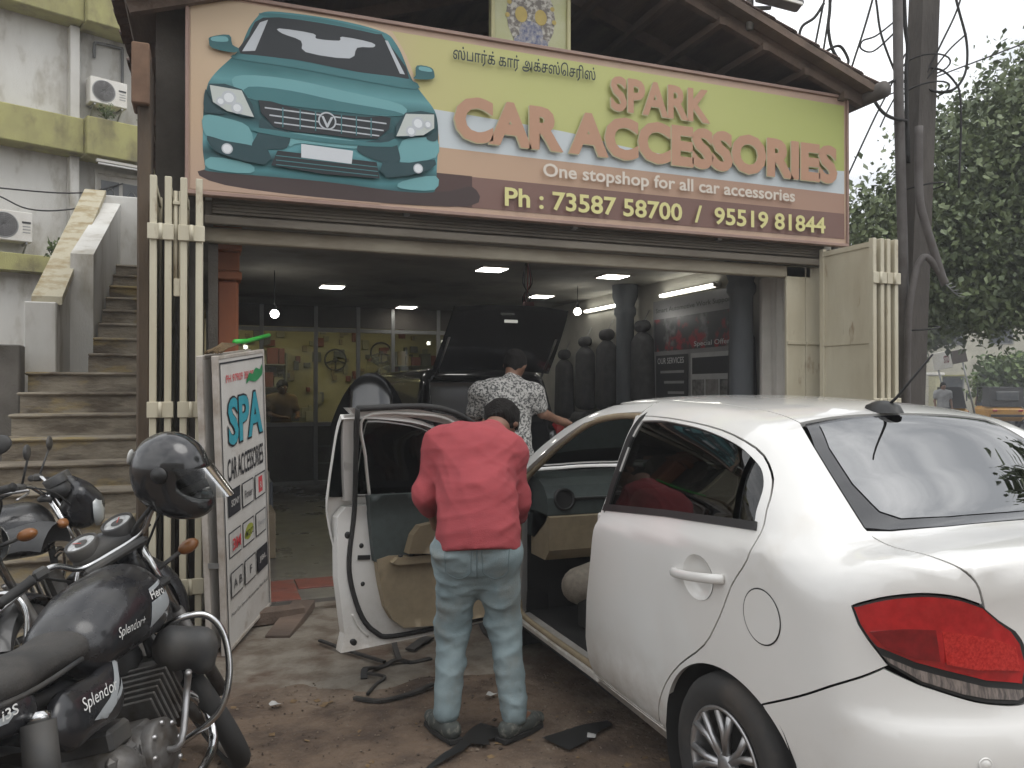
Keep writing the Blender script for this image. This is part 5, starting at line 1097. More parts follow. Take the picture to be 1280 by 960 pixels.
for pts in ([(.93,.98),(.985,.98),(.965,1.2),(.945,1.41),(.90,1.41),(.915,1.2)],[(.90,1.41),(.94,1.445),(.6,1.43),(.42,1.395),(.2,1.265),(.05,1.10),(.0,1.0),(.06,1.0),(.12,1.09),(.25,1.23),(.44,1.35),(.6,1.39),(.85,1.40)]): dpoly('window_surround', pts, .0, .05, m_paint)
st_o = [(.905,1.44),(.918,1.2),(.945,.93),(.972,.7),(.962,.56),(.91,.40),(.84,.315),(.75,.282),(.4,.282),(.1,.285)]
MB().tube(curve_pts([du(a,b,.082) for a,b in st_o],4), .0125, 8).build('door_seal', m_rub, ld, True)
MB().tube(curve_pts([du(a,b,.07) for a,b in [(.905,1.44),(.6,1.447),(.42,1.41),(.25,1.315),(.1,1.19)]],4), .015, 8).build('door_seal', m_rub, ld, True)
MB().tube(curve_pts([du(a,b,.075) for a,b in [(.865,1.0),(.868,1.2),(.862,1.40),(.6,1.405),(.45,1.375),(.3,1.28)]],5), .008, 6).build('frame_trim', mat('bright_trim', (.62,.60,.56), .35), ld, True)
dpoly('upper_trim', [(.06,.70),(.02,.98),(.885,1.008),(.868,.85),(.85,.67)], .07, .115, m_dash)
bt_ = dpoly('lower_trim', [(.06,.30),(.06,.69),(.5,.672),(.775,.692),(.84,.68),(.825,.56),(.80,.44),(.76,.37),(.70,.322),(.5,.302)], .07, .12, m_beige)
dpoly('arm_rest', [(.2,.70),(.2,.82),(.5,.845),(.62,.833),(.66,.79),(.69,.70),(.5,.68)], .11, .17, mat('beige_trim_dark', (.2,.155,.095), .7))
dpoly('pocket', [(.3,.62),(.3,.67),(.74,.682),(.77,.66),(.74,.645),(.5,.635)], .115, .15, m_beige)
for (u, z, r_) in ((.72,.677,.014),(.66,.675,.02),(.58,.674,.024),(.5,.673,.02)):
    MB().ball(du(u,z+.012,.14), (r_,r_*.7,.008), 8, 5).build('screw_hole', m_trim, bt_, True)
for (u, z, r_) in ((.978,.81,.018),(.905,.75,.013),(.963,.285,.02),(.90,.56,.012)):
    MB().ball(du(u,z,.075), (r_,.006,r_), 10, 6).build('grommet', m_trim, ld, True)
MB().bar(du(.925,.694,.077), du(.86,.688,.077), .012, .022).build('latch', m_trim, ld, True)
MB().tube(curve_pts([du(.96,.42,.076),du(.93,.36,.076),du(.88,.30,.076)],4),.006,6).build('door_rib', m_paint, ld, True)
# ================================================================ people
m_skin = mat('skin', (.20,.105,.065), .55, c2=(.16,.08,.05), sc=12)
m_hair = mat('hair', (.008,.007,.006), .85, c2=(.014,.012,.011), sc=60, st=(1,1,.2), spec=.15, bump=.6, bsc=120)
def wr(seed, amp=.004, f=26):
    """cloth folds: ridged waves of mixed direction, each fading in and out over the cloth"""
    rs = np.random.RandomState(seed); a = rs.uniform(-1,1,(9,3))*np.array((f*.55,f*.5,f)); p = rs.uniform(0,6,9); b = rs.uniform(-9,9,(9,3)); q = rs.uniform(0,6,9)
    def fn(X, Y, Z):
        s = 0
        for k in range(9):
            r_ = 1-np.abs(np.sin(a[k,0]*X+a[k,1]*Y+a[k,2]*Z+p[k]+1.3*np.sin(8*X+6*Z+p[k])+.8*np.sin(11*Y-7*Z+q[k])))
            s = s-(r_**2.2)*np.clip(np.sin(b[k,0]*X+b[k,1]*Y+b[k,2]*Z+q[k]),0,1)
        return s*amp
    return fn
def lerp(a, b, t): return tuple(x+(y-x)*t for x, y in zip(a, b))
def person(label, loc, rz, J, m_sh, m_tr, m_fo, sleeve=1.0, fine=.012, hem=None, seated=False):
    """J: joints in local axes (x right, y forward, z up)"""
    t = thing('person', label, 'person', loc, rz)
    C = lambda a, b, r1, r2, sq=(1,1,1): ('c', J[a] if isinstance(a,str) else a, J[b] if isinstance(b,str) else b, r1, r2, sq)
    hd = Vector(J['head']); nk = Vector(J['neck']); up = (hd-nk).normalized(); fw = Vector(J['face']).normalized(); sd_ = fw.cross(up).normalized()
    H_ = lambda x, y, z: tuple(hd+sd_*x+fw*y+up*z)
    body = [('e',J['head'],(.078,.092,.105)), ('c',H_(0,.03,-.04),H_(0,.05,-.075),.055,.04), C('neck',H_(0,-.01,-.06),.055,.055), C('chest','pelvis',.13,.13), C('shL','shR',.07,.07), C('chest','neck',.1,.055),
        ('c',H_(0,.085,-.005),H_(0,.105,-.03),.010,.013), ('c',H_(.078,-.005,.0),H_(.082,-.012,-.02),.018,.014), ('c',H_(-.078,-.005,.0),H_(-.082,-.012,-.02),.018,.014)]
    for s in 'LR':
        sh, el, wr_, ha = J['sh'+s], J['el'+s], J['wr'+s], J['ha'+s]
        body += [C(sh,el,.046,.04), C(el,wr_,.04,.028), C(wr_,ha,.03,.034)]
        hv = (Vector(ha)-Vector(wr_)).normalized(); hn = Vector((0,0,-1)) if abs(hv.z) < .8 else Vector((0,1,0)); hs2 = hv.cross(hn).normalized()
        for k, L_ in enumerate((.062,.072,.068,.052)):
            b0 = Vector(ha)+hs2*(.03-.02*k)+hv*.01; b1 = b0+hv*L_*.55; b2 = b1+(hv+hn*.6).normalized()*L_*.5
            body += [C(tuple(b0),tuple(b1),.0105,.0095), C(tuple(b1),tuple(b2),.0095,.008)]
        b0 = Vector(lerp(wr_,ha,.5))+hs2*.035; b1 = b0+(hs2+hv).normalized()*.04; body += [C(tuple(b0),tuple(b1),.013,.011), C(tuple(b1),tuple(b1+(hv*1.0+hn*.3).normalized()*.03),.011,.009)]
        body += [C('hip'+s,'kn'+s,.07,.052), C('kn'+s,'an'+s,.05,.036), C('an'+s,'to'+s,.035,.028)]
    sd_obj('body', body, fine, m_skin, t, .022)
    # eyes and brows
    for s in (-1,1): MB().ball(H_(s*.032,.083,.01),.011,8,6).build('eye', m_white, t, True)
    MB().tube([H_(-.022,.094,-.052),H_(0,.1,-.05),H_(.022,.094,-.052)],.005,5).build('lips', mat('lips', (.22,.09,.07), .5), t, True)
    hv_ = [('e',H_(0,-.014,.022),(.088,.098,.102))]
    sd_obj('hair', hv_, .011, m_hair, t, .02, warp=wr(5,.006,50), cut=lambda X,Y,Z: ((X-hd.x)*fw.x+(Y-hd.y)*fw.y+(Z-hd.z)*fw.z)*.8-((X-hd.x)*up.x+(Y-hd.y)*up.y+(Z-hd.z)*up.z)*.75-.028)
    # shirt
    sh = [C('chest','waist',.155,.145,(1.12,.86,1)), C('waist','pelvis',.14,.155,(1.1,.9,1)), C('shL','shR',.082,.082), C('chest','neck',.12,.07), C(lerp(J['shL'],J['shR'],.25),'waist',.11,.1), C(lerp(J['shL'],J['shR'],.75),'waist',.11,.1)]
    _pv, _ws = Vector(J['pelvis']), Vector(J['waist']); _dn = _pv+(_pv-_ws).normalized()*.16; sh += [C('pelvis',tuple(_dn),.155,.158,(1.1,.9,1))]
    for s in 'LR':
        sh += [C('sh'+s,'el'+s,.070,.052)]
        if sleeve > 1: sh += [C('el'+s,lerp(J['el'+s],J['wr'+s],sleeve-1),.052,.05)]
    if sleeve < 1:
        sh = [p for p in sh if p[1] not in (J['shL'],J['shR']) or p[2] in (J['shL'],J['shR'])]+[C('sh'+s,lerp(J['sh'+s],J['el'+s],sleeve),.078,.07) for s in 'LR']
    pv, ch = Vector(J['pelvis']), Vector(J['waist']); ax = (pv-ch).normalized(); he = hem if hem is not None else .06; w1 = wr(int(abs(loc[0])*100)+3,.006,22); w2 = wr(int(abs(loc[0])*100)+9,.0035,48); w0 = lambda X,Y,Z: w1(X,Y,Z)+w2(X,Y,Z)
    hd_cut = lambda X,Y,Z: np.maximum((X-pv.x)*ax.x+(Y-pv.y)*ax.y+(Z-pv.z)*ax.z-he, -(ell_sd((X,Y,Z), tuple(hd), (.085,.1,.11))-.005))
    sd_obj('shirt', sh, fine, m_sh, t, .05, warp=w0, cut=hd_cut)
    collar = MB().tube([tuple(nk+(Vector((math.cos(a),0,0))*.07+Vector((0,math.sin(a)*.06,0)))-up*.005) for a in [2*PI*i/20 for i in range(20)]],.016,8,True).build('collar', m_sh, t, True)
    _hm = lerp(J['hipL'],J['hipR'],.5); tr = [C('hipL','hipR',.115,.115), C(_hm,(_hm[0],_hm[1],_hm[2]-.10),.10,.07), C('pelvis',lerp(J['hipL'],J['hipR'],.5),.14,.12,(1.15,.9,1))]
    for s in 'LR': tr += [C('hip'+s,'kn'+s,.096,.07), C('kn'+s,lerp(J['kn'+s],J['an'+s],.95),.068,.054)]
    sd_obj('trousers', tr, fine, m_tr, t, .04, warp=lambda X,Y,Z: wr(17,.0055,26)(X,Y,Z)+wr(23,.0035,52)(X,Y,Z))
    for s in 'LR':
        an, to = Vector(J['an'+s]), Vector(J['to'+s]); d = (to-an); d.z = 0; d.normalize(); b0 = an-d*.05
        sd_obj('shoe', [('c',(b0.x,b0.y,.045),(an.x+d.x*.08,an.y+d.y*.08,.04),.042,.042),('c',(an.x+d.x*.08,an.y+d.y*.08,.038),(to.x+d.x*.05,to.y+d.y*.05,.03),.042,.03)], .012, m_fo, t, .03, cut=lambda X,Y,Z: np.maximum(.006-Z, Z-.075))
        MB().prism([tuple((Vector((an.x,an.y))+Vector((d.x,d.y))*a+Vector((-d.y,d.x))*b_)) for a, b_ in ((-.095,-.03),(-.095,.03),(.05,.047),(.15,.04),(.185,0),(.15,-.04),(.05,-.047))], .0, .018).build('sole', m_rub, t, True)
    return t
m_redshirt = mat('red_shirt', (.335,.055,.063), .9, c2=(.27,.042,.05), sc=5, bump=.25, bsc=260)
m_jean = mat('washed_jeans', (.17,.225,.24), .9, c2=(.25,.315,.33), sc=6, bump=.35, bsc=300, c3=(.17,.175,.16), sc3=4, lo3=.5, hi3=.7)
m_print_sh = mat('patterned_shirt', (.36,.35,.33), .85, c2=(.05,.05,.05), sc=60, lo=.46, hi=.56, detail=4)
m_shoe = mat('camouflage_shoe', (.05,.055,.05), .8, c2=(.14,.14,.12), sc=25, lo=.5, hi=.6)
# local axes of the two men are turned like the street line of sight
RZ = R(-20.8)
def cam_loc(r, f): return (r*math.cos(-RZ)+f*math.sin(-RZ), -r*math.sin(-RZ)+f*math.cos(-RZ))
lx, ly = cam_loc(-.145,3.5)
def JJ(d, r0, f0): return {k: ((v[0]-r0, v[1]-f0, v[2]) if k != 'face' else v) for k, v in d.items()}
J1 = JJ(dict(anL=(-.285,3.50,.085), toL=(-.345,3.60,.04), anR=(.012,3.50,.085), toR=(.085,3.585,.04), knL=(-.265,3.60,.46), knR=(-.035,3.60,.46), hipL=(-.235,3.54,.80), hipR=(-.072,3.54,.80),
    pelvis=(-.150,3.54,.875), waist=(-.155,3.58,1.0), chest=(-.165,3.72,1.19), shL=(-.33,3.77,1.245), shR=(-.012,3.77,1.21), neck=(-.10,3.86,1.29), head=(-.055,3.98,1.345), face=(.25,.75,-.75),
    elL=(-.40,3.72,1.02), wrL=(-.36,3.87,.86), haL=(-.32,3.94,.82), elR=(.022,3.76,.98), wrR=(.0,3.90,.82), haR=(-.02,3.97,.79)), -.145, 3.5)
person('man in a red shirt and pale jeans bending at the open car door', (lx,ly,.02), RZ, J1, m_redshirt, m_jean, m_shoe, 1.35, .0095, .085)
_man = [o for o in COL.objects if o.get('label','').startswith('man in a red shirt')][0]; _tr = [o for o in _man.children if o.name.startswith('trousers')][0]
from mathutils.bvhtree import BVHTree
_bv = BVHTree.FromPolygons([v.co for v in _tr.data.vertices], [p.vertices[:] for p in _tr.data.polygons])
def seam(name, pts, r_, m):
    P = []
    for x, z in curve2(pts):
        h = _bv.ray_cast(Vector((x,-.6,z)), Vector((0,1,0)))
        if h[0]: P.append(h[0]+Vector((0,-.001,0)))
    if len(P) > 2: MB().tube(P, r_, 5).build(name, m, _tr, True)
def curve2(pts): return [(p.x,p.y) for p in curve_pts([(a,b,0) for a,b in pts],6)]
m_stitch = mat('jean_seam', (.15,.2,.215), .9)
for cx in (-.085,.075):
    seam('back_pocket', [(cx-.06,.845),(cx-.055,.76),(cx-.05,.72),(cx,.695),(cx+.05,.72),(cx+.055,.76),(cx+.06,.845)], .002, m_stitch); seam('back_pocket', [(cx-.06,.84),(cx,.838),(cx+.06,.84)], .002, m_stitch)
seam('centre_seam', [(-.005,.86),(-.005,.78),(-.005,.70)], .003, m_stitch)
lx, ly = cam_loc(-.03,6.05)
J2 = JJ(dict(anL=(-.14,6.0,.085), toL=(-.15,6.14,.04), anR=(.1,6.0,.085), toR=(.12,6.14,.04), knL=(-.13,6.04,.48), knR=(.08,6.04,.48), hipL=(-.11,6.02,.88), hipR=(.06,6.02,.88), pelvis=(-.025,6.02,.95), waist=(-.03,6.03,1.1),
    chest=(-.04,6.08,1.32), shL=(-.235,6.1,1.43), shR=(.16,6.08,1.42), neck=(-.01,6.12,1.52), head=(.025,6.19,1.65), face=(.35,.9,-.35), elL=(-.31,6.2,1.2), wrL=(-.22,6.4,1.1), haL=(-.18,6.47,1.08), elR=(.235,6.1,1.28), wrR=(.36,6.28,1.22), haR=(.42,6.34,1.2)), -.03, 6.05)
person('man in a grey patterned T-shirt standing by the raised tailgate', (lx,ly,FZ), RZ, J2, m_print_sh, mat('dark_jeans', (.03,.035,.045), .9), m_shoe, .55, .012, .05)
J3 = dict(anL=(-.12,.28,.08), toL=(-.12,.40,.04), anR=(.12,.28,.08), toR=(.12,.40,.04), knL=(-.12,.38,.48), knR=(.12,.38,.48), hipL=(-.1,0,.5), hipR=(.1,0,.5), pelvis=(0,0,.56), waist=(0,-.02,.7), chest=(0,.0,.95), shL=(-.19,.0,1.07), shR=(.19,.0,1.07),
    neck=(0,.02,1.14), head=(0,.05,1.28), face=(0,1,-.2), elL=(-.25,.1,.83), wrL=(-.14,.32,.78), haL=(-.1,.38,.78), elR=(.25,.1,.83), wrR=(.14,.32,.78), haR=(.1,.38,.78))
J3 = {k: ((v[0],v[1],v[2]+.22) if k != 'face' and k[:2] not in ('an','to') else v) for k, v in J3.items()}
for lb, x, y, rz, c in (('seated person in a pale shirt behind the counter, at the left', .62,14.0,R(160),(.3,.3,.28)), ('seated person in a brown shirt behind the counter, right of the other', 1.15,13.95,R(200),(.16,.11,.07))):
    person(lb, (x,y,FZ), rz, J3, mat('shirt_'+str(x), c, .9), mat('grey_trousers', (.06,.06,.06), .9), m_shoe, .6, .022, .04)
    st_ = thing('stool', 'round stool under the seated person, '+('left one' if x < 1 else 'right one'), 'stool', (x,y,FZ), group='stools behind the counter'); MB().lathe([(0,.62),(.17,.62),(.17,.58),(.15,.575)],20).build('seat', m_ctr, st_, True)
    for a in range(4): MB().tube([(.1*math.cos(a*PI/2+.7),.1*math.sin(a*PI/2+.7),.58),(.16*math.cos(a*PI/2+.7),.16*math.sin(a*PI/2+.7),0)],.011,6).build('leg', m_alu, st_, True)
# ================================================================ motorcycles
from mathutils.bvhtree import BVHTree
m_bblack = mat('bike_black', (.016,.016,.018), .38, c2=(.04,.037,.033), sc=6, lo=.5, hi=.75, coat=.25, rv=.12)
m_bplas = mat('bike_plastic', (.032,.032,.033), .6, c2=(.06,.055,.048), sc=7)
m_bseat = mat('bike_seat', (.03,.029,.028), .75, c2=(.055,.05,.045), sc=9, bump=.25, bsc=200)
m_eng = mat('engine_grey', (.13,.125,.12), .5, .4, c2=(.06,.05,.04), sc=12)
m_bsil = mat('sticker_silver', (.33,.35,.36), .45); m_bwht = mat('sticker_white', (.62,.62,.6), .5)
AX26 = Vector((-math.sin(R(26)),0,math.cos(R(26)))); HEAD0 = Vector((1.19,0,.30))
def bike(label, loc, psi, lean, steer, decals=True, bar_extra=0):
    t = thing('motorcycle', label, 'motorcycle', loc, rot=(lean,0,PI/2-psi), group='parked motorcycles')
    S = Matrix.Translation(HEAD0) @ Matrix.Rotation(steer,4,AX26) @ Matrix.Translation(-HEAD0)
    def fin(mb, name, m, p=t, st=False):
        if st: mb.v = [tuple(S@Vector(v)) for v in mb.v]
        return mb.build(name, m, p, True)
    def sdo(name, prims, h, m, p=t, k=.04, st=False, **kw):
        o = sd_obj(name, prims, h, m, p, k, **kw)
        if st: o.data.transform(S)
        return o
    def whl(cx, st):
        T = Matrix.Translation((cx,0,.30)) @ Matrix.Rotation(R(90),4,'X')
        w_ = fin(MB().lathe([(.232,-.03),(.255,-.04),(.28,-.036),(.297,-.018),(.301,0),(.297,.018),(.28,.036),(.255,.04),(.232,.03)],40,T), 'tyre', m_tyre, t, st)
        fin(MB().lathe([(.236,-.026),(.226,-.028),(.215,0),(.226,.028),(.236,.026)],40,T), 'rim', mat('wheel_rim', (.3,.29,.27), .4, .7, c2=(.18,.15,.12), sc=9), w_, st)
        sp = MB()
        for k in range(18):
            a = 2*PI*k/18; s = 1 if k % 2 else -1; sp.tube([T@Vector((.035*math.cos(a+.5*s),.035*math.sin(a+.5*s),.03*s)),T@Vector((.222*math.cos(a),.222*math.sin(a),0))],.0028,4)
        fin(sp, 'spokes', m_alloy, w_, st)['kind'] = 'stuff'
        fin(MB().lathe([(0,-.06),(.03,-.058),(.065,-.04),(.07,0),(.065,.04),(.03,.058),(0,.06)],24,T), 'hub', m_eng, w_, st)
        return w_
    whl(0, False); whl(1.235, True)
    # chassis
    fin(MB().tube(curve_pts([(.88,0,.88),(.7,0,.72),(.45,0,.66),(.1,0,.68),(-.3,0,.72)],4),.022,8), 'backbone', m_bplas)
    fin(MB().tube(curve_pts([(.88,0,.84),(.93,0,.55),(.86,0,.30),(.6,0,.22)],4),.018,8), 'down_tube', m_bplas)
    for s in (-1,1):
        fin(MB().tube([(.42,s*.09,.33),(0,s*.09,.30)],.02,8), 'swing_arm', m_bplas)
        sh = fin(MB().tube([(.10,s*.15,.66),(.06,s*.15,.46)],.042,14), 'shock_absorber', m_bplas); fin(MB().tube([(.11,s*.15,.68),(.10,s*.15,.655)],.03,12), 'shock_cap', m_chrome, sh); fin(MB().tube([(.06,s*.15,.47),(.02,s*.15,.32)],.022,10), 'shock_rod', m_chrome, sh)
        fin(MB().tube([(.55,s*.1,.25),(.55,s*.26,.26)],.014,8), 'foot_peg', m_rub)
    en = sdo('engine', [('c',(.62,-.07,.35),(.62,.07,.35),.09,.09),('c',(.47,-.07,.37),(.47,.07,.37),.075,.075)], .013, m_eng, k=.03)
    fin(MB().box((.42,-.085,.265),(.72,.085,.44),.02), 'crankcase', m_eng, en); fin(MB().box((.40,-.115,.31),(.55,-.08,.43),.015), 'clutch_cover', m_eng, en); fin(MB().box((.44,-.1,.43),(.56,.1,.50),.012), 'carburettor', m_bplas, en)
    for kk in range(5): fin(MB().box((.43+.028*kk,-.122,.33),(.44+.028*kk,-.114,.41),.002), 'casting_rib', m_eng, en)
    for s in (-1,1):
        T = Matrix.Translation((.64,s*.125,.35)) @ Matrix.Rotation(R(-90*s),4,'X')
        fin(MB().lathe([(.095,-.02),(.095,.012),(.085,.02),(.06,.02),(.055,.028),(.02,.03),(0,.03)],32,T), 'engine_cover', m_eng, en)
        for a in range(8): fin(MB().lathe([(.009,.0),(.009,.018),(0,.02)],6,T @ Matrix.Translation((.08*math.cos(a*PI/4),.08*math.sin(a*PI/4),.008))), 'cover_bolt', m_alloy, en)
    for k in range(7):
        x = .73+k*.026; fin(MB().cbox((x,0,.42+.012*k),(.010,.19,.17),.003,Matrix.Rotation(R(-20),4,'Y')), 'cooling_fin', m_eng)
    fin(MB().cbox((.93,0,.52),(.08,.15,.14),.02,Matrix.Rotation(R(-20),4,'Y')), 'cylinder_head', m_eng)
    fin(MB().tube(curve_pts([(.92,-.05,.46),(1.0,-.1,.36),(.92,-.14,.22),(.6,-.16,.19),(.3,-.17,.22)],5),.018,10), 'exhaust_pipe', m_chrome)
    fin(MB().tube([(.32,-.18,.22),(.25,-.18,.24),(-.3,-.2,.33),(-.36,-.2,.34)],[.025,.045,.048,.03],16), 'muffler', m_bplas)
    fin(MB().tube(curve_pts([(.62,-.15,.35),(.63,-.2,.36),(.7,-.22,.5),(.68,-.25,.56)],4),.011,8), 'kick_lever', m_alloy)
    fin(MB().tube(curve_pts([(.5,.1,.24),(.42,.16,.2),(.3,.3,.03),(.27,.33,.01)],4),.01,8), 'side_stand', m_bplas)
    # tank, seat, panels
    tank = sdo('fuel_tank', [('c',(.50,0,.765),(.80,0,.835),.105,.115,(1,1.12,.95)),('e',(.68,0,.83),(.19,.135,.10)),('c',(.52,-.05,.74),(.84,-.05,.76),.075,.085),('c',(.52,.05,.74),(.84,.05,.76),.075,.085)], .013, m_bblack, k=.07)
    seat = sdo('seat', [('c',(.40,0,.765),(.1,0,.775),.10,.125,(1,1,.5)),('c',(.1,0,.775),(-.35,0,.81),.125,.11,(1,1,.5)),('c',(.42,0,.77),(.46,0,.80),.09,.07,(1,1,.5))], .016, m_bseat, k=.08)
    fin(MB().tube(curve_pts([(.40,-.1,.735),(.1,-.13,.735),(-.3,-.115,.77)],5),.008,6), 'seat_strap', m_bplas, seat)
    sps = []
    for s in (-1,1):
        sps.append(sdo('side_panel', [('c',(.28,s*.10,.60),(.46,s*.10,.60),.085,.075,(1,.5,1)),('c',(.46,s*.10,.60),(.55,s*.09,.68),.06,.03,(1,.5,1))], .014, m_bblack, k=.05))
        sps.append(sdo('tail_cowl', [('c',(.1,s*.11,.70),(-.45,s*.09,.77),.055,.04,(1,.55,1))], .014, m_bblack, k=.05))
    fin(MB().grid(lambda u, v: ((.335-.03*(2*v-1)**2)*math.cos(R(15+150*u)), -.075+.15*v, .30+(.345-.03*(2*v-1)**2)*math.sin(R(15+150*u))), 18, 6), 'rear_mudguard', m_bplas)
    fin(MB().cbox((-.5,0,.72),(.06,.14,.08),.02), 'tail_lamp', m_red)
    fin(MB().tube(curve_pts([(-.1,-.14,.80),(-.35,-.15,.86),(-.52,-.08,.88),(-.52,.08,.88),(-.35,.15,.86),(-.1,.14,.80)],5),.012,8), 'grab_rail', m_bplas)
    # leg guard with bags
    for s in (-1,1):
        fin(MB().tube(curve_pts([(.93,s*.03,.66),(.95,s*.12,.69),(.99,s*.20,.67),(1.0,s*.24,.58),(.97,s*.235,.44),(.93,s*.18,.33),(.88,s*.04,.27)],6),.0125,10), 'leg_guard', m_chrome)
        if decals: sdo('leg_guard_cover', [('c',(.90,s*.10,.60),(.93,s*.18,.585),.075,.055,(.9,1,1.1)),('c',(.93,s*.18,.585),(.92,s*.18,.52),.05,.04)], .016, m_bplas, k=.04)
    # steered front end
    for s in (-1,1):
        fk = fin(MB().tube([(.915,s*.088,.99),(1.07,s*.088,.655)],.0165,10), 'fork_tube', m_chrome, st=True); fin(MB().tube([(1.06,s*.088,.68),(1.235,s*.088,.29)],.025,10), 'fork_slider', m_eng, fk, True)
        ind = fin(MB().tube([(.99,s*.09,.85),(1.0,s*.2,.86)],.009,6), 'indicator_stalk', m_bplas, st=True); fin(MB().ball((1.0,s*.235,.862),(.028,.042,.026),10,8), 'indicator', mat('amber_lens', (.25,.1,.03), .3), ind, True)
    fin(MB().cbox((.90,0,.97),(.07,.23,.03),.01), 'fork_clamp', m_bplas, st=True); fin(MB().cbox((.97,0,.80),(.07,.23,.03),.01), 'fork_clamp', m_bplas, st=True)
    mg = fin(MB().grid(lambda u, v: (1.235+(.345-.04*(2*v-1)**2)*math.cos(R(-5+160*u)), -.07+.14*v, .30+(.35-.04*(2*v-1)**2)*math.sin(R(-5+160*u))), 24, 8), 'front_mudguard', m_bblack, st=True)
    hl = sdo('headlamp_cowl', [('e',(1.05,0,.89),(.10,.09,.10)),('c',(1.05,-.05,.98),(1.05,.05,.98),.055,.055),('c',(1.10,0,.93),(1.0,0,1.04),.06,.04)], .014, m_bblack, k=.05, st=True)
    fin(MB().lathe([(0,.115),(.06,.108),(.088,.085),(.09,.07)],28,Matrix.Translation((1.05,0,.885)) @ Matrix.Rotation(R(86),4,'Y')), 'headlamp_lens', mat('lamp_glass2', (.4,.42,.42), .1, coat=1), hl, True)
    pod = sdo('instrument_pod', [('c',(.96,-.065,1.015),(.96,.065,1.015),.058,.058,(1,1,.8)),], .013, m_bplas, k=.03, st=True)
    TQ = Matrix.Rotation(R(-28),4,'Y')
    for s in (-1,1):
        T = Matrix.Translation((.94,s*.066,1.066)) @ TQ
        g_ = fin(MB().lathe([(.056,-.03),(.057,.012),(.05,.016),(.047,.008)],28,T), 'gauge', m_bplas, pod, True)
        fin(MB().lathe([(.047,.008),(0,.008)],24,T), 'gauge_face', mat('gauge_face', (.45,.46,.46), .3, c2=(.2,.2,.2), sc=60, coat=1), pod, True)
        fin(MB().bar(T@Vector((0,0,.010)),T@Vector((.03,.02*s,.010)),.004,.001), 'gauge_needle', mat('needle', (.5,.05,.03), .5), pod, True)
        fin(MB().lathe([(.022,.0095),(0,.0095)],16,T), 'gauge_hub', m_bplas, pod, True)
    hbp = [(.76,-.36,1.03),(.80,-.26,1.045),(.845,-.18,1.05),(.89,-.125,1.005),(.905,-.07,.99),(.905,.07,.99),(.89,.125,1.005),(.845,.18,1.05),(.80,.26,1.045),(.76,.36,1.03)]
    hbar = fin(MB().tube(curve_pts(hbp,5),.011,10), 'handlebar', m_chrome, st=True)
    for s in (-1,1):
        a, b_ = Vector((.758,s*.365,1.03)), Vector((.803,s*.25,1.045))
        fin(MB().tube([a,a.lerp(b_,.1),a.lerp(b_,.9),b_],[.019,.016,.016,.019],12), 'grip', m_rub, hbar, True)
        fin(MB().cbox(b_.lerp(a,-.25),(.05,.05,.04),.01), 'switch_box', m_bplas, hbar, True)
        fin(MB().tube(curve_pts([(.83,s*.23,1.04),(.86,s*.28,1.03),(.83,s*.38,1.01)],4),.006,6), 'lever', m_alloy, hbar, True)
        fin(MB().tube(curve_pts([(.84,s*.22,1.05),(.95,s*.2,1.02),(1.02,s*.1,.93)],5),.005,5), 'control_cable', m_rub, hbar, True)
    if not decals:
        for s in (-1,1):
            mr = fin(MB().tube([(.82,s*.22,1.05),(.86,s*.28,1.2)],.006,6), 'mirror_stem', m_bplas, hbar, True); fin(MB().ball((.86,s*.30,1.23),(.015,.055,.04),12,8), 'mirror', m_bplas, hbar, True)
    if decals:
        def decal(ob, pts_or_text, fit, m, name, bold=0, shear=0, off=.0025):
            bv = BVHTree.FromPolygons([v.co for v in ob.data.vertices], [p.vertices[:] for p in ob.data.polygons])
            if isinstance(pts_or_text, str): o = text(pts_or_text, name, fit, (0,-.4,0), (1,0,0), (0,0,1), m, ob, bold, True, shear, False); 
            else:
                dn = densify(pts_or_text, .012); A = np.array(dn); lo, hi = A.min(0), A.max(0); gx, gy = np.meshgrid(np.arange(lo[0],hi[0],.012),np.arange(lo[1],hi[1],.012)); G = np.stack([gx.ravel(),gy.ravel()],1); G = G[in_poly(G,dn)]
                if len(G): G = G[np.min(np.linalg.norm(G[:,None]-A[None],axis=2),1) > .005]
                ov, _, of, _, _, _ = delaunay_2d_cdt([Vector(p) for p in dn]+[Vector(p) for p in G],[(i,(i+1)%len(dn)) for i in range(len(dn))],[],0,1e-6)
                F_ = [tuple(f) for f in of if in_poly(np.array([np.mean([ov[i] for i in f],0)]),dn)[0]]; o = MB().add([(p.x,-.4,p.y) for p in ov],F_,True).build(name, m, ob, True)
            for v in o.data.vertices:
                h = bv.ray_cast(Vector((v.co.x,-.4,v.co.z)), Vector((0,1,0)))
                v.co.y = (h[0].y if h[0] else -.1)-off
        decal(tank, [(.73,.80),(.89,.815),(.90,.78),(.80,.74),(.72,.72),(.72,.75)], None, m_bsil, 'tank_stripe')
        decal(tank, [(.74,.845),(.86,.86),(.87,.85),(.74,.83)], None, m_bsil, 'tank_stripe')
        decal(tank, 'Hero', (.735,.835,.808,.838), m_bwht, 'letters', .02, 0, .004)
        decal(tank, 'Splendor+', (.53,.68,.735,.775), m_bwht, 'letters', .0, .3)
        decal(sps[0], [(.33,.57),(.42,.60),(.53,.69),(.545,.67),(.45,.59),(.52,.63),(.5,.6),(.40,.55)], None, m_bsil, 'panel_stripe')
        decal(sps[0], 'Splendor', (.29,.47,.60,.645), m_bwht, 'letters', 0, .3, .005)
        decal(sps[1], [(-.30,.755),(-.02,.715),(.06,.715),(.02,.695),(-.28,.73)], None, m_bsil, 'cowl_stripe'); decal(sps[1], 'i3S', (-.0,.06,.705,.73), m_bwht, 'letters', .01, .2, .005)
    return t
bike('black motorcycle in front with silver stripes and a helmet on its handlebar', (-.428,2.243,.005), .417, -.25, .72)
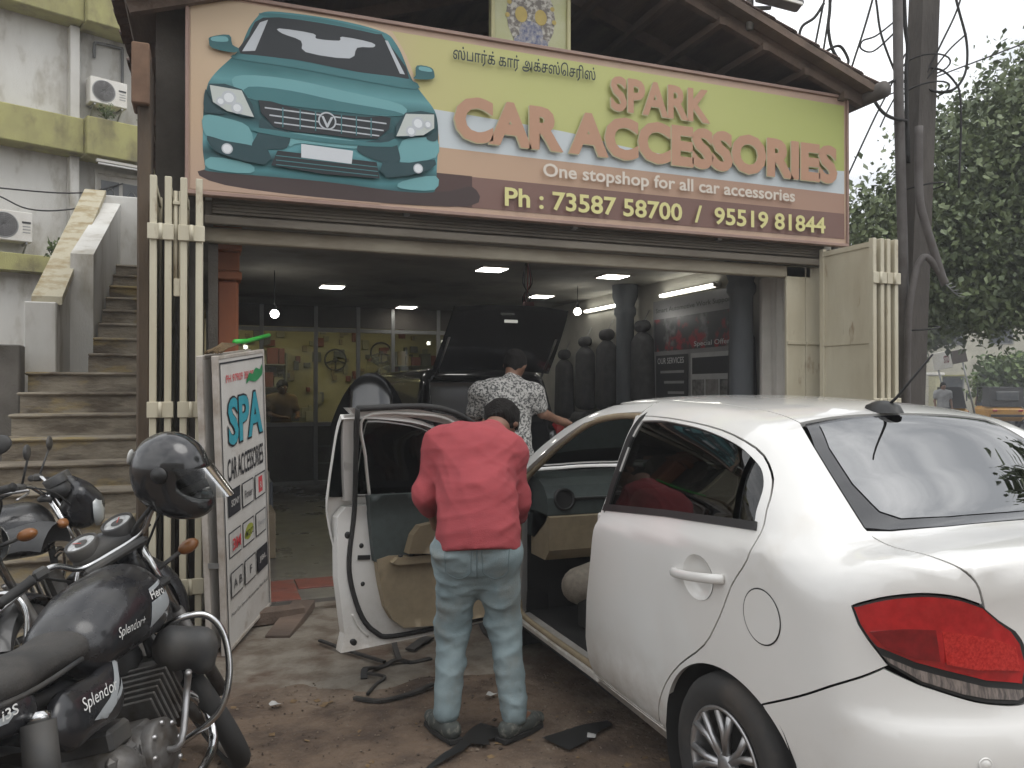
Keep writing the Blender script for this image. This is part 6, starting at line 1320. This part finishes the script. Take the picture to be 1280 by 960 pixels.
bike('black motorcycle farthest back, standing at the foot of the stair with mirrors', (-1.62,4.45,.005), 1.30, -.12, -.3, False)
bike('black motorcycle between the front one and the one at the stair', (-1.45,3.05,.005), .72, -.15, .45, False)
cv = MB().grid(lambda u, v: (-1.30+.55*u+.1*v, 4.52-.12*math.cos(PI*v)-.0, .86-.12*abs(2*v-1)**2+.02*math.sin(9*u)), 12, 8).build('tank_cover', mat('cover_grey', (.04,.04,.042), .7, c2=(.07,.07,.07), sc=5)); tag(cv, 'dark grey cover draped over the rear motorcycle tank', 'cover')
sk = MB().add([(-1.36,4.34,.83),(-1.02,4.33,.86),(-1.02,4.35,.91),(-1.36,4.36,.89)],[(0,1,2,3)]).build('sticker_strip', m_bwht); tag(sk, 'white strip with red letters on the rear motorcycle', 'sticker')
text('BAJAJ', 'letters', (-1.2,-1.06,.85,.895), (0,4.325,0), (1,0,0), (0,0,1), mat('sticker_red', (.5,.02,.04), .5), sk, .02)
# ---- helmet
hm = thing('helmet', 'black full face helmet with clear visor hung on the front motorcycle handlebar', 'helmet', (-.13,3.2,1.235), rot=(R(6),R(12),R(-28)))
def helm(X, Y, Z):
    d = ell_sd((X,Y,Z),(0,0,.0),(.142,.122,.142)); d = smin(d, ell_sd((X,Y,Z),(.06,0,-.10),(.12,.10,.07)), .06)
    d = np.maximum(d, -ell_sd((X,Y,Z),(.16,0,-.015),(.13,.115,.052))); d = np.maximum(d, -ell_sd((X,Y,Z),(0,0,-.02),(.118,.1,.118))); d = smax(d, -.155-Z, .01); return np.maximum(d, -np.maximum(Z+.1, np.sqrt(X**2+Y**2)-.09))
v_, f_ = surfnet(helm, (-.17,-.15,-.18), (.21,.15,.16), .0085); link('shell', np_mesh('shell', v_, f_), mat('helmet_black', (.014,.014,.015), .2, coat=.6), hm, True)
vz = MB().grid(lambda u, v: ((.145+.06*v)*math.cos((u-.5)*2.2)+.045*v, .128*math.sin((u-.5)*2.2), .045-.085*v), 20, 6).build('visor', glass('visor_glass', (.6,.61,.59), .12, 1.3), hm, True)
for s in (-1,1): MB().lathe([(.03,0),(.028,.012),(0,.014)],18,Matrix.Translation((.03,s*.118,.01)) @ Matrix.Rotation(R(-90*s),4,'X')).build('visor_pivot', m_trim, hm, True)
MB().lathe([(.014,.0),(.013,.002),(.009,.002),(.009,.001),(.006,.002),(0,.002)],18,Matrix.Translation((.045,-.103,-.085)) @ Matrix.Rotation(R(90),4,'X')).build('emblem', m_bwht, hm, True)
MB().ball((-.128,-.055,.03),(.006,.02,.03),8,6).build('sticker', m_bwht, hm, True)
MB().tube(curve_pts([(0,-.09,-.12),(-.04,-.1,-.2),(-.07,-.06,-.26),(-.05,.0,-.22)],5),.009,6).build('chin_strap', m_rub, hm, True)
# ================================================================ utility pole, cables
m_conc = mat('pole_concrete', (.10,.088,.078), .9, c2=(.06,.052,.046), sc=4, bump=.3, bsc=40, st=(1,1,.3))
m_pipe = mat('pole_pipe', (.11,.10,.095), .7, c2=(.07,.06,.055), sc=5)
pole = thing('utility_pole', 'dark concrete utility pole leaning right of the shop, wrapped in cables', 'pole', (6.08,5.71,0))
MB().add([Vector((6.08,5.71,0))+Vector((a*.11,b_*.09,0)) for a, b_ in ((-1,-1),(1,-1),(1,1),(-1,1))]+[Vector((6.36,5.58,7.5))+Vector((a*.10,b_*.08,0)) for a, b_ in ((-1,-1),(1,-1),(1,1),(-1,1))],[(3,2,1,0),(4,5,6,7),(0,1,5,4),(1,2,6,5),(2,3,7,6),(3,0,4,7)]).build('shaft', m_conc, pole)
MB().tube([(5.95,5.52,0),(5.90,5.53,2.9),(5.87,5.54,4.1),(5.85,5.55,7)],.045,10).build('service_pipe', m_pipe, pole)
MB().tube(curve_pts([(5.98,5.42,3.9),(5.98,5.42,3.3),(6.02,5.4,3.05),(6.08,5.38,2.85),(6.17,5.35,2.55),(6.2,5.34,2.48)],5),.036,10).build('conduit', m_pipe, pole)
MB().tube(curve_pts([(5.86,5.45,.4),(5.87,5.45,2.0),(5.92,5.43,2.5),(5.99,5.41,2.7),(6.06,5.39,2.71),(6.14,5.36,2.6),(6.2,5.34,2.5)],5),.03,10).build('conduit', m_pipe, pole)
for k in range(5): MB().tube(curve_pts([(6.19,5.34,2.5),(6.2+.05*k*.6,5.33,2.47-.02*k),(6.26+.04*k,5.32,2.49-.03*k)],4),.004,4).build('cut_wire', m_alu, pole)
for k, z in enumerate((1.2,2.1,3.4,4.3,4.55)): MB().tube([(6.08+.0373*z+.2*math.cos(a),5.66-.017*z+.2*math.sin(a),z+.03*math.sin(a+k)) for a in [2*PI*i/20 for i in range(20)]],.008,5,True).build('wire_wrap', m_rub, pole)
CB = [([(5.19,5.73,5.02),(5.11,5.76,4.89),(5.0,5.8,4.8),(4.99,5.81,4.65),(5.08,5.77,4.5),(5.2,5.72,4.58),(5.32,5.68,4.63),(5.39,5.65,4.51),(5.39,5.65,4.41),(5.52,5.61,4.27),(5.65,5.55,4.26),(5.86,5.54,4.36)],.013),
 ([(5.2,5.71,5.6),(5.24,5.71,5.04),(5.23,5.72,4.8),(5.27,5.7,4.58),(5.41,5.65,4.39),(5.56,5.59,4.22),(5.67,5.55,4.05),(5.76,5.51,3.98),(5.92,5.5,3.97)],.016),
 ([(5.8,5.6,5.6),(5.67,5.65,5.08),(5.59,5.68,4.79),(5.51,5.71,4.53),(5.40,5.75,4.15)],.01), ([(5.65,5.66,5.5),(5.71,5.64,5.08),(5.75,5.62,4.77),(5.86,5.56,4.40)],.011),
 ([(5.86,5.56,4.9),(5.71,5.64,4.77),(5.59,5.68,4.72),(5.58,5.69,4.65),(5.69,5.65,4.63),(5.86,5.56,4.8)],.008), ([(5.35,5.7,5.6),(5.25,5.71,5.04),(5.2,5.72,4.72),(5.12,5.75,4.2)],.01), ([(5.3,5.7,5.6),(5.19,5.73,5.04),(5.14,5.75,4.77),(5.05,5.78,4.3)],.01),
 ([(6.22,5.58,4.34),(6.34,5.51,4.29),(6.48,5.46,4.33),(6.56,5.42,4.49),(6.57,5.42,4.76),(6.5,5.45,5.08),(6.4,5.48,5.5)],.012), ([(6.22,5.58,4.53),(6.36,5.5,4.49),(6.48,5.46,4.37),(6.51,5.44,4.25),(6.52,5.44,3.95),(6.5,5.45,3.4)],.010),
 ([(6.42,5.59,5.6),(6.39,5.59,4.88),(6.25,5.62,4.55)],.007), ([(6.62,5.42,5.5),(6.5,5.45,5.08),(6.36,5.5,4.76),(6.22,5.56,4.45)],.009), ([(6.57,5.42,4.83),(6.41,5.48,4.67),(6.22,5.56,4.4)],.008),
 ([(5.95,5.54,4.6),(5.82,5.6,4.28),(5.66,5.66,3.94),(5.30,5.8,3.1)],.008), ([(5.97,5.54,4.4),(5.82,5.6,4.11),(5.74,5.63,3.93)],.007), ([(6.1,7.3,4.45),(6.7,7.08,4.67),(7.18,6.9,4.86),(9,6.2,5.6)],.008), ([(5.94,5.56,5.6),(5.96,5.55,4.89),(5.98,5.54,4.67),(5.96,5.54,4.37),(5.97,5.53,3.6)],.02)]
where = ['looping out over the gutter','thick one dropping from the roof side to the pole','slanting from pole top to gutter','short one beside the pipe','small coil left of the pipe','straight drop left by the gutter','straight drop at the far left','wide loop right of the pole','right-hand loop hanging down among the leaves','thin straight one right of the pole','slanting one upper right of the pole','short slanting one right of the pole','long slanting one to the sign edge','short slanting one left of the pole','thin far one behind the pole','thick one running down the pole face']
for (pts, r_), wz in zip(CB, where): tag(MB().tube(curve_pts(pts,7),r_,6).build('cable', m_rub), 'black cable at the utility pole, '+wz, 'cable', 'cables at the utility pole')

# ================================================================ trees
m_lf = [mat('leaf_a', (.125,.16,.065), .5, c2=(.16,.20,.085), sc=2), mat('leaf_b', (.085,.115,.05), .5, c2=(.11,.145,.06), sc=2)]
m_bark = mat('bark', (.09,.07,.05), .9, c2=(.05,.04,.03), sc=6, bump=.5)
def tree(name, label, base, trunk, blobs, n, leaf, seed, mats=m_lf):
    rn = np.random.RandomState(seed); t = thing(name, label, 'tree', base)
    tk = MB().tube(curve_pts([Vector(p)-Vector(base) for p in trunk],4),[.28*(1-.6*i/(len(trunk)*4-4)) for i in range(len(trunk)*4-3)],10); tk.build('trunk', m_bark, t, True)
    top = Vector(trunk[-1])
    for i, (c, r_) in enumerate(blobs):
        c = Vector(c); mid = top.lerp(c,.5)+Vector((rn.uniform(-.3,.3),rn.uniform(-.3,.3),.2)); MB().tube(curve_pts([p-Vector(base) for p in (Vector(trunk[-2]).lerp(top,.5),mid,c)],4),[.10-.008*k for k in range(9)],7).build('limb', m_bark, t, True)
    tot = sum(np.prod(r_)**(2/3) for _, r_ in blobs)
    for part in range(2):
        V = []; F_ = []
        for c, r_ in blobs:
            k = int(n/2*np.prod(r_)**(2/3)/tot); nc = max(6, k//55)
            u = rn.normal(size=(nc,3)); u /= np.linalg.norm(u,axis=1)[:,None]; rad = rn.uniform(.35,1.05,nc)**.5; cc = np.array(c)+u*rad[:,None]*np.array(r_)     # twig clusters
            P = cc[rn.randint(nc,size=k)]+rn.normal(size=(k,3))*np.array((.24,.24,.17))*(1 if part == 0 else 1.25)
            d = rn.normal(size=(k,3))+np.array((0,0,-.5)); d /= np.linalg.norm(d,axis=1)[:,None]; e = np.cross(d, rn.normal(size=(k,3))); e /= np.linalg.norm(e,axis=1)[:,None]; L_ = leaf*rn.uniform(.5,1.6,(k,1))
            b0 = len(V)*1; n0 = sum(len(x) for x in V); nn = np.cross(d,e)
            Q = np.stack([P, P+d*L_*.45+e*L_*.32+nn*L_*.06, P+d*L_, P+d*L_*.45-e*L_*.32+nn*L_*.06],1).reshape(-1,3); V.append(Q)
            F_.append(n0+np.arange(k*4).reshape(-1,4))
        V = np.concatenate(V)-np.array(base); F_ = np.concatenate(F_); o = link('crown', np_mesh('crown', V, F_, False), mats[part], t, True); o['kind'] = 'stuff'
    return t
tree('street_tree', 'large leafy tree overhanging the street behind the utility pole', (14.6,9.0,0), [(14.6,9.0,0),(14.5,9.1,1.4),(14.1,9.2,2.8),(13.6,9.3,4.0)],
  [((10.7,9.9,4.2),(1.1,1.0,.7)),((11.6,9.8,3.45),(1.0,1.0,.75)),((12.3,9.6,5.2),(1.5,1.4,1.2)),((13.4,9.2,6.1),(1.5,1.5,1.2)),((13.3,9.3,4.1),(1.8,1.5,1.2)),((12.1,9.8,4.1),(1.3,1.2,1.0)),((14.8,9.0,5.0),(1.8,1.6,1.6)),((14.2,9.0,3.3),(1.4,1.3,.6)),((12.4,9.7,3.0),(1.0,1.0,.45))], 90000, .10, 3)
tree('young_tree', 'thin young tree standing behind the far yellow rickshaw', (22.9,20.9,0), [(22.9,20.9,0),(23.0,20.9,1.6),(22.8,20.9,3.0)], [((22.5,20.9,3.6),(1.1,1,.9)),((23.6,20.9,4.2),(1.2,1,.9))], 5000, .22, 5)
tree('garden_bush_tree', 'bright green small tree beside the pale gate post across the street', (31.5,24.3,0), [(31.5,24.3,0),(31.5,24.3,1.0),(31.5,24.3,1.6)], [((31.4,24.4,2.1),(1.0,.9,.8)),((32.5,23.8,2.3),(1.1,1,.8))], 5000, .22, 7, [mat('leaf_c', (.13,.19,.035), .55), mat('leaf_d', (.08,.13,.03), .55)])
tree('avenue_tree', 'dark dense tree beyond the street tree at the right edge', (24,15,0), [(24,15,0),(24,15,2),(24,15,4)], [((24,15,6),(3.5,3,2.2)),((21.5,16,5.2),(2.4,2,1.6)),((27,14,5.5),(3,3,2))], 16000, .3, 9)

# ================================================================ far side of the street
def house(label, loc, rz, w_, d, h, m, wins, trim=m_olive):
    t = thing('street_building', label, 'building', loc, rz)
    MB().box((-w_/2,0,0),(w_/2,d,h)).build('wall', m, t, True); MB().box((-w_/2-.1,-.12,h),(w_/2+.1,d,h+.3)).build('parapet', trim, t, True)
    nz_ = max(1,int(h//3)); 
    for i in range(wins):
        for j in range(nz_):
            x = -w_/2+(i+.5)*w_/wins; z = .9+3*j
            f = MB().box((x-.55,-.05,z),(x+.55,-.001,z+1.3)).build('window', m_alu, t, True); MB().box((x-.48,-.06,z+.06),(x+.48,-.051,z+1.24)).build('pane', m_win, f, True); MB().box((x-.65,-.3,z+1.35),(x+.65,-.001,z+1.42)).build('sunshade', trim, t, True)
    return t
FR = R(-55)
house('pale cream building across the street behind the rickshaws', (36.5,32.5,0), FR+R(10), 9, 8, 7, mat('cream_wall', (.55,.52,.42), .85, c2=(.42,.4,.33), sc=1), 4)
house('grey building across the street left of the cream one', (28.5,33.5,0), FR+R(25), 9, 8, 6.2, mat('grey_wall', (.34,.33,.32), .85, c2=(.25,.24,.23), sc=1), 4, m_alu)
house('blue building across the street at the far right', (46,35,0), FR, 7, 8, 9, mat('blue_wall', (.13,.22,.32), .85, c2=(.2,.25,.3), sc=1), 3, m_white)
house('white block far down the street', (52,24,0), FR, 12, 8, 8, mat('white_wall2', (.58,.57,.54), .85), 5)
gp = [(33.0,29.0),(34.6,27.9)]
for i, (x, y) in enumerate(gp):
    t = thing('gate_pillar', ['pale yellow gate pillar, left one, across the street','pale yellow gate pillar, right one, across the street'][i], 'pillar', (x,y,0), group='gate pillars'); MB().cbox((0,0,1.1),(.45,.45,2.2),.03).build('shaft', mat('pale_yellow', (.5,.47,.3), .8), t, True); MB().cbox((0,0,2.28),(.6,.6,.14),.03).build('cap', m_white, t, True)
bw_ = tag(MB().cbox((30.3,30.8,1.0),(5,.25,2.0),.02,R(-35)).build('boundary_wall', mat('pinkish_wall', (.3,.26,.24), .85, c2=(.2,.18,.16), sc=2)), 'dull boundary wall behind the far yellow rickshaw', 'wall')
sg = thing('tilted_signboard', 'tilted white signboard with red print hung across the street', 'signboard', (26.3,22.5,2.05), rot=(0,R(-12),R(-30)))
MB().box((-.45,-.05,.3),(.2,.02,.95),.01).build('panel', m_white, sg, True); MB().box((.22,-.05,.4),(.75,.02,.9),.01).build('side_panel', mat('brown_panel', (.12,.1,.09), .7), sg, True); text('STD', 'letters', (-.08,.12,.5,.78), (0,-.055,0), (1,0,0), (0,0,1), mat('sign_maroon', (.2,.03,.04), .6), sg, .03, True, .3)
MB().tube([(-.3,.06,.9),(-.3,.06,-2.1)],.035,8).build('post', m_alu, sg, True); MB().tube([(.6,.06,.8),(.6,.06,-2.2)],.035,8).build('post', m_alu, sg, True)
m_rky = mat('rickshaw_yellow', (.48,.24,.03), .5, c2=(.38,.18,.03), sc=4); m_rkb = mat('rickshaw_black', (.025,.025,.025), .6)
def rick(label, loc, rz):
    t = thing('auto_rickshaw', label, 'rickshaw', loc, rz, group='auto rickshaws')
    MB().box((-.62,-1.3,.28),(.62,.9,.85),.12).build('body', m_rky, t, True)
    MB().add([(-.62,-1.25,.85),(.62,-1.25,.85),(.6,-1.1,1.62),(-.6,-1.1,1.62),(-.6,.55,1.66),(.6,.55,1.66),(-.62,-.3,.85),(.62,-.3,.85),(-.6,-.3,1.62),(.6,-.3,1.62)],[(0,1,2,3),(3,2,5,4),(0,3,8,6),(1,7,9,2)]).build('hood', m_rkb, t, True)
    MB().box((-.4,-1.27,1.1),(.4,-1.235,1.45),.02).build('rear_window', m_win, t, True)
    MB().add([(-.5,.9,.85),(.5,.9,.85),(.5,.6,1.6),(-.5,.6,1.6)],[(0,1,2,3)]).build('windscreen', m_wind, t, True); MB().box((-.45,.85,.3),(.45,1.25,.85),.15).build('nose', m_rky, t, True)
    for x in (-.45,.45): MB().cbox((x,-1.31,.7),(.16,.03,.08),.01).build('tail_lamp', m_red, t, True); MB().tube([(x*1.25,.6,.85),(x*1.2,.5,1.62)],.02,6).build('post', m_rkb, t, True)
    for x, y in ((-.52,-.8),(.52,-.8),(0,1.0)): MB().lathe([(.1,-.05),(.2,-.05),(.22,0),(.2,.05),(.1,.05)],20,Matrix.Translation((x,y,.22)) @ Matrix.Rotation(R(90),4,'Y')).build('wheel', m_tyre, t, True)
    MB().cbox((0,-.7,.95),(1.0,.4,.25),.05).build('seat', m_rkb, t, True); MB().cbox((0,-1.32,.5),(1.2,.04,.1),.01).build('bumper', m_rkb, t, True)
rick('yellow auto rickshaw at the right edge seen from behind', (30.2,23.6,0), R(-35)); rick('yellow auto rickshaw beyond the utility pole, partly behind the roof', (25.6,22.8,0), R(40)); rick('yellow auto rickshaw second in line beside the pole', (24.2,24.6,0), R(70))
for lb, loc, rz, cs, ct_ in (('person in a pale shirt walking in the far street', (34.0,27.3,.01), R(-30), (.5,.5,.52), (.09,.1,.14)), ('person in dark clothes sitting on a motorcycle beside the far rickshaw', (31.3,23.0,.01), R(60), (.06,.06,.08), (.04,.05,.07)), ('person in a grey shirt in the road beyond the car roof', (22.4,19.4,.01), R(150), (.3,.3,.3), (.06,.06,.07))):
    J4 = dict(anL=(-.1,.05,.085), toL=(-.11,.19,.04), anR=(.1,-.05,.085), toR=(.11,.09,.04), knL=(-.1,.06,.48), knR=(.09,.0,.48), hipL=(-.09,0,.88), hipR=(.09,0,.88), pelvis=(0,0,.95), waist=(0,0,1.08), chest=(0,.01,1.3), shL=(-.19,0,1.41), shR=(.19,0,1.41), neck=(0,.01,1.49), head=(0,.03,1.63), face=(0,1,0), elL=(-.25,-.02,1.14), wrL=(-.25,.08,.92), haL=(-.25,.1,.85), elR=(.25,-.02,1.14), wrR=(.25,.08,.92), haR=(.25,.1,.85))
    person(lb, loc, rz, J4, mat('far_shirt'+str(round(loc[0])), cs, .9), mat('far_tr'+str(round(loc[0])), ct_, .9), m_shoe, .5, .024, .03)
# far white car and a small parked scooter-motorcycle use the same builders at street distance
fc = thing('far_white_car', 'white car parked at the far right edge of the street', 'car', (34.4,25.2,0), R(-40))
def fcar(X, Y, Z): return smin(rb((X,Y,Z),(0,0,.62),(.82,2.0,.32),.18), rb((X*(1+.3*np.clip(Z-1,0,1)),Y*(1+.5*np.clip(Z-1,0,1)),Z),(0,-.1,1.1),(.72,1.15,.36),.18), .12)
v_, f_ = surfnet(fcar, (-1,-2.2,.1), (1,2.2,1.7), .06); link('body', np_mesh('body', v_, f_), m_paint, fc, True)
for s in (-1,1):
    MB().add([(s*.735,-.95,1.0),(s*.735,.9,1.0),(s*.64,.6,1.36),(s*.64,-.75,1.36)],[(0,1,2,3)]).build('window', m_frit, fc, True)
    for y in (-1.25,1.25): MB().lathe([(.1,-.09),(.28,-.09),(.3,0),(.28,.09),(.1,.09)],20,Matrix.Translation((s*.74,y,.3)) @ Matrix.Rotation(R(90),4,'Y')).build('wheel', m_tyre, fc, True)
MB().add([(-.6,-1.12,1.05),(.6,-1.12,1.05),(.52,-.9,1.36),(-.52,-.9,1.36)],[(0,1,2,3)]).build('rear_window', m_frit, fc, True)
# the row of houses on the near side of the road, behind the photographer's back (seen in the car's glass)
house('pale house row across the yard seen only in reflections', (-2,-14,0), PI, 22, 8, 6.5, mat('back_wall', (.42,.40,.34), .85, c2=(.3,.28,.24), sc=.8), 7)
tree('yard_tree', 'tree across the yard mirrored in the car rear window', (11.8,1.2,0), [(11.8,1.2,0),(11.8,1.2,2.2),(11.6,1.3,4.2)], [((11.4,1.6,6.0),(1.9,1.7,1.3)),((12.6,.6,6.8),(2,1.8,1.4)),((10.6,2.6,5.4),(1.2,1.2,.8))], 12000, .2, 21)
# ================================================================ litter on the ground
m_strip = mat('rubber_strip', (.02,.019,.018), .7, c2=(.045,.04,.035), sc=9)
def strip(label, pts, w_, m=m_strip, h=.012):
    o = MB(); P = curve_pts([(x,y,z) for x,y,z in pts],5)
    for a, b_ in zip(P[:-1], P[1:]):
        if (b_-a).length > 1e-4: o.bar(a, b_+(b_-a)*.06, w_, h)
    return tag(o.build('trim_strip', m), label, 'trim strip', 'rubber trim strips on the ground')
G = .03
strip('long straight black trim strip lying left of the open door', [(.619,4.827,G+.02),(.734,4.604,G+.02),(.844,4.415,G+.02),(.90,4.32,G+.02)], .022)
strip('bent black trim strip lying under the open door', [(.759,4.16,G),(.78,4.22,G+.03),(.88,4.30,G),(.969,4.327,G+.02),(1.057,4.314,G),(1.164,4.343,G)], .035)
strip('curved black trim strip nearest the street', [(.67,3.923,G),(.78,3.841,G),(.926,3.874,G),(1.073,3.935,G+.01)], .028)
strip('short black trim strip standing against the open door', [(1.048,4.70,.16),(1.008,4.565,.07),(.993,4.358,G)], .03)
strip('black trim strip across the car door shadow', [(1.046,4.75,.15),(1.157,4.78,.13),(1.277,4.80,G+.02)], .04)
strip('broad short black trim strip by the front wheel', [(1.084,4.50,G+.01),(1.179,4.60,G+.02),(1.247,4.68,G+.01)], .06)
strip('thin curled black trim strip in the middle', [(.737,3.946,G),(.8,4.056,G),(.861,4.121,G+.01),(.80,4.16,G+.02),(.765,4.2,G+.015)], .014)
def film(label, pts, seed):
    rn = random.Random(seed); z = lambda x, y: .034+.012*mnoise.noise(Vector((x*6,y*6,seed)))
    dn = densify(pts, .04); A = np.array(dn); lo, hi = A.min(0), A.max(0); gx, gy = np.meshgrid(np.arange(lo[0],hi[0],.035),np.arange(lo[1],hi[1],.035)); Gp = np.stack([gx.ravel(),gy.ravel()],1); Gp = Gp[in_poly(Gp,dn)]
    if len(Gp): Gp = Gp[np.min(np.linalg.norm(Gp[:,None]-A[None],axis=2),1) > .015]
    ov, _, of, _, _, _ = delaunay_2d_cdt([Vector(p) for p in dn]+[Vector(p) for p in Gp],[(i,(i+1)%len(dn)) for i in range(len(dn))],[],0,1e-6)
    F_ = [tuple(f) for f in of if in_poly(np.array([np.mean([ov[i] for i in f],0)]),dn)[0]]
    return tag(MB().add([(p.x,p.y,z(p.x,p.y)) for p in ov],F_,True).build('film_scrap', mat('black_film', (.012,.012,.012), .5)), label, 'film scrap', 'black film scraps')
film('large torn black film scrap between the man and the street', [(.795,3.09),(.945,3.209),(1.074,3.355),(1.149,3.419),(1.212,3.329),(1.188,3.249),(1.124,3.249),(1.113,3.187),(1.048,3.241),(.948,3.151),(.832,3.086)], 3)
film('pointed black film scrap beside the car', [(1.344,3.177),(1.45,3.20),(1.70,3.256),(1.70,3.20),(1.55,3.11),(1.41,3.04)], 5)
for lb, x, y, rz, s in (('small white paper scrap near the front wheel', 1.31,3.72,.5,.06), ('small printed paper scrap beside the car sill', 1.56,3.13,1.0,.07), ('small white paper scrap left of the trim strips', .305,3.97,.2,.06)):
    c_, s_ = math.cos(rz), math.sin(rz); o = MB().grid(lambda u, v: (x+(u-.5)*s*c_-(v-.5)*s*.5*s_, y+(u-.5)*s*s_+(v-.5)*s*.5*c_, .036+.012*math.sin(5*u)*v), 4, 3).build('paper_scrap', mat('paper', (.45,.44,.42), .8, c2=(.3,.3,.29), sc=30)); tag(o, lb, 'paper')
wb = MB().cbox((.42,5.38,.075),(.34,.11,.09),.008,R(8)).build('timber_block', m_wood); tag(wb, 'dark timber block lying on the red tiled threshold', 'block')
# pebbles, dry leaves and crumbs
def scatter(name, label, n, area, size, m, flat=.6, seed=1):
    rn = random.Random(seed); mb = MB()
    for i in range(n):
        x, y = rn.uniform(area[0],area[1]), rn.uniform(area[2],area[3]); r_ = size*rn.uniform(.4,1.4)*(1 if rn.random() > .06 else 2); a = rn.uniform(0,6)
        T = Matrix.Translation((x,y,.018)) @ Matrix.Rotation(a,4,'Z') @ Matrix.Rotation(rn.uniform(-.4,.4),4,'X')
        mb.add([(r_,0,0),(0,r_*.8,0),(-r_*.9,0,0),(0,-r_*.7,0),(0,0,r_*flat),(0,0,-r_*flat)],[(0,1,4),(1,2,4),(2,3,4),(3,0,4),(1,0,5),(2,1,5),(3,2,5),(0,3,5)],False,T)
    return tag(mb.build(name, m), label, 'pebbles', None, 'stuff')
scatter('pebbles', 'small pebbles and crumbs scattered on the dirt yard', 7000, (-2.5,3.2,1.2,4.9), .0048, mat('pebble', (.2,.155,.115), .9, c2=(.1,.075,.055), sc=30), .6, 3)
scatter('dark_crumbs', 'dark crumbs and soil lumps on the dirt yard', 3500, (-2.5,3.2,1.2,5.4), .0065, mat('soil_lump', (.06,.042,.03), .95), .5, 7)
scatter('dry_leaves', 'dry leaf fragments scattered on the yard', 260, (-2.2,2.6,1.6,5.2), .016, mat('dry_leaf', (.2,.13,.06), .9, c2=(.1,.06,.03), sc=20), .12, 9)
# ================================================================ thin scattering volume added to lift the blacks like stray lens light
hz = MB().box((-320,-320,-1.2),(320,320,14)).build('lens_veil', None)
hz['kind'] = 'stuff'; hz['label'] = 'thin pale volume added over the whole street to imitate lens veil'; hz['category'] = 'lens_veil'
hmt = bpy.data.materials.new('lens_veil'); hmt.use_nodes = True; ht = hmt.node_tree; ht.nodes.clear()
ho = ht.nodes.new('ShaderNodeOutputMaterial'); hv = ht.nodes.new('ShaderNodeVolumePrincipled'); hv.inputs['Color'].default_value = (.92,.93,.95,1); hv.inputs['Density'].default_value = .0038; ht.links.new(hv.outputs[0], ho.inputs['Volume'])
hz.data.materials.append(hmt); SC.cycles.volume_bounces = 0; SC.cycles.volume_step_rate = 5
